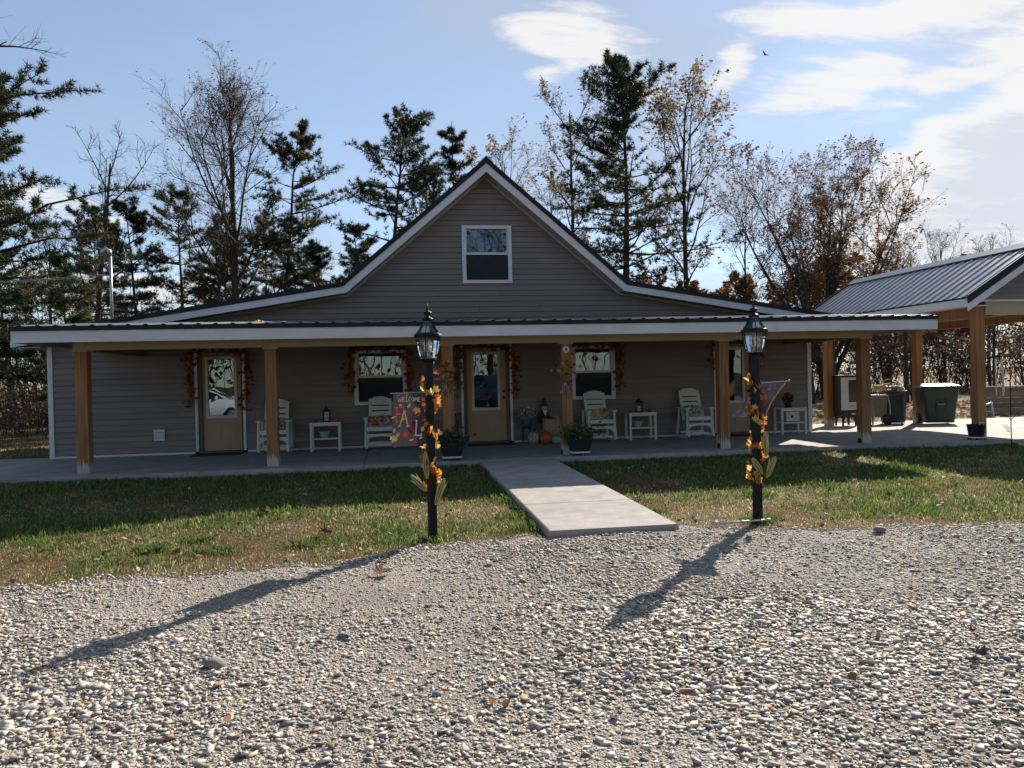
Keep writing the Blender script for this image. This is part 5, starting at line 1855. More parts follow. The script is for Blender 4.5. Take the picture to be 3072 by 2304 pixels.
FLORAL = M('floral_cloth', (0.50, 0.45, 0.37), (0.12, 0.09, 0.07), scale=26, rough=0.9, ramp=(.42, .56), c3=(0.30, 0.24, 0.18))
PUMPKINCLOTH = M('pumpkin_print_cloth', (0.55, 0.22, 0.06), (0.45, 0.40, 0.33), scale=(14, 9, 9), rough=0.9, ramp=(.44, .52))
REDCLOTH = M('red_brown_print_cloth', (0.30, 0.06, 0.035), (0.42, 0.36, 0.28), scale=16, rough=0.9, ramp=(.46, .54))
pillow('pillow', 'floral beige pillow on the rocking chair behind the second post', -2.42, -.50, .60, .38, .30, FLORAL)
pillow('pillow', 'red and cream pillow on the rocking chair behind the flag', -0.40, -.52, .60, .30, .26, REDCLOTH, .15)
pillow('pillow', 'floral pillow leaning right on the chair behind the flag', -0.16, -.47, .60, .24, .24, FLORAL, -.2)
pillow('pillow', 'orange pumpkin print pillow on the chair below the right window', 4.33, -.55, .60, .30, .26, PUMPKINCLOTH, .1)
pillow('pillow', 'floral pillow on the right side of the chair below the right window', 4.53, -.47, .61, .26, .26, FLORAL, -.3)
pillow('pillow', 'floral pillow on the rightmost rocking chair', 6.58, -.50, .61, .36, .30, FLORAL)


def side_table(x, label):
    t = thing('side_table', label, 'table', (x, -.38, 0), 0, 'white porch side tables')
    W = MAT['white_plastic']
    for k in range(4):
        MB().box(-.315, .315, -.19 + k * .097, -.19 + k * .097 + .09, .565, .60).build('top_board', W, t)
    for sx_ in (-1, 1):
        for sy_ in (-1, 1):
            MB().box(sx_ * .285 - .024, sx_ * .285 + .024, sy_ * .165 - .024, sy_ * .165 + .024, 0.001, .564).build('leg', W, t)
    MB().box(-.26, .26, -.18, .18, .245, .275).build('shelf', W, t)
    MB().box(-.26, .26, -.185, -.165, .525, .563).build('apron', W, t)
    return t


side_table(-1.44, 'white side table with black lantern between the two left rocking chairs')
side_table(5.40, 'white side table with black lantern between the two right rocking chairs')
side_table(8.97, 'white side table with flower pot at the right end of the porch')


def table_lantern(x, label):
    t = thing('lantern', label, 'lantern', (x, -.38, .601), 0, 'black candle lanterns on side tables')
    K = MAT['black']
    MB().box(-.075, .075, -.075, .075, 0, .02).build('base', K, t)
    for sx_ in (-1, 1):
        for sy_ in (-1, 1):
            MB().box(sx_ * .066 - .006, sx_ * .066 + .006, sy_ * .066 - .006, sy_ * .066 + .006, .02, .215).build('corner_bar', K, t)
    for z_ in (.085, .15):
        MB().box(-.06, .06, -.07, -.064, z_ - .003, z_ + .003).box(-.022, -.018, -.07, -.064, .021, .214).box(.018, .022, -.07, -.064, .021, .214).build('grille', K, t)
    MB().lathe([(.105, .215), (.095, .235), (.05, .275), (.03, .285), (.03, .30), (.008, .31)], 4, ph=math.pi / 4).build('roof', K, t)
    MB().tube([(.022 * math.cos(a), 0, .325 + .022 * math.sin(a)) for a in [6.283 * k / 10 for k in range(11)]], .004, 5).build('ring', K, t)
    MB().lathe([(.034, .021), (.034, .15), (.028, .155), (.004, .15)], 12).build('candle', M('cream_candle', (.75, .70, .60), rough=.5), t, True)
    MB().box(-.058, .058, .062, .066, .025, .21).build('pane', MAT['lampglass'], t)
    return t


table_lantern(-1.42, 'black candle lantern on the left side table')
table_lantern(5.37, 'black candle lantern on the middle side table')
ORANGE = M('pumpkin_orange', (0.42, 0.10, 0.015), (0.33, 0.07, 0.012), scale=9, rough=.5, bump=.1)
DARKOR = M('dark_gourd', (0.14, 0.05, 0.02), (0.08, 0.035, 0.015), scale=14, rough=.6)
STEM = M('gourd_stem', (0.12, 0.09, 0.04), (0.07, 0.05, 0.025), scale=20, rough=.8)


def pumpkin(x, y, z, r, h, mat, label, group=None, name='pumpkin'):
    t = thing(name, label, 'pumpkin', (x, y, z), rnd.uniform(0, 6), group)
    prof_ = [(r * .25, h * .03), (r * .6, 0), (r * .92, h * .2), (r, h * .48), (r * .93, h * .75), (r * .62, h * .97), (r * .25, h * .95), (.01, h * .9)]
    MB().lathe(prof_, 32, lobes=8, lobe=.10).build('body', mat, t, True)
    MB().tube([(0, 0, h * .88), (.005, 0, h * 1.08), (.02 * r / .1, .005, h * 1.22)], [r * .16, r * .11, r * .12], 6).build('stem', STEM, t)
    return t


pumpkin(-1.64, -.40, .601, .042, .06, DARKOR, 'tiny dark gourd left of the lantern on the left side table', 'tiny gourds on side tables')
pumpkin(-1.22, -.40, .601, .05, .075, ORANGE, 'small orange red pumpkin right of the lantern on the left side table', 'tiny gourds on side tables')
pumpkin(5.17, -.40, .601, .04, .055, DARKOR, 'tiny dark gourd left of the lantern on the middle side table', 'tiny gourds on side tables')
pumpkin(5.60, -.40, .601, .055, .07, DARKOR, 'dark gourd right of the lantern on the middle side table', 'tiny gourds on side tables')
TEAL = M('pale_teal_enamel', (0.35, 0.46, 0.46), (0.28, 0.38, 0.39), scale=6, rough=.4)
for x, lb in ((-1.47, 'pale teal bowl on the shelf of the left side table'), (5.34, 'pale teal bowl on the shelf of the middle side table')):
    tag(MB().lathe([(.06, 0), (.065, .01), (.11, .11), (.125, .13), (.12, .13), (.10, .10), (.05, .02), (.01, .018)], 20).build('bowl', TEAL, None, True, (x, -.38, .276)), lb, 'bowl', 'bowls on side table shelves')


def leaf_ball(seed, n, c, r, size, pal, zmin=-1.0):
    rg = np.random.default_rng(seed)
    d = nrm(rg.normal(0, 1, (n, 3)))
    d[:, 2] = np.maximum(d[:, 2], zmin)
    p = d * (rg.random((n, 1)) ** .4) * np.array(r)[None] + np.array(c)[None]
    return leaf_quads(p, size, rg, pal)


PLANT = leafy('pot_plant_leaf', attr=True, trans=0.3)
# flower pot and slatted crate on the right side table
t = thing('flower_pot', 'dark pot of dusky pink flowers on the right end side table', 'flower pot', (8.93, -.38, .601))
MB().lathe([(.06, 0), (.085, .10), (.09, .12), (.08, .12), (.01, .11)], 14).build('pot', MAT['blackpl'], t, True)
a_, b_, c_ = leaf_ball(5, 500, (0, 0, .22), (.14, .12, .13), .026, [(.16, .05, .05), (.25, .10, .10), (.03, .05, .02), (.02, .03, .015), (.30, .18, .16)])
tag(link('bloom', np_mesh('bloom', a_, b_, PLANT, c_), t), kind='stuff')
t = thing('slatted_crate', 'small white slatted crate tag hanging on the right end side table', 'crate', (8.90, -.40, .30))
for k in range(5):
    MB().box(-.13 + k * .054, -.13 + k * .054 + .046, -.19, -.175, .0, .21).build('slat', MAT['white_plastic'], t)
MB().box(-.13, .136, -.174, -.165, .03, .06).box(-.13, .136, -.174, -.165, .15, .18).build('batten', MAT['white_plastic'], t)
MB().lathe([(.03, 0), (.03, .008), (.005, .01)], 12).map(lambda p: Vector((p.x, -.195 - p.z, .105 + p.y))).build('emblem', MAT['black'], t)

# planters flanking the walkway
CADDY = M('white_caddy', (.62, .62, .60), (.5, .5, .48), scale=9, rough=.5)


def planter(x, y, seed, label):
    t = thing('planter', label, 'planter', (x, y, 0.0), 0, 'black planters flanking the walkway')
    b = MB()
    z0, z1 = .075, .315
    for zz, hx, hy in ((z0, .155, .12), (z1 - .03, .205, .16), (z1 - .029, .22, .175), (z1, .222, .177), (z1, .195, .15), (z1 - .05, .19, .145)):
        b.v += [(-hx, -hy, zz), (hx, -hy, zz), (hx, hy, zz), (-hx, hy, zz)]
    for i in range(5):
        b.f += [(i * 4 + k, i * 4 + (k + 1) % 4, i * 4 + 4 + (k + 1) % 4, i * 4 + 4 + k) for k in range(4)]
    b.f += [(3, 2, 1, 0), (20, 21, 22, 23)]
    b.build('pot', MAT['blackpl'], t)
    MB().rbox(-.17, .17, -.14, .14, .045, .072, .03).build('caddy', CADDY, t)
    for k, (cx_, cy_) in enumerate(((-.13, -.11), (0, -.11), (.13, -.11), (-.13, .11), (.13, .11))):
        MB().lathe([(.022, -.012), (.022, .012)], 10).map(lambda p: Vector((cx_ + p.z, cy_ + p.x, .023 + p.y))).build('caster', MAT['blackpl'], t)
    rg = np.random.default_rng(seed)
    n = 900
    p = np.stack([rg.normal(0, .13, n), rg.normal(0, .10, n), .32 + np.abs(rg.normal(0, .095, n))], -1)
    p[:, 0] *= 1 + (p[:, 2] - .3) * 1.2
    a_, b_, c_ = leaf_quads(p, .03, rg, [(.05, .085, .03), (.08, .12, .045), (.035, .06, .02), (.13, .16, .075)])
    st = [seg_tubes(np.stack([rg.normal(0, .05, 40), rg.normal(0, .04, 40), np.full(40, .27)], -1), np.stack([rg.normal(0, .14, 40), rg.normal(0, .1, 40), rg.uniform(.36, .55, 40)], -1), np.full(40, .004), np.full(40, .002), 4)]
    sv, sf = cat_vf(st)
    tag(link('foliage', np_mesh('foliage', np.concatenate([a_, sv]), np.concatenate([b_, sf + len(a_)]), PLANT, np.concatenate([c_, np.tile([[.05, .07, .03]], (len(sv), 1))])), t), kind='stuff')


planter(0.98, -3.24, 1, 'black planter of leafy greens left of the walkway, by the lamp post')
planter(3.30, -3.24, 2, 'black planter of leafy greens right of the walkway')

# mums beside the centre door
MUM = [(.62, .60, .54), (.55, .53, .46), (.04, .06, .025), (.03, .045, .02), (.66, .62, .52)]
BUCKET = M('blue_grey_bucket', (.10, .14, .16), (.07, .10, .12), scale=7, rough=.45, metal=.3)


def mums(x, y, seed, label, rb, top, rad, stand):
    t = thing('mum_pot', label, 'flower pot', (x, y, 0), 0, 'white mums beside the centre door')
    z0, z1 = stand, stand + top
    MB().lathe([(rb * .78, z0), (rb * .98, z1 - .02), (rb * 1.04, z1), (rb * .95, z1), (rb * .9, z1 - .03), (.01, z1 - .03)], 20).build('bucket', BUCKET, t, True)
    MB().tube([(rb * 1.05 * math.cos(a), rb * 1.05 * math.sin(a), z1) for a in [6.283 * k / 20 for k in range(21)]], .008, 5).build('rim', GALV, t)
    if stand:
        for k in range(4):
            a = .785 + k * 1.571
            MB().tube([(rb * .8 * math.cos(a), rb * .8 * math.sin(a), stand), (rb * .95 * math.cos(a), rb * .95 * math.sin(a), 0.002)], .009, 5).build('stand_leg', MAT['black'], t)
        MB().tube([(rb * .8 * math.cos(a), rb * .8 * math.sin(a), stand - .006) for a in [6.283 * k / 20 for k in range(21)]], .008, 5).build('stand_ring', MAT['black'], t)
    a_, b_, c_ = leaf_ball(seed, 1300, (0, 0, z1 + rad * .35), (rad, rad * .8, rad * .62), .02, MUM, -.35)
    tag(link('bloom', np_mesh('bloom', a_, b_, PLANT, c_), t), kind='stuff')


mums(2.84, -.28, 31, 'blue grey bucket of white mums on a black stand right of the centre door', .13, .21, .25, .34)
mums(1.24, -.30, 32, 'tall pot of white mums left of the centre door', .12, .50, .16, .10)

# harvest corner: bales, pumpkins, scarecrow
STRAW = M('straw_bale', (.42, .30, .20), (.24, .16, .10), scale=(40, 40, 40), rough=.95, bump=1.0, bdist=.02, c3=(.34, .24, .16))


def bale(x, y, z, w, d, h, label, rz=0.0):
    t = thing('straw_bale', label, 'straw bale', (x, y, z), rz, 'small straw bales by the centre door')
    b = MB()
    n = 6
    rg = random.Random(int(x * 100))
    b.rbox(-w / 2, w / 2, -d / 2, d / 2, 0, h, .03)
    b.build('bale', STRAW, t)
    st = MB()
    for k in range(220):
        f = rg.choice('fftls')
        if f == 'f': p = Vector((rg.uniform(-w / 2, w / 2), -d / 2, rg.uniform(0, h)))
        elif f == 't': p = Vector((rg.uniform(-w / 2, w / 2), rg.uniform(-d / 2, d / 2), h))
        else: p = Vector((rg.choice((-1, 1)) * w / 2, rg.uniform(-d / 2, d / 2), rg.uniform(0, h)))
        q = p + Vector((rg.uniform(-.06, .06), rg.uniform(-.025, .01), rg.uniform(-.04, .04)))
        st.tube([p, q], .0022, 3, False)
    tag(st.build('loose_straw', STRAW, t), kind='stuff')
    for xx in (-w * .25, w * .25):
        MB().box(xx - .004, xx + .004, -d / 2 - .004, -d / 2 - .001, .0, h).box(xx - .004, xx + .004, -d / 2, d / 2, h + .001, h + .004).build('twine', M('twine', (.5, .4, .22), rough=.9), t)


bale(3.40, -.30, 0.001, .46, .30, .27, 'lower straw bale behind the pumpkins')
bale(3.41, -.31, .273, .40, .28, .24, 'upper straw bale stacked by the fourth post')
MOTTLE = M('patterned_pumpkin', (.44, .38, .30), (.18, .13, .09), scale=30, rough=.6, ramp=(.42, .58))
pumpkin(2.96, -.52, .001, .135, .26, MOTTLE, 'cream and brown patterned pumpkin on the porch floor')
pumpkin(3.19, -.62, .001, .135, .26, ORANGE, 'large orange pumpkin on the porch floor')
pumpkin(3.43, -.66, .001, .135, .17, M('grey_blue_pumpkin', (.26, .33, .35), (.20, .26, .28), scale=8, rough=.55), 'flat grey blue pumpkin on the porch floor')
pumpkin(3.09, -.80, .001, .045, .07, DARKOR, 'tiny dark gourd in front of the large orange pumpkin')
pumpkin(3.50, -.36, .518, .05, .075, M('striped_gourd', (.55, .42, .22), (.30, .12, .05), scale=(60, 60, 2), rough=.5), 'small striped gourd on top of the straw bales')
sc = thing('scarecrow_doll', 'small scarecrow doll in dark hat and coat behind the straw bales', 'scarecrow', (3.27, -.14, 0))
DKC = M('dark_coat', (.03, .028, .035), (.05, .045, .05), scale=30, rough=.9)
MB().lathe([(.10, .0), (.11, .05), (.085, .3), (.075, .5), (.09, .60), (.06, .67), (.03, .70)], 12, sy=.75).build('body', DKC, sc, True)
for s_ in (-1, 1):
    MB().tube([(s_ * .06, 0, .62), (s_ * .12, -.03, .52), (s_ * .14, -.06, .42)], [.035, .03, .024], 8).build('arm', DKC, sc, True)
MB().ell((0, -.01, .755), (.062, .06, .072), 12, 8).build('head', M('sackcloth', (.45, .36, .24), (.36, .28, .18), scale=40, rough=.9), sc, True)
MB().lathe([(.12, .80), (.125, .806), (.07, .815), (.055, .87), (.028, .95), (.004, .985)], 14).build('hat', DKC, sc, True)
MB().add([(-.05, -.075, .70), (.06, -.075, .70), (.005, -.085, .58)], [(0, 2, 1)]).build('scarf', MAT['white_plastic'], sc)

# door mats and a couple of dead leaves on the slab
for x, w, lb in ((-3.6, .95, 'dark doormat at the leftmost door'), (2.02, .95, 'dark doormat at the centre door'), (7.85, .8, 'dark doormat at the rightmost door')):
    t = MB().rbox(-w / 2, w / 2, -.27, .27, .002, .018, .03).build('doormat', MAT['mat'], None, False, (x, -.40, 0))
    tag(t, lb, 'doormat', 'doormats at the porch doors')

# ------------------------------------------------------------------ garlands
GARL = leafy('garland_leaf', attr=True, trans=0.3, rough=0.6)
REDS = [(.23, .035, .022), (.30, .06, .028), (.16, .028, .022), (.34, .12, .035), (.20, .07, .03), (.38, .20, .06)]
MAPLE3 = np.array([(x, y, 0.25 * abs(x)) for x, y in MAPLE[::1]])


def star_leaves(pos, size, rng, pal, face=None):
    """five-point leaves, 10 outline points + centre"""
    n = len(pos)
    k = 10
    a = np.arange(k) * 2 * math.pi / k
    r_ = np.where(np.arange(k) % 2 == 0, 1.0, 0.45)
    base = np.stack([np.cos(a) * r_, np.sin(a) * r_, 0.22 * r_ ** 2], -1)
    base = np.concatenate([base, [[0, 0, 0]]])
    d = nrm(rng.normal(0, .75, (n, 3)) + (np.array(face)[None] if face is not None else 0))
    u, w = perp_basis(d)
    ph = rng.random(n) * 6.283
    u2 = u * np.cos(ph)[:, None] + w * np.sin(ph)[:, None]
    w2 = np.cross(d, u2)
    s = size * rng.uniform(.6, 1.25, n)
    V = pos[:, None] + s[:, None, None] * (u2[:, None] * base[None, :, :1] + w2[:, None] * base[None, :, 1:2] + d[:, None] * base[None, :, 2:])
    f = np.array([(i, (i + 1) % k, k) for i in range(k)])
    F = (f[None] + (np.arange(n) * (k + 1))[:, None, None]).reshape(-1, 3)
    col = np.array(pal)[rng.integers(0, len(pal), n)] * rng.uniform(.7, 1.25, (n, 1))
    return V.reshape(-1, 3), F, np.repeat(col, k + 1, 0)


VINE = M('brown_vine', (.10, .06, .03), (.06, .035, .02), scale=20, rough=.9)


def garland(path, label, seed, n=170, spread=.06, size=.05, pal=REDS):
    P = [Vector(p) for p in path]
    t = thing('leaf_garland', label, 'garland', tuple(P[0]), 0, 'red leaf garlands round the doors and windows')
    rg = np.random.default_rng(seed)
    seglen = np.array([(P[i + 1] - P[i]).length for i in range(len(P) - 1)])
    cum = np.concatenate([[0], np.cumsum(seglen)])
    pts = np.array(P)
    sm = np.linspace(0, cum[-1], 40)
    vine = np.stack([np.interp(sm, cum, pts[:, k]) for k in range(3)], -1) - np.array(P[0])
    vine += rg.normal(0, .012, vine.shape)
    MB().tube([tuple(p) for p in vine], .008, 5).build('vine', VINE, t)
    s = rg.random(n) * cum[-1]
    q = np.stack([np.interp(s, cum, pts[:, k]) for k in range(3)], -1) - np.array(P[0])
    q += rg.normal(0, 1, q.shape) * np.array([spread, .02, spread])
    q[:, 1] = np.minimum(q[:, 1] - .01, .02)
    a_, b_, c_ = star_leaves(q, size, rg, pal, (0, -1.1, 0))
    tag(link('leaf_cluster', np_mesh('leaf_cluster', a_, b_, GARL, c_), t), kind='stuff')


garland([(-4.17, -.07, 1.05), (-4.2, -.07, 1.6), (-4.18, -.07, 2.1), (-3.9, -.07, 2.17), (-3.6, -.07, 2.18), (-3.3, -.07, 2.17), (-3.07, -.07, 2.08), (-3.06, -.07, 1.5), (-3.08, -.07, .98)], 'red leaf garland round the leftmost door', 81, 260)
garland([(-.95, -.09, 1.15), (-.93, -.09, 1.7), (-.9, -.09, 2.12), (-.5, -.09, 2.16), (-.1, -.09, 2.13), (.25, -.09, 2.14), (.33, -.09, 1.7), (.31, -.09, 1.2)], 'dark red leaf garland round the left porch window', 82, 240)
garland([(1.38, -.07, 1.2), (1.4, -.07, 1.7), (1.42, -.07, 2.12), (1.8, -.07, 2.17), (2.3, -.07, 2.17), (2.6, -.07, 2.1), (2.66, -.07, 1.6), (2.62, -.07, 1.1)], 'dark red leaf garland round the centre door', 83, 260)
garland([(3.72, -.09, 1.4), (3.8, -.09, 2.05), (4.1, -.09, 2.15), (4.5, -.09, 2.14), (4.9, -.09, 2.13), (5.05, -.09, 2.0), (5.06, -.09, 1.6), (4.98, -.09, 1.12)], 'dark red leaf garland round the right porch window', 84, 240)
garland([(7.24, -.07, 1.5), (7.26, -.07, 2.1), (7.5, -.07, 2.17), (7.8, -.07, 2.18), (8.1, -.07, 2.17), (8.36, -.07, 2.1), (8.37, -.07, 1.5)], 'thin dark leaf garland round the rightmost door', 85, 130)

# swags with plaid bows on the two posts beside the walkway
BOW = plaid('plaid_ribbon', (.30, .07, .06), (.50, .42, .34), (.10, .06, .05), 9)
SWAGPAL = [(.42, .22, .06), (.50, .32, .10), (.30, .07, .03), (.36, .28, .12), (.20, .05, .03)]


def swag(x, seed, label):
    t = thing('leaf_swag', label, 'swag', (x, -3.12, 1.55), 0, 'autumn swags on the posts beside the walkway')
    rg = np.random.default_rng(seed)
    n = 90
    q = np.stack([rg.normal(0, .085, n), -.03 - np.abs(rg.normal(0, .03, n)), rg.normal(-.02, .10, n)], -1)
    a_, b_, c_ = star_leaves(q, .05, rg, SWAGPAL, (0, -1.2, .2))
    tag(link('leaf_cluster', np_mesh('leaf_cluster', a_, b_, GARL, c_), t), kind='stuff')
    for s_ in (-1, 1):
        m = MB()
        n_ = 8
        loop = [(s_ * (.01 + .13 * math.sin(math.pi * k / n_)), -.04 - .015 * math.sin(k), -.25 + .05 * math.cos(2 * math.pi * k / n_ + .6) + .02) for k in range(n_ + 1)]
        m.add([(a, y_ - .03, z_) for a, y_, z_ in loop] + [(a, y_ + .012, z_ - .02) for a, y_, z_ in loop], [(k, k + 1, n_ + 2 + k, n_ + 1 + k) for k in range(n_)])
        m.build('bow_loop', BOW, t)
        MB().add([(s_ * .005, -.055, -.26), (s_ * .06, -.055, -.27), (s_ * .10, -.05, -.42), (s_ * .03, -.05, -.44)], [(0, 1, 2, 3)]).build('bow_tail', BOW, t)
    MB().ell((0, -.06, -.255), (.028, .022, .026), 8, 6).build('bow_knot', BOW, t, True)


swag(0.90, 91, 'yellow leaf swag with plaid bow on the post behind the left lamp post')
swag(3.08, 92, 'yellow and red leaf swag with plaid bow on the post right of the walkway')
t = thing('round_thermometer', 'round white dial with black bird mark high on the post right of the walkway', 'thermometer', (3.12, -3.1, 1.93))
MB().lathe([(.065, 0), (.068, .008), (.06, .016), (.058, .012), (.002, .012)], 24).map(lambda p: Vector((p.x, -p.z - .001, p.y))).build('dial', MAT['white'], t, True)
MB().prism_y([(-.022, -.022), (.0, -.004), (-.018, .018), (.006, .026), (.022, .008), (.018, -.014), (.028, -.03), (.004, -.02)], -.0165, -.0135).build('bird_mark', MAT['black'], t)
MB().cbox((-.015, -.008, .10), (.008, .006, .05), Matrix.Rotation(.6, 3, 'Y')).build('hook', MAT['white'], t)

# ------------------------------------------------------------------ lamp posts
BULB = M('frosted_bulb', (.75, .74, .70), rough=.3)
LAMPZ = -0.16
LSC = 0.978


def lamp_post(x, y, label):
    t = thing('lamp_post', label, 'lamp post', (x, y, LAMPZ), 0.26, 'black lamp posts beside the walkway')
    t.scale = (LSC,) * 3
    K = MAT['black']
    MB().rbox(-.039, .039, -.039, .039, -.25, 1.80, .006).build('post', K, t)
    MB().lathe([(.06, 1.775), (.062, 1.80), (.05, 1.815), (.085, 1.828), (.088, 1.84)], 6).build('fitter', K, t)
    n = 6
    z0, z1, z2, z3 = 1.84, 2.055, 2.095, 2.235
    r0, r1, r2 = .088, .128, .042
    ang = [2 * math.pi * k / n for k in range(n)]
    def pr(r_, a, z_): return Vector((r_ * math.cos(a), r_ * math.sin(a), z_))
    rb = lambda u: r0 + (r1 - r0) * (1 - (1 - u) ** 1.7)          # bellied lower cage
    rt_ = lambda u: .122 - (.122 - r2) * (u ** .75)                 # swept upper cage
    for k in range(n):
        a, a2 = ang[k], ang[(k + 1) % n]
        MB().tube([pr(rb(u), a, z0 + (z1 - z0) * u) for u in (0, .25, .5, .75, 1)], .0055, 5).build('cage_bar', K, t)
        MB().tube([pr(rt_(u), a, z2 + (z3 - z2) * u) for u in (0, .25, .5, .75, 1)], .005, 5).build('cage_bar', K, t)
        for nm, f, za, zb in (('pane', rb, z0, z1), ('roof_pane', rt_, z2, z3)):
            m = MB()
            us = [0, .25, .5, .75, 1]
            vs = []
            for u in us:
                vs += [pr(f(u) - .002, a, za + (zb - za) * u), pr(f(u) - .002, a2, za + (zb - za) * u)]
            m.add(vs, [(2 * i, 2 * i + 1, 2 * i + 3, 2 * i + 2) for i in range(4)])
            m.build(nm, MAT['lampglass'], t)
    MB().lathe([(.128, 2.05), (.148, 2.058), (.15, 2.072), (.142, 2.088), (.122, 2.10), (.110, 2.10), (.110, 2.05)], 6).build('rim_band', K, t)
    MB().lathe([(.052, 2.228), (.058, 2.238), (.045, 2.25), (.022, 2.262), (.016, 2.275), (.038, 2.288), (.046, 2.30), (.036, 2.314), (.014, 2.322), (.012, 2.335), (.016, 2.345), (.006, 2.365), (.002, 2.40)], 14).build('finial', K, t, True)
    MB().lathe([(.07, 1.841), (.07, 1.848), (.015, 1.85), (.015, 1.90), (.05, 1.905), (.05, 1.912), (.01, 1.915)], 12).build('candelabra', GALV, t, True)
    for k in range(3):
        a = k * 2.094 + .5
        c = (.035 * math.cos(a), .035 * math.sin(a), 0)
        MB().lathe([(.011, 1.912), (.011, 1.965)], 8, c).build('candle_sleeve', BULB, t, True)
        MB().lathe([(.009, 1.966), (.017, 1.985), (.015, 2.005), (.004, 2.03)], 8, c).build('bulb', BULB, t, True)
    return t


lamp_post(0.341, -9.244, 'black lamp post left of the walkway holding the welcome flag')
lamp_post(3.759, -9.254, 'black lamp post right of the walkway with the folded flag')

# autumn leaf and corn garlands wound round the lamp posts
GLEAF = [leafy('orange_silk_leaf', [(.52, .18, .035), (.62, .27, .05), (.40, .11, .03), (.66, .38, .08)], trans=.55),
         leafy('yellow_silk_leaf', [(.66, .42, .09), (.70, .50, .15), (.56, .30, .06)], trans=.55),
         leafy('rust_silk_leaf', [(.38, .08, .02), (.45, .14, .03), (.30, .05, .02)], trans=.5)]
GMESH = [leaf_mesh('leaf', MAPLE, GLEAF[0], .5), leaf_mesh('leaf', MAPLE, GLEAF[1], .35), leaf_mesh('leaf', OVAL, GLEAF[0], .6), leaf_mesh('leaf', MAPLE, GLEAF[2], .5), leaf_mesh('leaf', OVAL, GLEAF[1], .5)]
HUSK = M('corn_husk_wire', (.50, .40, .17), (.38, .30, .12), scale=20, rough=.7)
CORE = M('corn_core', (.25, .22, .09), (.16, .15, .07), scale=30, rough=.8, bump=.4)
CLEAF = leafy('corn_blade', [(.16, .20, .07), (.22, .23, .09)], trans=.4)


def lamp_garland(x, y, z_top, z_bot, turns, seed, label, n, corns, gap=None):
    t = thing('lamp_garland', label, 'garland', (x, y, LAMPZ), 0, 'leaf and corn garlands on the lamp posts')
    rg = random.Random(seed)
    path = []
    for i in range(90):
        u = i / 89
        a = seed + turns * 6.283 * u
        path.append(Vector((.056 * math.cos(a), .056 * math.sin(a), z_top + (z_bot - z_top) * u)))
    MB().tube(path, .005, 5).build('vine', VINE, t)
    for k in range(n):
        u = rg.random()
        z_ = z_top + (z_bot - z_top) * u
        a = seed + turns * 6.283 * u + rg.gauss(0, .5)
        # leaves stand out from the post
        r_ = rg.uniform(.055, .095)
        p = Vector((r_ * math.cos(a), r_ * math.sin(a), z_ + rg.gauss(0, .03)))
        E_ = Euler((rg.uniform(.6, 2.2), rg.gauss(0, .5), a + rg.gauss(0, 1.1)))
        link('leaf', GMESH[rg.choice((0, 0, 1, 1, 2, 3, 4))], t, p, E_, rg.uniform(.05, .095))
    for (cx_, cz_, ln, ang_) in corns:
        m = MB()
        M3 = Matrix.Rotation(ang_, 3, 'Y')
        prof_ = [(.003, 0), (.016, .12), (.026, .35), (.027, .55), (.021, .8), (.008, 1.0)]
        c = MB().lathe([(r_ * .72, h * ln) for r_, h in prof_], 8).map(lambda p: M3 @ p + Vector((cx_, -.05, cz_))).build('corn_cob', CORE, t, True)
        for k in range(7):
            a = k * 6.283 / 7
            MB().tube([M3 @ Vector((r_ * 1.12 * math.cos(a), r_ * 1.12 * math.sin(a), h * ln)) + Vector((cx_, -.05, cz_)) for r_, h in prof_], .0035, 4).build('kernel_row', HUSK, c)
        # husk leaves at the butt
        bl = MB()
        for s_ in (-1, 1):
            bl.add([M3 @ Vector(q) + Vector((cx_, -.045, cz_)) for q in ((0, .01, 0), (s_ * .03, .01, ln * .4), (s_ * .045, .015, ln * .95), (s_ * .015, .015, ln * .5))], [(0, 1, 2, 3)])
        bl.build('husk', CLEAF, c)
    return t


lamp_garland(0.341, -9.244, 1.66, .50, 3.2, 1.2, 'orange leaf and corn garland on the left lamp post', 92,
             [(-.045, .62, .26, -.05), (-.05, .50, .22, -.75), (.03, .36, .27, .35)])
lamp_garland(3.759, -9.254, 1.56, .42, 3.4, 2.6, 'orange leaf and corn garland on the right lamp post', 92,
             [(.085, .70, .26, -.03), (.035, .52, .20, -.55), (.085, .48, .24, .42)])

# garden flags
CLOTH = leafy('flag_cloth', [(.05, .042, .055)], trans=.25, rough=.9)
PR = {k: leafy('print_' + k, [c], trans=.25, rough=.8) for k, c in dict(cream=(.80, .55, .26), red=(.85, .12, .05), yellow=(.80, .58, .16), lime=(.55, .62, .12), orange=(.80, .38, .08), pale=(.75, .66, .50), maroon=(.60, .07, .06)).items()}
fl = thing('garden_flag', 'dark garden flag reading WELCOME FALL with autumn leaves, on the left lamp post', 'flag', (0.341, -9.244, LAMPZ))


def fsurf(u, v, off=0.0):
    x = -.355 + u * .31 - .028 * v
    y = -.075 + .010 * math.sin(u * 5 + v * 2) + .012 * v * math.sin(u * 3 + 1) - off
    z = 1.462 - v * .515 + .006 * math.sin(u * 4)
    return Vector((x, y, z))


m = MB()
nu, nv = 14, 20
m.add([fsurf(i / nu, j / nv) for j in range(nv + 1) for i in range(nu + 1)], [(j * (nu + 1) + i, j * (nu + 1) + i + 1, (j + 1) * (nu + 1) + i + 1, (j + 1) * (nu + 1) + i) for j in range(nv) for i in range(nu)])
m.build('cloth', CLOTH, fl, True)
MB().tube([(-.385, -.072, 1.468), (.0, -.060, 1.468)], .005, 6).tube([(.0, -.06, 1.468), (.0, -.041, 1.468)], .006, 6).build('flag_arm', GALV, fl)
MB().box(-.046, .046, -.046, .046, 1.45, 1.485).build('arm_clamp', MAT['black'], fl)


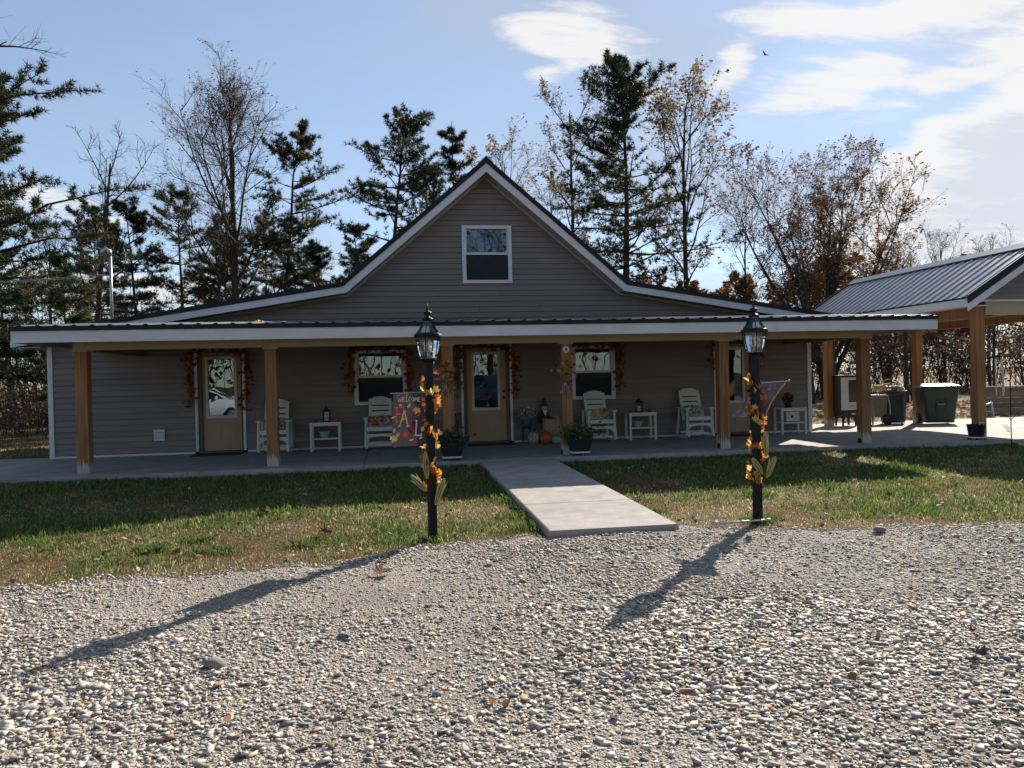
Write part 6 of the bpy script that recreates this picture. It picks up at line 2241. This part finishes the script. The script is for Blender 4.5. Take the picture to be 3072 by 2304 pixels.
def strokes(name, segs, w, mat, off=.003):
    b = MB()
    for (x0, y0, x1, y1) in segs:
        a, c = Vector((x0 * .31, y0 * .515)), Vector((x1 * .31, y1 * .515))
        d = (c - a).normalized()
        nn = Vector((-d.y, d.x)) * w / 2
        k = 4
        for i in range(k):
            p, q = a.lerp(c, i / k), a.lerp(c, (i + 1) / k)
            b.add([fsurf(s_.x / .31, s_.y / .515, off) for s_ in (p - nn, q - nn, q + nn, p + nn)], [(0, 1, 2, 3)])
    return b.build(name, mat, fl)


def P_(x, y): return ((x - 230) / 485, (y - 215) / 845)
def seg(*a):
    (u0, v0), (u1, v1) = P_(a[0], a[1]), P_(a[2], a[3])
    return (u0, v0, u1, v1)


W_ = .0105
strokes('letter', [seg(302, 285, 322, 352), seg(322, 352, 336, 300), seg(336, 300, 350, 352), seg(350, 352, 366, 283)], .0065, PR['cream'])
strokes('letter', [seg(378, 285, 378, 350), seg(378, 287, 412, 284), seg(378, 318, 404, 316), seg(378, 349, 414, 347)], .0065, PR['cream'])
strokes('letter', [seg(440, 235, 428, 352), seg(428, 352, 458, 346)], .0065, PR['cream'])
strokes('letter', [seg(496, 284, 476, 292), seg(476, 292, 468, 318), seg(468, 318, 478, 344), seg(478, 344, 498, 346)], .0065, PR['cream'])
strokes('letter', [seg(530, 282, 514, 302), seg(514, 302, 514, 330), seg(514, 330, 532, 348), seg(532, 348, 548, 330), seg(548, 330, 548, 300), seg(548, 300, 530, 282)], .0065, PR['cream'])
strokes('letter', [seg(562, 346, 564, 282), seg(564, 282, 580, 322), seg(580, 322, 596, 280), seg(596, 280, 600, 344)], .0065, PR['cream'])
strokes('letter', [seg(612, 280, 614, 344), seg(612, 282, 640, 280), seg(612, 312, 634, 310), seg(614, 343, 644, 341)], .0065, PR['cream'])
strokes('letter', [seg(292, 430, 294, 672), seg(255, 436, 400, 440), seg(398, 436, 398, 482), seg(294, 548, 358, 550), seg(268, 672, 318, 672)], .013, PR['red'])
strokes('letter', [seg(408, 505, 342, 742), seg(408, 505, 470, 742), seg(372, 632, 446, 628), seg(318, 744, 366, 744), seg(446, 746, 494, 744), seg(388, 506, 430, 506)], .0115, PR['yellow'], .0045)
strokes('letter', [seg(516, 572, 518, 800), seg(498, 572, 536, 572), seg(500, 800, 592, 802), seg(592, 806, 590, 764)], .012, PR['maroon'])
strokes('letter', [seg(598, 655, 590, 884), seg(576, 652, 614, 652), seg(572, 884, 676, 888), seg(674, 892, 674, 850)], .0115, PR['pale'], .0045)


def print_leaf(x, y, s_, rot, mat, outline=MAPLE):
    u0, v0 = P_(x, y)
    b = MB()
    vs = []
    for px_, py_ in outline:
        c_, s2 = math.cos(rot), math.sin(rot)
        a, c = (px_ * c_ - py_ * s2) * s_, (px_ * s2 + py_ * c_) * s_
        vs.append(fsurf(u0 + a / .31, v0 + c / .515, .0035))
    k = len(vs)
    vs.append(fsurf(u0, v0, .0035))
    b.add(vs, [(i, (i + 1) % k, k) for i in range(k)])
    b.build('printed_leaf', mat, fl)


for a in [(480, 415, .055, .6, PR['lime'], OVAL), (600, 480, .085, .3, PR['orange']), (252, 590, .045, 1.2, PR['lime'], OVAL), (438, 888, .07, 2.9, PR['red']), (268, 930, .085, .5, PR['yellow']),
          (325, 880, .05, 2.0, PR['orange']), (530, 962, .05, 1.3, PR['lime'], OVAL), (690, 780, .06, .2, PR['yellow'], OVAL), (672, 925, .04, 1.0, PR['pale'], OVAL), (265, 800, .045, .1, PR['pale'], OVAL),
          (300, 250, .035, 1.1, PR['red'], OVAL), (690, 300, .05, .5, PR['red']), (700, 390, .05, 2.5, PR['orange']), (350, 405, .035, 1.57, PR['pale'], OVAL), (625, 565, .03, .4, PR['red'], OVAL), (700, 640, .04, .9, PR['maroon'], OVAL), (580, 1010, .06, .4, PR['maroon'], OVAL)]:
    print_leaf(*a)

f2 = thing('garden_flag', 'greyish garden flag blown sideways and folded on the right lamp post', 'flag', (3.759, -9.254, LAMPZ))
CLOTH2 = M('faded_flag_cloth', (.19, .16, .19), (.28, .23, .25), scale=(9, 9, 9), rough=.9, ramp=(.35, .65), c3=(.10, .07, .09))
MB().tube([(.046, -.01, 1.475), (.35, -.05, 1.49)], .006, 6).ell((.355, -.05, 1.492), (.014, .014, .014), 8, 6).build('flag_arm', GALV, f2)
MB().box(-.046, .046, -.046, .046, 1.455, 1.49).build('arm_clamp', MAT['black'], f2)
m = MB()
nu, nv = 14, 14
A, B_, Cc, Dd = Vector((.03, .055, 1.47)), Vector((.345, -.048, 1.475)), Vector((.10, -.03, 1.12)), Vector((-.17, .06, 1.12))
vs = []
for j in range(nv + 1):
    for i in range(nu + 1):
        u, v = i / nu, j / nv
        p = A.lerp(B_, u).lerp(Dd.lerp(Cc, u), v ** .8)
        p.y += .035 * math.sin(u * 9 + v * 2) * (v * .8 + .15) + .05
        p.x += .03 * math.sin(v * 5) * (1 - u) - .10 * v * (1 - v) * u
        vs.append(p)
m.add(vs, [(j * (nu + 1) + i, j * (nu + 1) + i + 1, (j + 1) * (nu + 1) + i + 1, (j + 1) * (nu + 1) + i) for j in range(nv) for i in range(nu)])
m.build('cloth', CLOTH2, f2, True)
MB().tube([vs[j * (nu + 1) + nu] + Vector((.002, -.002, 0)) for j in range(nv + 1)], .006, 5).build('hem', PR['orange'], f2)

# white pipe lying at the right lamp post
t = MB().tube([(0, 0, 0), (.60, .03, .004)], .011, 8).tube([(.30, .015, -.0), (.34, .017, .002)], .015, 8).tube([(.58, .03, .004), (.64, .034, .004)], .016, 8).build('white_pipe', MAT['white'], None, True, (3.22, -9.36, -.122))
tag(t, 'white plastic pipe lying on the grass at the foot of the right lamp post', 'pipe')

# ------------------------------------------------------------------ carport contents
SLATE = M('blue_grey_plastic', (.045, .05, .065), (.06, .065, .08), scale=6, rough=.55, bump=.05)
GREENPL = M('dark_green_plastic', (.012, .032, .026), (.018, .042, .034), scale=5, rough=.42, bump=.05)
STEEL = M('brushed_cabinet', (.52, .49, .45), (.45, .42, .39), scale=(3, 3, 30), rough=.45, metal=.2)


def frustum(b, c, s0, s1, z0, z1, bev=.04):
    """chamfered rectangular frustum, s = (hx, hy)"""
    def ring(s_, z_):
        hx, hy = s_
        return [(c[0] - hx + bev, c[1] - hy, z_), (c[0] + hx - bev, c[1] - hy, z_), (c[0] + hx, c[1] - hy + bev, z_), (c[0] + hx, c[1] + hy - bev, z_), (c[0] + hx - bev, c[1] + hy, z_), (c[0] - hx + bev, c[1] + hy, z_), (c[0] - hx, c[1] + hy - bev, z_), (c[0] - hx, c[1] - hy + bev, z_)]
    b.add(ring(s0, z0) + ring(s1, z1), [tuple(reversed(range(8))), tuple(range(8, 16))] + [(i, (i + 1) % 8, 8 + (i + 1) % 8, 8 + i) for i in range(8)])
    return b


t = thing('wheeled_bin', 'large dark green wheeled bin with pale lit lid under the carport', 'bin', (14.52, 2.0, sl(2.0)), -.35)
frustum(MB(), (0, 0), (.34, .34), (.45, .43), .05, .98).build('body', GREENPL, t)
frustum(MB(), (0, 0), (.475, .455), (.485, .465), .96, .99).build('rim', GREENPL, t)
lid = MB()
frustum(lid, (0, -.01), (.50, .48), (.47, .45), .991, 1.035)
frustum(lid, (0, -.01), (.47, .45), (.30, .28), 1.036, 1.09)
lid.build('lid', GREENPL, t)
MB().tube([(-.30, .52, .98), (.30, .52, .98)], .02, 8).build('handle', GREENPL, t)
for s_ in (-1, 1):
    MB().lathe([(.14, -.03), (.15, -.015), (.15, .015), (.14, .03)], 18).map(lambda p: Vector((s_ * .36 + p.z, .30 + p.x, .15 + p.y))).build('wheel', MAT['blackpl'], t, True)
MB().box(-.13, .13, -.405, -.36, .36, .70).build('recess', MAT['blackpl'], t)
MB().tube([(-.10, -.42, .55), (.10, -.42, .55)], .014, 6).build('catch_bar', GALV, t)

t = thing('rubbish_barrel', 'blue grey round barrel on a caster dolly under the carport', 'barrel', (13.86, 2.9, sl(2.9)))
MB().lathe([(.30, .06), (.31, .08), (.335, .5), (.345, .88), (.365, .90), (.365, .93), (.33, .93), (.32, .80), (.01, .78)], 26).build('body', SLATE, t, True)
MB().lathe([(.31, .035), (.32, .058), (.01, .058)], 20).build('dolly', CADDY, t)
for k in range(5):
    a = k * 1.257
    MB().ell((.27 * math.cos(a), .27 * math.sin(a), .019), (.022, .022, .019), 8, 6).build('caster', MAT['blackpl'], t)
b = MB()
rg = random.Random(4)
for k in range(14):
    cx_, cy_ = rg.uniform(-.1, .1), rg.uniform(-.1, .1)
    r_ = rg.uniform(.14, .30)
    tl = Euler((rg.gauss(0, .35), rg.gauss(0, .35), 0)).to_matrix()
    b.tube([tl @ Vector((r_ * math.cos(a), r_ * math.sin(a), 0)) + Vector((cx_, cy_, .93 + .035 * (k % 6))) for a in [6.283 * i / 18 for i in range(19)]], .012, 5)
tag(b.build('cable_coil', M('brown_cable', (.16, .11, .06), (.30, .22, .08), scale=5, rough=.6), None, True, (13.82, 2.9, sl(2.9) + .01)), 'tangled brown and yellow cable coil heaped on the round barrel', 'cable')
t = thing('yellow_tool', 'yellow handled power tool resting over the barrel edge', 'tool', (13.33, 2.72, .86))
YEL = M('yellow_plastic', (.55, .36, .04), (.46, .30, .03), scale=8, rough=.45)
MB().rbox(-.16, .10, -.06, .06, .0, .13, .03).build('motor_body', YEL, t)
MB().tube([(.10, 0, .08), (.24, -.02, .07), (.55, -.02, .05)], [.05, .03, .022], 8).build('shaft', YEL, t, True)
MB().box(-.18, .05, -.065, .065, -.03, -.001).build('guard', MAT['white'], t)
t = thing('hose_cart', 'tan wheeled cart with black wheel between the porch post and barrel', 'cart', (13.20, 2.62, sl(2.6)))
frustum(MB(), (0, 0), (.17, .16), (.20, .18), .22, .80, .03).build('body', M('tan_plastic', (.22, .17, .10), (.18, .14, .085), scale=6, rough=.6), t)
MB().lathe([(.13, -.03), (.15, -.01), (.15, .01), (.13, .03)], 18).map(lambda p: Vector((.14 + p.x, -.22 + p.z, .15 + p.y))).build('wheel', MAT['blackpl'], t, True)
MB().tube([(.18, -.19, .80), (.24, -.19, .55), (.26, -.19, .05)], .016, 6).build('frame', GALV, t)
MB().tube([(-.15, 0, .24), (-.15, 0, .002)], .02, 6).build('leg', MAT['blackpl'], t)
MB().rbox(-.20, .22, -.19, .19, .801, .83, .04).build('lid', MAT['white'], t)

t = thing('cabinet_smoker', 'upright pale cabinet smoker with dark window on caster legs under the carport', 'smoker', (12.24, 2.62, sl(2.6)))
MB().rbox(-.27, .27, -.22, .25, .42, 1.37, .02).build('cabinet', MAT['blackpl'], t)
dr = MB()
dr.box(-.265, -.055, -.245, -.222, .44, 1.33).box(.205, .265, -.245, -.222, .44, 1.33).box(-.0549, .2049, -.2445, -.222, .44, .66).box(-.0549, .2049, -.2445, -.222, 1.26, 1.33)
D = dr.build('door', STEEL, t)
MB().box(-.052, .202, -.236, -.230, .662, 1.258).build('pane', M('dark_smoker_glass', (.02, .02, .025), rough=.08, spec=.6), D)
MB().box(-.03, .13, -.2475, -.2455, .545, .56).build('nameplate', MAT['black'], D)
MB().box(-.285, .285, -.26, .26, 1.372, 1.392).build('top', MAT['black'], t)
MB().box(-.25, .25, -.23, .23, .24, .415).build('base_box', MAT['blackpl'], t)
MB().box(.02, .14, -.236, -.2305, .31, .36).build('control_panel', GALV, t)
for sx_ in (-1, 1):
    for sy_ in (-1, 1):
        MB().tube([(sx_ * .17, sy_ * .16, .26), (sx_ * .19, sy_ * .17, .06)], [.05, .025], 6).build('leg', MAT['blackpl'], t)
        MB().lathe([(.035, -.014), (.035, .014)], 12).map(lambda p: Vector((sx_ * .19 + p.z, sy_ * .17 + p.x, .036 + p.y))).build('caster', MAT['blackpl'], t)
MB().lathe([(.055, 1.393), (.06, 1.42), (.075, 1.43), (.07, 1.45), (.02, 1.46)], 12, (.06, 0, 0)).build('vent_cap', M('tan_cap', (.5, .42, .28), rough=.6), t, True)
t = MB().rbox(-.10, .10, -.08, .08, 0, 1.22, .02).build('downpipe_box', M('dark_blue_metal', (.02, .035, .055), (.03, .045, .065), scale=5, rough=.5), None, False, (12.09, 3.06, 1.33))
tag(t, 'dark blue vertical flue box hanging beside the rear carport post', 'flue')

# round pot on a white caddy at the carport post
t = thing('plant_pot', 'empty round black pot on a white wheeled caddy at the carport post', 'pot', (11.32, -3.28, 0))
MB().lathe([(.13, .065), (.14, .08), (.168, .28), (.175, .285), (.175, .30), (.155, .30), (.15, .25), (.01, .24)], 24).build('pot', MAT['blackpl'], t, True)
MB().lathe([(.20, .042), (.205, .05), (.20, .062), (.01, .062)], 24).build('caddy', MAT['white'], t)
for k in range(5):
    a = k * 1.257 + .3
    MB().ell((.15 * math.cos(a), .15 * math.sin(a), .021), (.024, .016, .02), 8, 6).build('caster', MAT['blackpl'], t)
MB().tube([(-.05, -.14, .29), (-.04, -.15, .34), (.04, -.15, .34), (.05, -.14, .29)], .006, 5).build('wire_tag', MAT['white'], t)

# wind chime
t = thing('wind_chime', 'wind chime of four long white tubes hanging right of the carport post', 'wind chime', (12.13, -2.95, 1.62))
MB().lathe([(.06, 0), (.06, .02), (.02, .03)], 14).build('top_disc', MAT['black'], t)
MB().tube([(0, 0, .02), (0, 0, .85)], .003, 4).build('cord', MAT['black'], t)
for k, (dx, dy, l_, lean_) in enumerate(((-.09, -.02, .70, .0), (-.05, .03, .74, .01), (.05, -.03, .68, .035), (.085, .02, .76, .02))):
    MB().tube([(dx, dy, -.03), (dx + lean_, dy, -.03 - l_)], .013, 8).tube([(dx * .5, dy * .5, .0), (dx, dy, -.03)], .002, 3).build('chime_tube', MAT['white'], t)

# shepherd hook with hanging stems
t = thing('shepherd_hook', 'thin black garden hook standing in the grass at the right edge', 'garden hook', (11.30, -4.17, -.12))
hk = [(0, 0, 0), (0, 0, 1.85)] + [(-.06 + .06 * math.cos(a), 0, 1.90 + .12 * math.sin(a)) for a in [math.pi * k / 8 for k in range(0, 9)]] + [(-.13, 0, 1.84)]
MB().tube(hk, .009, 6).build('rod', MAT['black'], t)
MB().tube([(0, 0, .55), (-.08, -.02, .62), (-.12, -.02, .60)], .006, 5).tube([(0, 0, .55), (.10, -.02, .66)], .006, 5).build('side_arm', MAT['black'], t)
b = MB()
for k in range(5):
    b.tube([(-.20 + .02 * k, -.01 * k, .48), (-.12 + .015 * k, -.01 * k, .40), (-.07 + .01 * k, 0, .33)], .003, 4)
b.build('wire_bundle', M('tan_wire', (.35, .28, .18), rough=.6), t)

# plank stack and small grey stand beyond the carport
t = thing('plank_bed', 'long raised bed wall of weathered brown planks beyond the carport', 'planter bed', (22.5, 6.3, -.32))
PLK = M('weathered_plank', (.27, .18, .11), (.18, .12, .075), scale=(1.2, 12, 14), rough=.85, bump=.4, bscale=(2, 30, 40), vary=.2)
for k in range(6):
    for j in range(2):
        MB().box(-3.4 + j * 3.6 + .004, -3.4 + (j + 1) * 3.6 - .004, -.03 - .004 * (k % 2), .03, .175 * k, .175 * k + .168).build('plank', PLK, t)
MB().box(-3.4, 3.8, -.05, .12, 1.055, 1.085).build('cap_board', M('grey_board', (.36, .33, .30), (.28, .26, .24), scale=(2, 9, 9), rough=.85), t)
t = thing('grey_stand', 'small grey tilted metal stand in front of the planks', 'stand', (18.75, 5.0, -.30))
for a, c in (((-.16, 0, .05), (.10, 0, .05)), ((.10, 0, .05), (.02, 0, .58)), ((.02, 0, .58), (-.18, 0, .52)), ((-.16, .3, .05), (.10, .3, .05)), ((.10, .3, .05), (.02, .3, .58))):
    MB().tube([a, c], .03, 6).build('bar', GALV, t)
MB().cbox((-.03, .15, .30), (.28, .30, .02), Matrix.Rotation(.15, 3, 'Y')).build('panel', GALV, t)

# ------------------------------------------------------------------ larger single leaves and stones
BROWN = leafy('brown_leaf', [(.13, .075, .04), (.10, .055, .03), (.18, .11, .06), (.08, .045, .03)], trans=.06, rough=.75)
RUST = leafy('rust_leaf', [(.24, .07, .03), (.18, .05, .025)], trans=.12, rough=.7)
DRY = leaf_mesh('dry_leaf', MAPLE, BROWN, .55)
DRY2 = leaf_mesh('dry_leaf', MAPLE, RUST, .45)
for (x, y, s_, me, lb, rx) in [
    (-.72, -8.72, .30, DRY, 'large curled brown leaf on the grass left of the left lamp post', .25),
    (-1.58, -7.30, .26, DRY, 'curled brown leaf in the shaded lawn left of the lamp post', .4),
    (-.14, -10.55, .26, DRY, 'large flat brown leaf on the gravel below the left lamp post', .1),
    (.93, -12.55, .10, DRY2, 'rust red leaf on the open gravel in the centre foreground', .3),
    (3.18, -13.05, .17, DRY, 'brown leaf on the gravel low in the right foreground', .2),
    (3.42, -12.72, .10, DRY2, 'small red brown leaf on the gravel in the right foreground', .5),
    (.24, -9.36, .12, DRY2, 'rust leaf standing at the foot of the left lamp post', 1.1),
    (3.94, -9.40, .15, DRY, 'brown curled leaf at the foot of the right lamp post', .5),
    (-2.05, -9.35, .15, DRY2, 'rust leaf on the grass near the left edge of the lawn', .4),
    (1.32, -8.72, .14, DRY2, 'rust leaf against the left side of the walkway', .5),
    (3.02, -7.5, .15, DRY2, 'rust leaf on the grass right of the walkway', .3),
    (-.35, -1.7, .16, DRY, 'dark dead leaf on the porch floor near the rocking chair behind the flag', .1),
    (6.0, -8.2, .16, DRY, 'curled brown leaf on the sunny lawn right of the right lamp post', .4),
    (6.55, -10.75, .18, DRY, 'dark leaf on the gravel at the right edge', .2)]:
    zz = float(gz(x, y)) + .03 if y < -3.5 else .012
    o = link('fallen_leaf', me, None, (x, y, zz), (rx * .5, .15, x * 7), (s_ * .75, s_ * .75, s_ * .6))
    tag(o, lb, 'leaf', 'larger fallen leaves')
for i, (x, y, s_, lb) in enumerate([(-1.06, -12.28, .06, 'largest grey stone on the gravel in the left foreground'), (4.62, -10.05, .07, 'pale flat stone at the gravel edge right of the right lamp post'),
                                    (-.35, -11.95, .04, 'dark grey stone among gravel left of centre')]):
    rg_ = np.random.default_rng(300 + i)
    V = (ICO_V * (1 + (rg_.random((12, 1)) - .5) * .5) + rg_.normal(0, .12, (12, 3))) * np.array([1.3, .85, .5]) * s_
    o = link('large_stone', np_mesh('large_stone', V, ICO_F, M('grey_stone', (.22, .20, .185), (.15, .14, .13), scale=20, rough=.85, bump=.4)), None, (x, y, float(gz(x, y)) + s_ * .4), (0.1, .1, i))
    tag(o, lb, 'stone', 'larger single stones')
t = thing('leaf_clump', 'yellowish leaves caught on the porch roof edge above the second post', 'leaves', (-2.25, -3.62, 2.44))
for k in range(6):
    link('leaf', GMESH[(1, 4)[k % 2]], t, (rnd.uniform(-.12, .12), rnd.uniform(-.03, .06), .03), (rnd.uniform(0, .6), rnd.uniform(-.4, .4), rnd.uniform(0, 6)), .06)
b = MB()
b.add([(0, -.18, 0), (.05, .0, .03), (0, .14, 0), (-.05, .0, .03), (0, 0, -.04)], [(0, 1, 4), (1, 2, 4), (2, 3, 4), (3, 0, 4), (0, 3, 2, 1)])
b.add([(.03, .06, .02), (.03, -.08, .02), (.42, -.04, .16), (.40, .02, .16)], [(0, 1, 2, 3)])
b.add([(-.03, .06, .02), (-.40, .02, .14), (-.42, -.04, .14), (-.03, -.08, .02)], [(0, 1, 2, 3)])
tag(b.build('bird', MAT['black'], None, False, (27.4, 36.0, 24.6), (0, .2, .6)), 'small dark bird flying high in the sky', 'bird')


# ------------------------------------------------------------------ cars behind the viewer, seen only as reflections in the panes
def car(x, y, rz, label, paint, L=4.6, roof=1.52, hood=1.0):
    t = thing('parked_car', label, 'car', (x, y, -.2), rz)
    hw = .90
    st = [(-L / 2, .55, .85, .78), (-L / 2 + .12, .38, 1.0, .86), (-1.5, .28, hood + .02, hw), (-.2, .26, hood, hw), (.85, .26, hood, hw), (1.55, .28, hood - .06, hw * .98), (L / 2 - .15, .36, hood - .2, .84), (L / 2, .5, hood - .34, .70)]
    b = MB()
    for (xx, zb, zt, w) in st:
        b.v += [(xx, -w * .92, zb), (xx, -w, (zb + zt) / 2), (xx, -w * .96, zt), (xx, -w * .8, zt + .03), (xx, w * .8, zt + .03), (xx, w * .96, zt), (xx, w, (zb + zt) / 2), (xx, w * .92, zb)]
    for i in range(len(st) - 1):
        b.f += [(i * 8 + k, i * 8 + (k + 1) % 8, i * 8 + 8 + (k + 1) % 8, i * 8 + 8 + k) for k in range(8)]
    b.f += [tuple(reversed(range(8))), tuple(range((len(st) - 1) * 8, len(st) * 8))]
    b.build('body', paint, t, True)
    cab = MB()
    cs = [(-L / 2 + .35, hood + .02, .80), (-L / 2 + .85, roof - .06, .66), (-.6, roof, .68), (.25, roof - .05, .66), (1.25, hood + .0, .80)]
    z0 = hood - .02
    pts_b, pts_t = [], []
    roofpts = [(xx, zz, w) for xx, zz, w in cs]
    for xx, zz, w in roofpts: cab.v += [(xx, -w, zz), (xx, w, zz)]
    for i in range(len(cs) - 1): cab.f.append((2 * i, 2 * i + 2, 2 * i + 3, 2 * i + 1))
    cab.build('roof_shell', paint, t, True)
    gl = M('car_glass_' + label[:5], (.02, .025, .03), rough=.05, spec=.8)
    for s_ in (-1, 1):
        w = MB()
        w.add([(cs[0][0] + .2, s_ * .83, z0), (cs[1][0] + .05, s_ * .70, roof - .12), (cs[3][0] - .05, s_ * .70, roof - .12), (cs[4][0] - .18, s_ * .83, z0)], [(0, 1, 2, 3)])
        w.build('side_window', gl, t)
        for xx in (-.75, .1):
            MB().tube([(xx - .02, s_ * .845, z0), (xx, s_ * .69, roof - .05)], .035, 4).build('pillar', paint, t)
        MB().tube([(cs[4][0], s_ * .82, z0), (cs[3][0], s_ * .68, roof - .04)], .04, 4).build('pillar', paint, t)
        MB().ell((.75, s_ * 1.0, hood + .08), (.07, .12, .08), 10, 6).build('wing_mirror', paint, t, True)
        for xx in (-1.4, 1.42):
            wh = MB().lathe([(.24, -.1), (.32, -.09), (.33, 0), (.32, .09), (.24, .1)], 20).map(lambda p: Vector((xx + p.x, s_ * .82 + p.z, .33 + p.y))).build('wheel', MAT['blackpl'], t, True)
            MB().lathe([(.2, -.105), (.2, .105)], 12).map(lambda p: Vector((xx + p.x, s_ * .82 + p.z, .33 + p.y))).build('rim', GALV, wh)
        MB().ell((L / 2 - .1, s_ * .62, hood - .27), (.06, .16, .08), 10, 6).build('headlight', MAT['white'], t, True)
    MB().add([(cs[3][0] + .08, -.60, roof - .12), (cs[3][0] + .08, .60, roof - .12), (cs[4][0] - .06, .72, hood + .05), (cs[4][0] - .06, -.72, hood + .05)], [(0, 3, 2, 1)]).map(lambda p: p + Vector((.02, 0, .03))).build('windscreen', gl, t)
    MB().box(L / 2 - .02, L / 2 + .02, -.5, .5, hood - .42, hood - .30).build('grille', MAT['blackpl'], t)


car(-8.3, -18.2, 0, 'white car parked on the drive, mirrored in the leftmost door', M('white_car_paint', (.75, .75, .73), rough=.25, coat=.5))
car(4.9, -20.5, 1.35, 'dark car parked on the drive, mirrored in the centre door', M('dark_car_paint', (.03, .04, .055), rough=.25, coat=.5), 4.9, 1.85, 1.15)
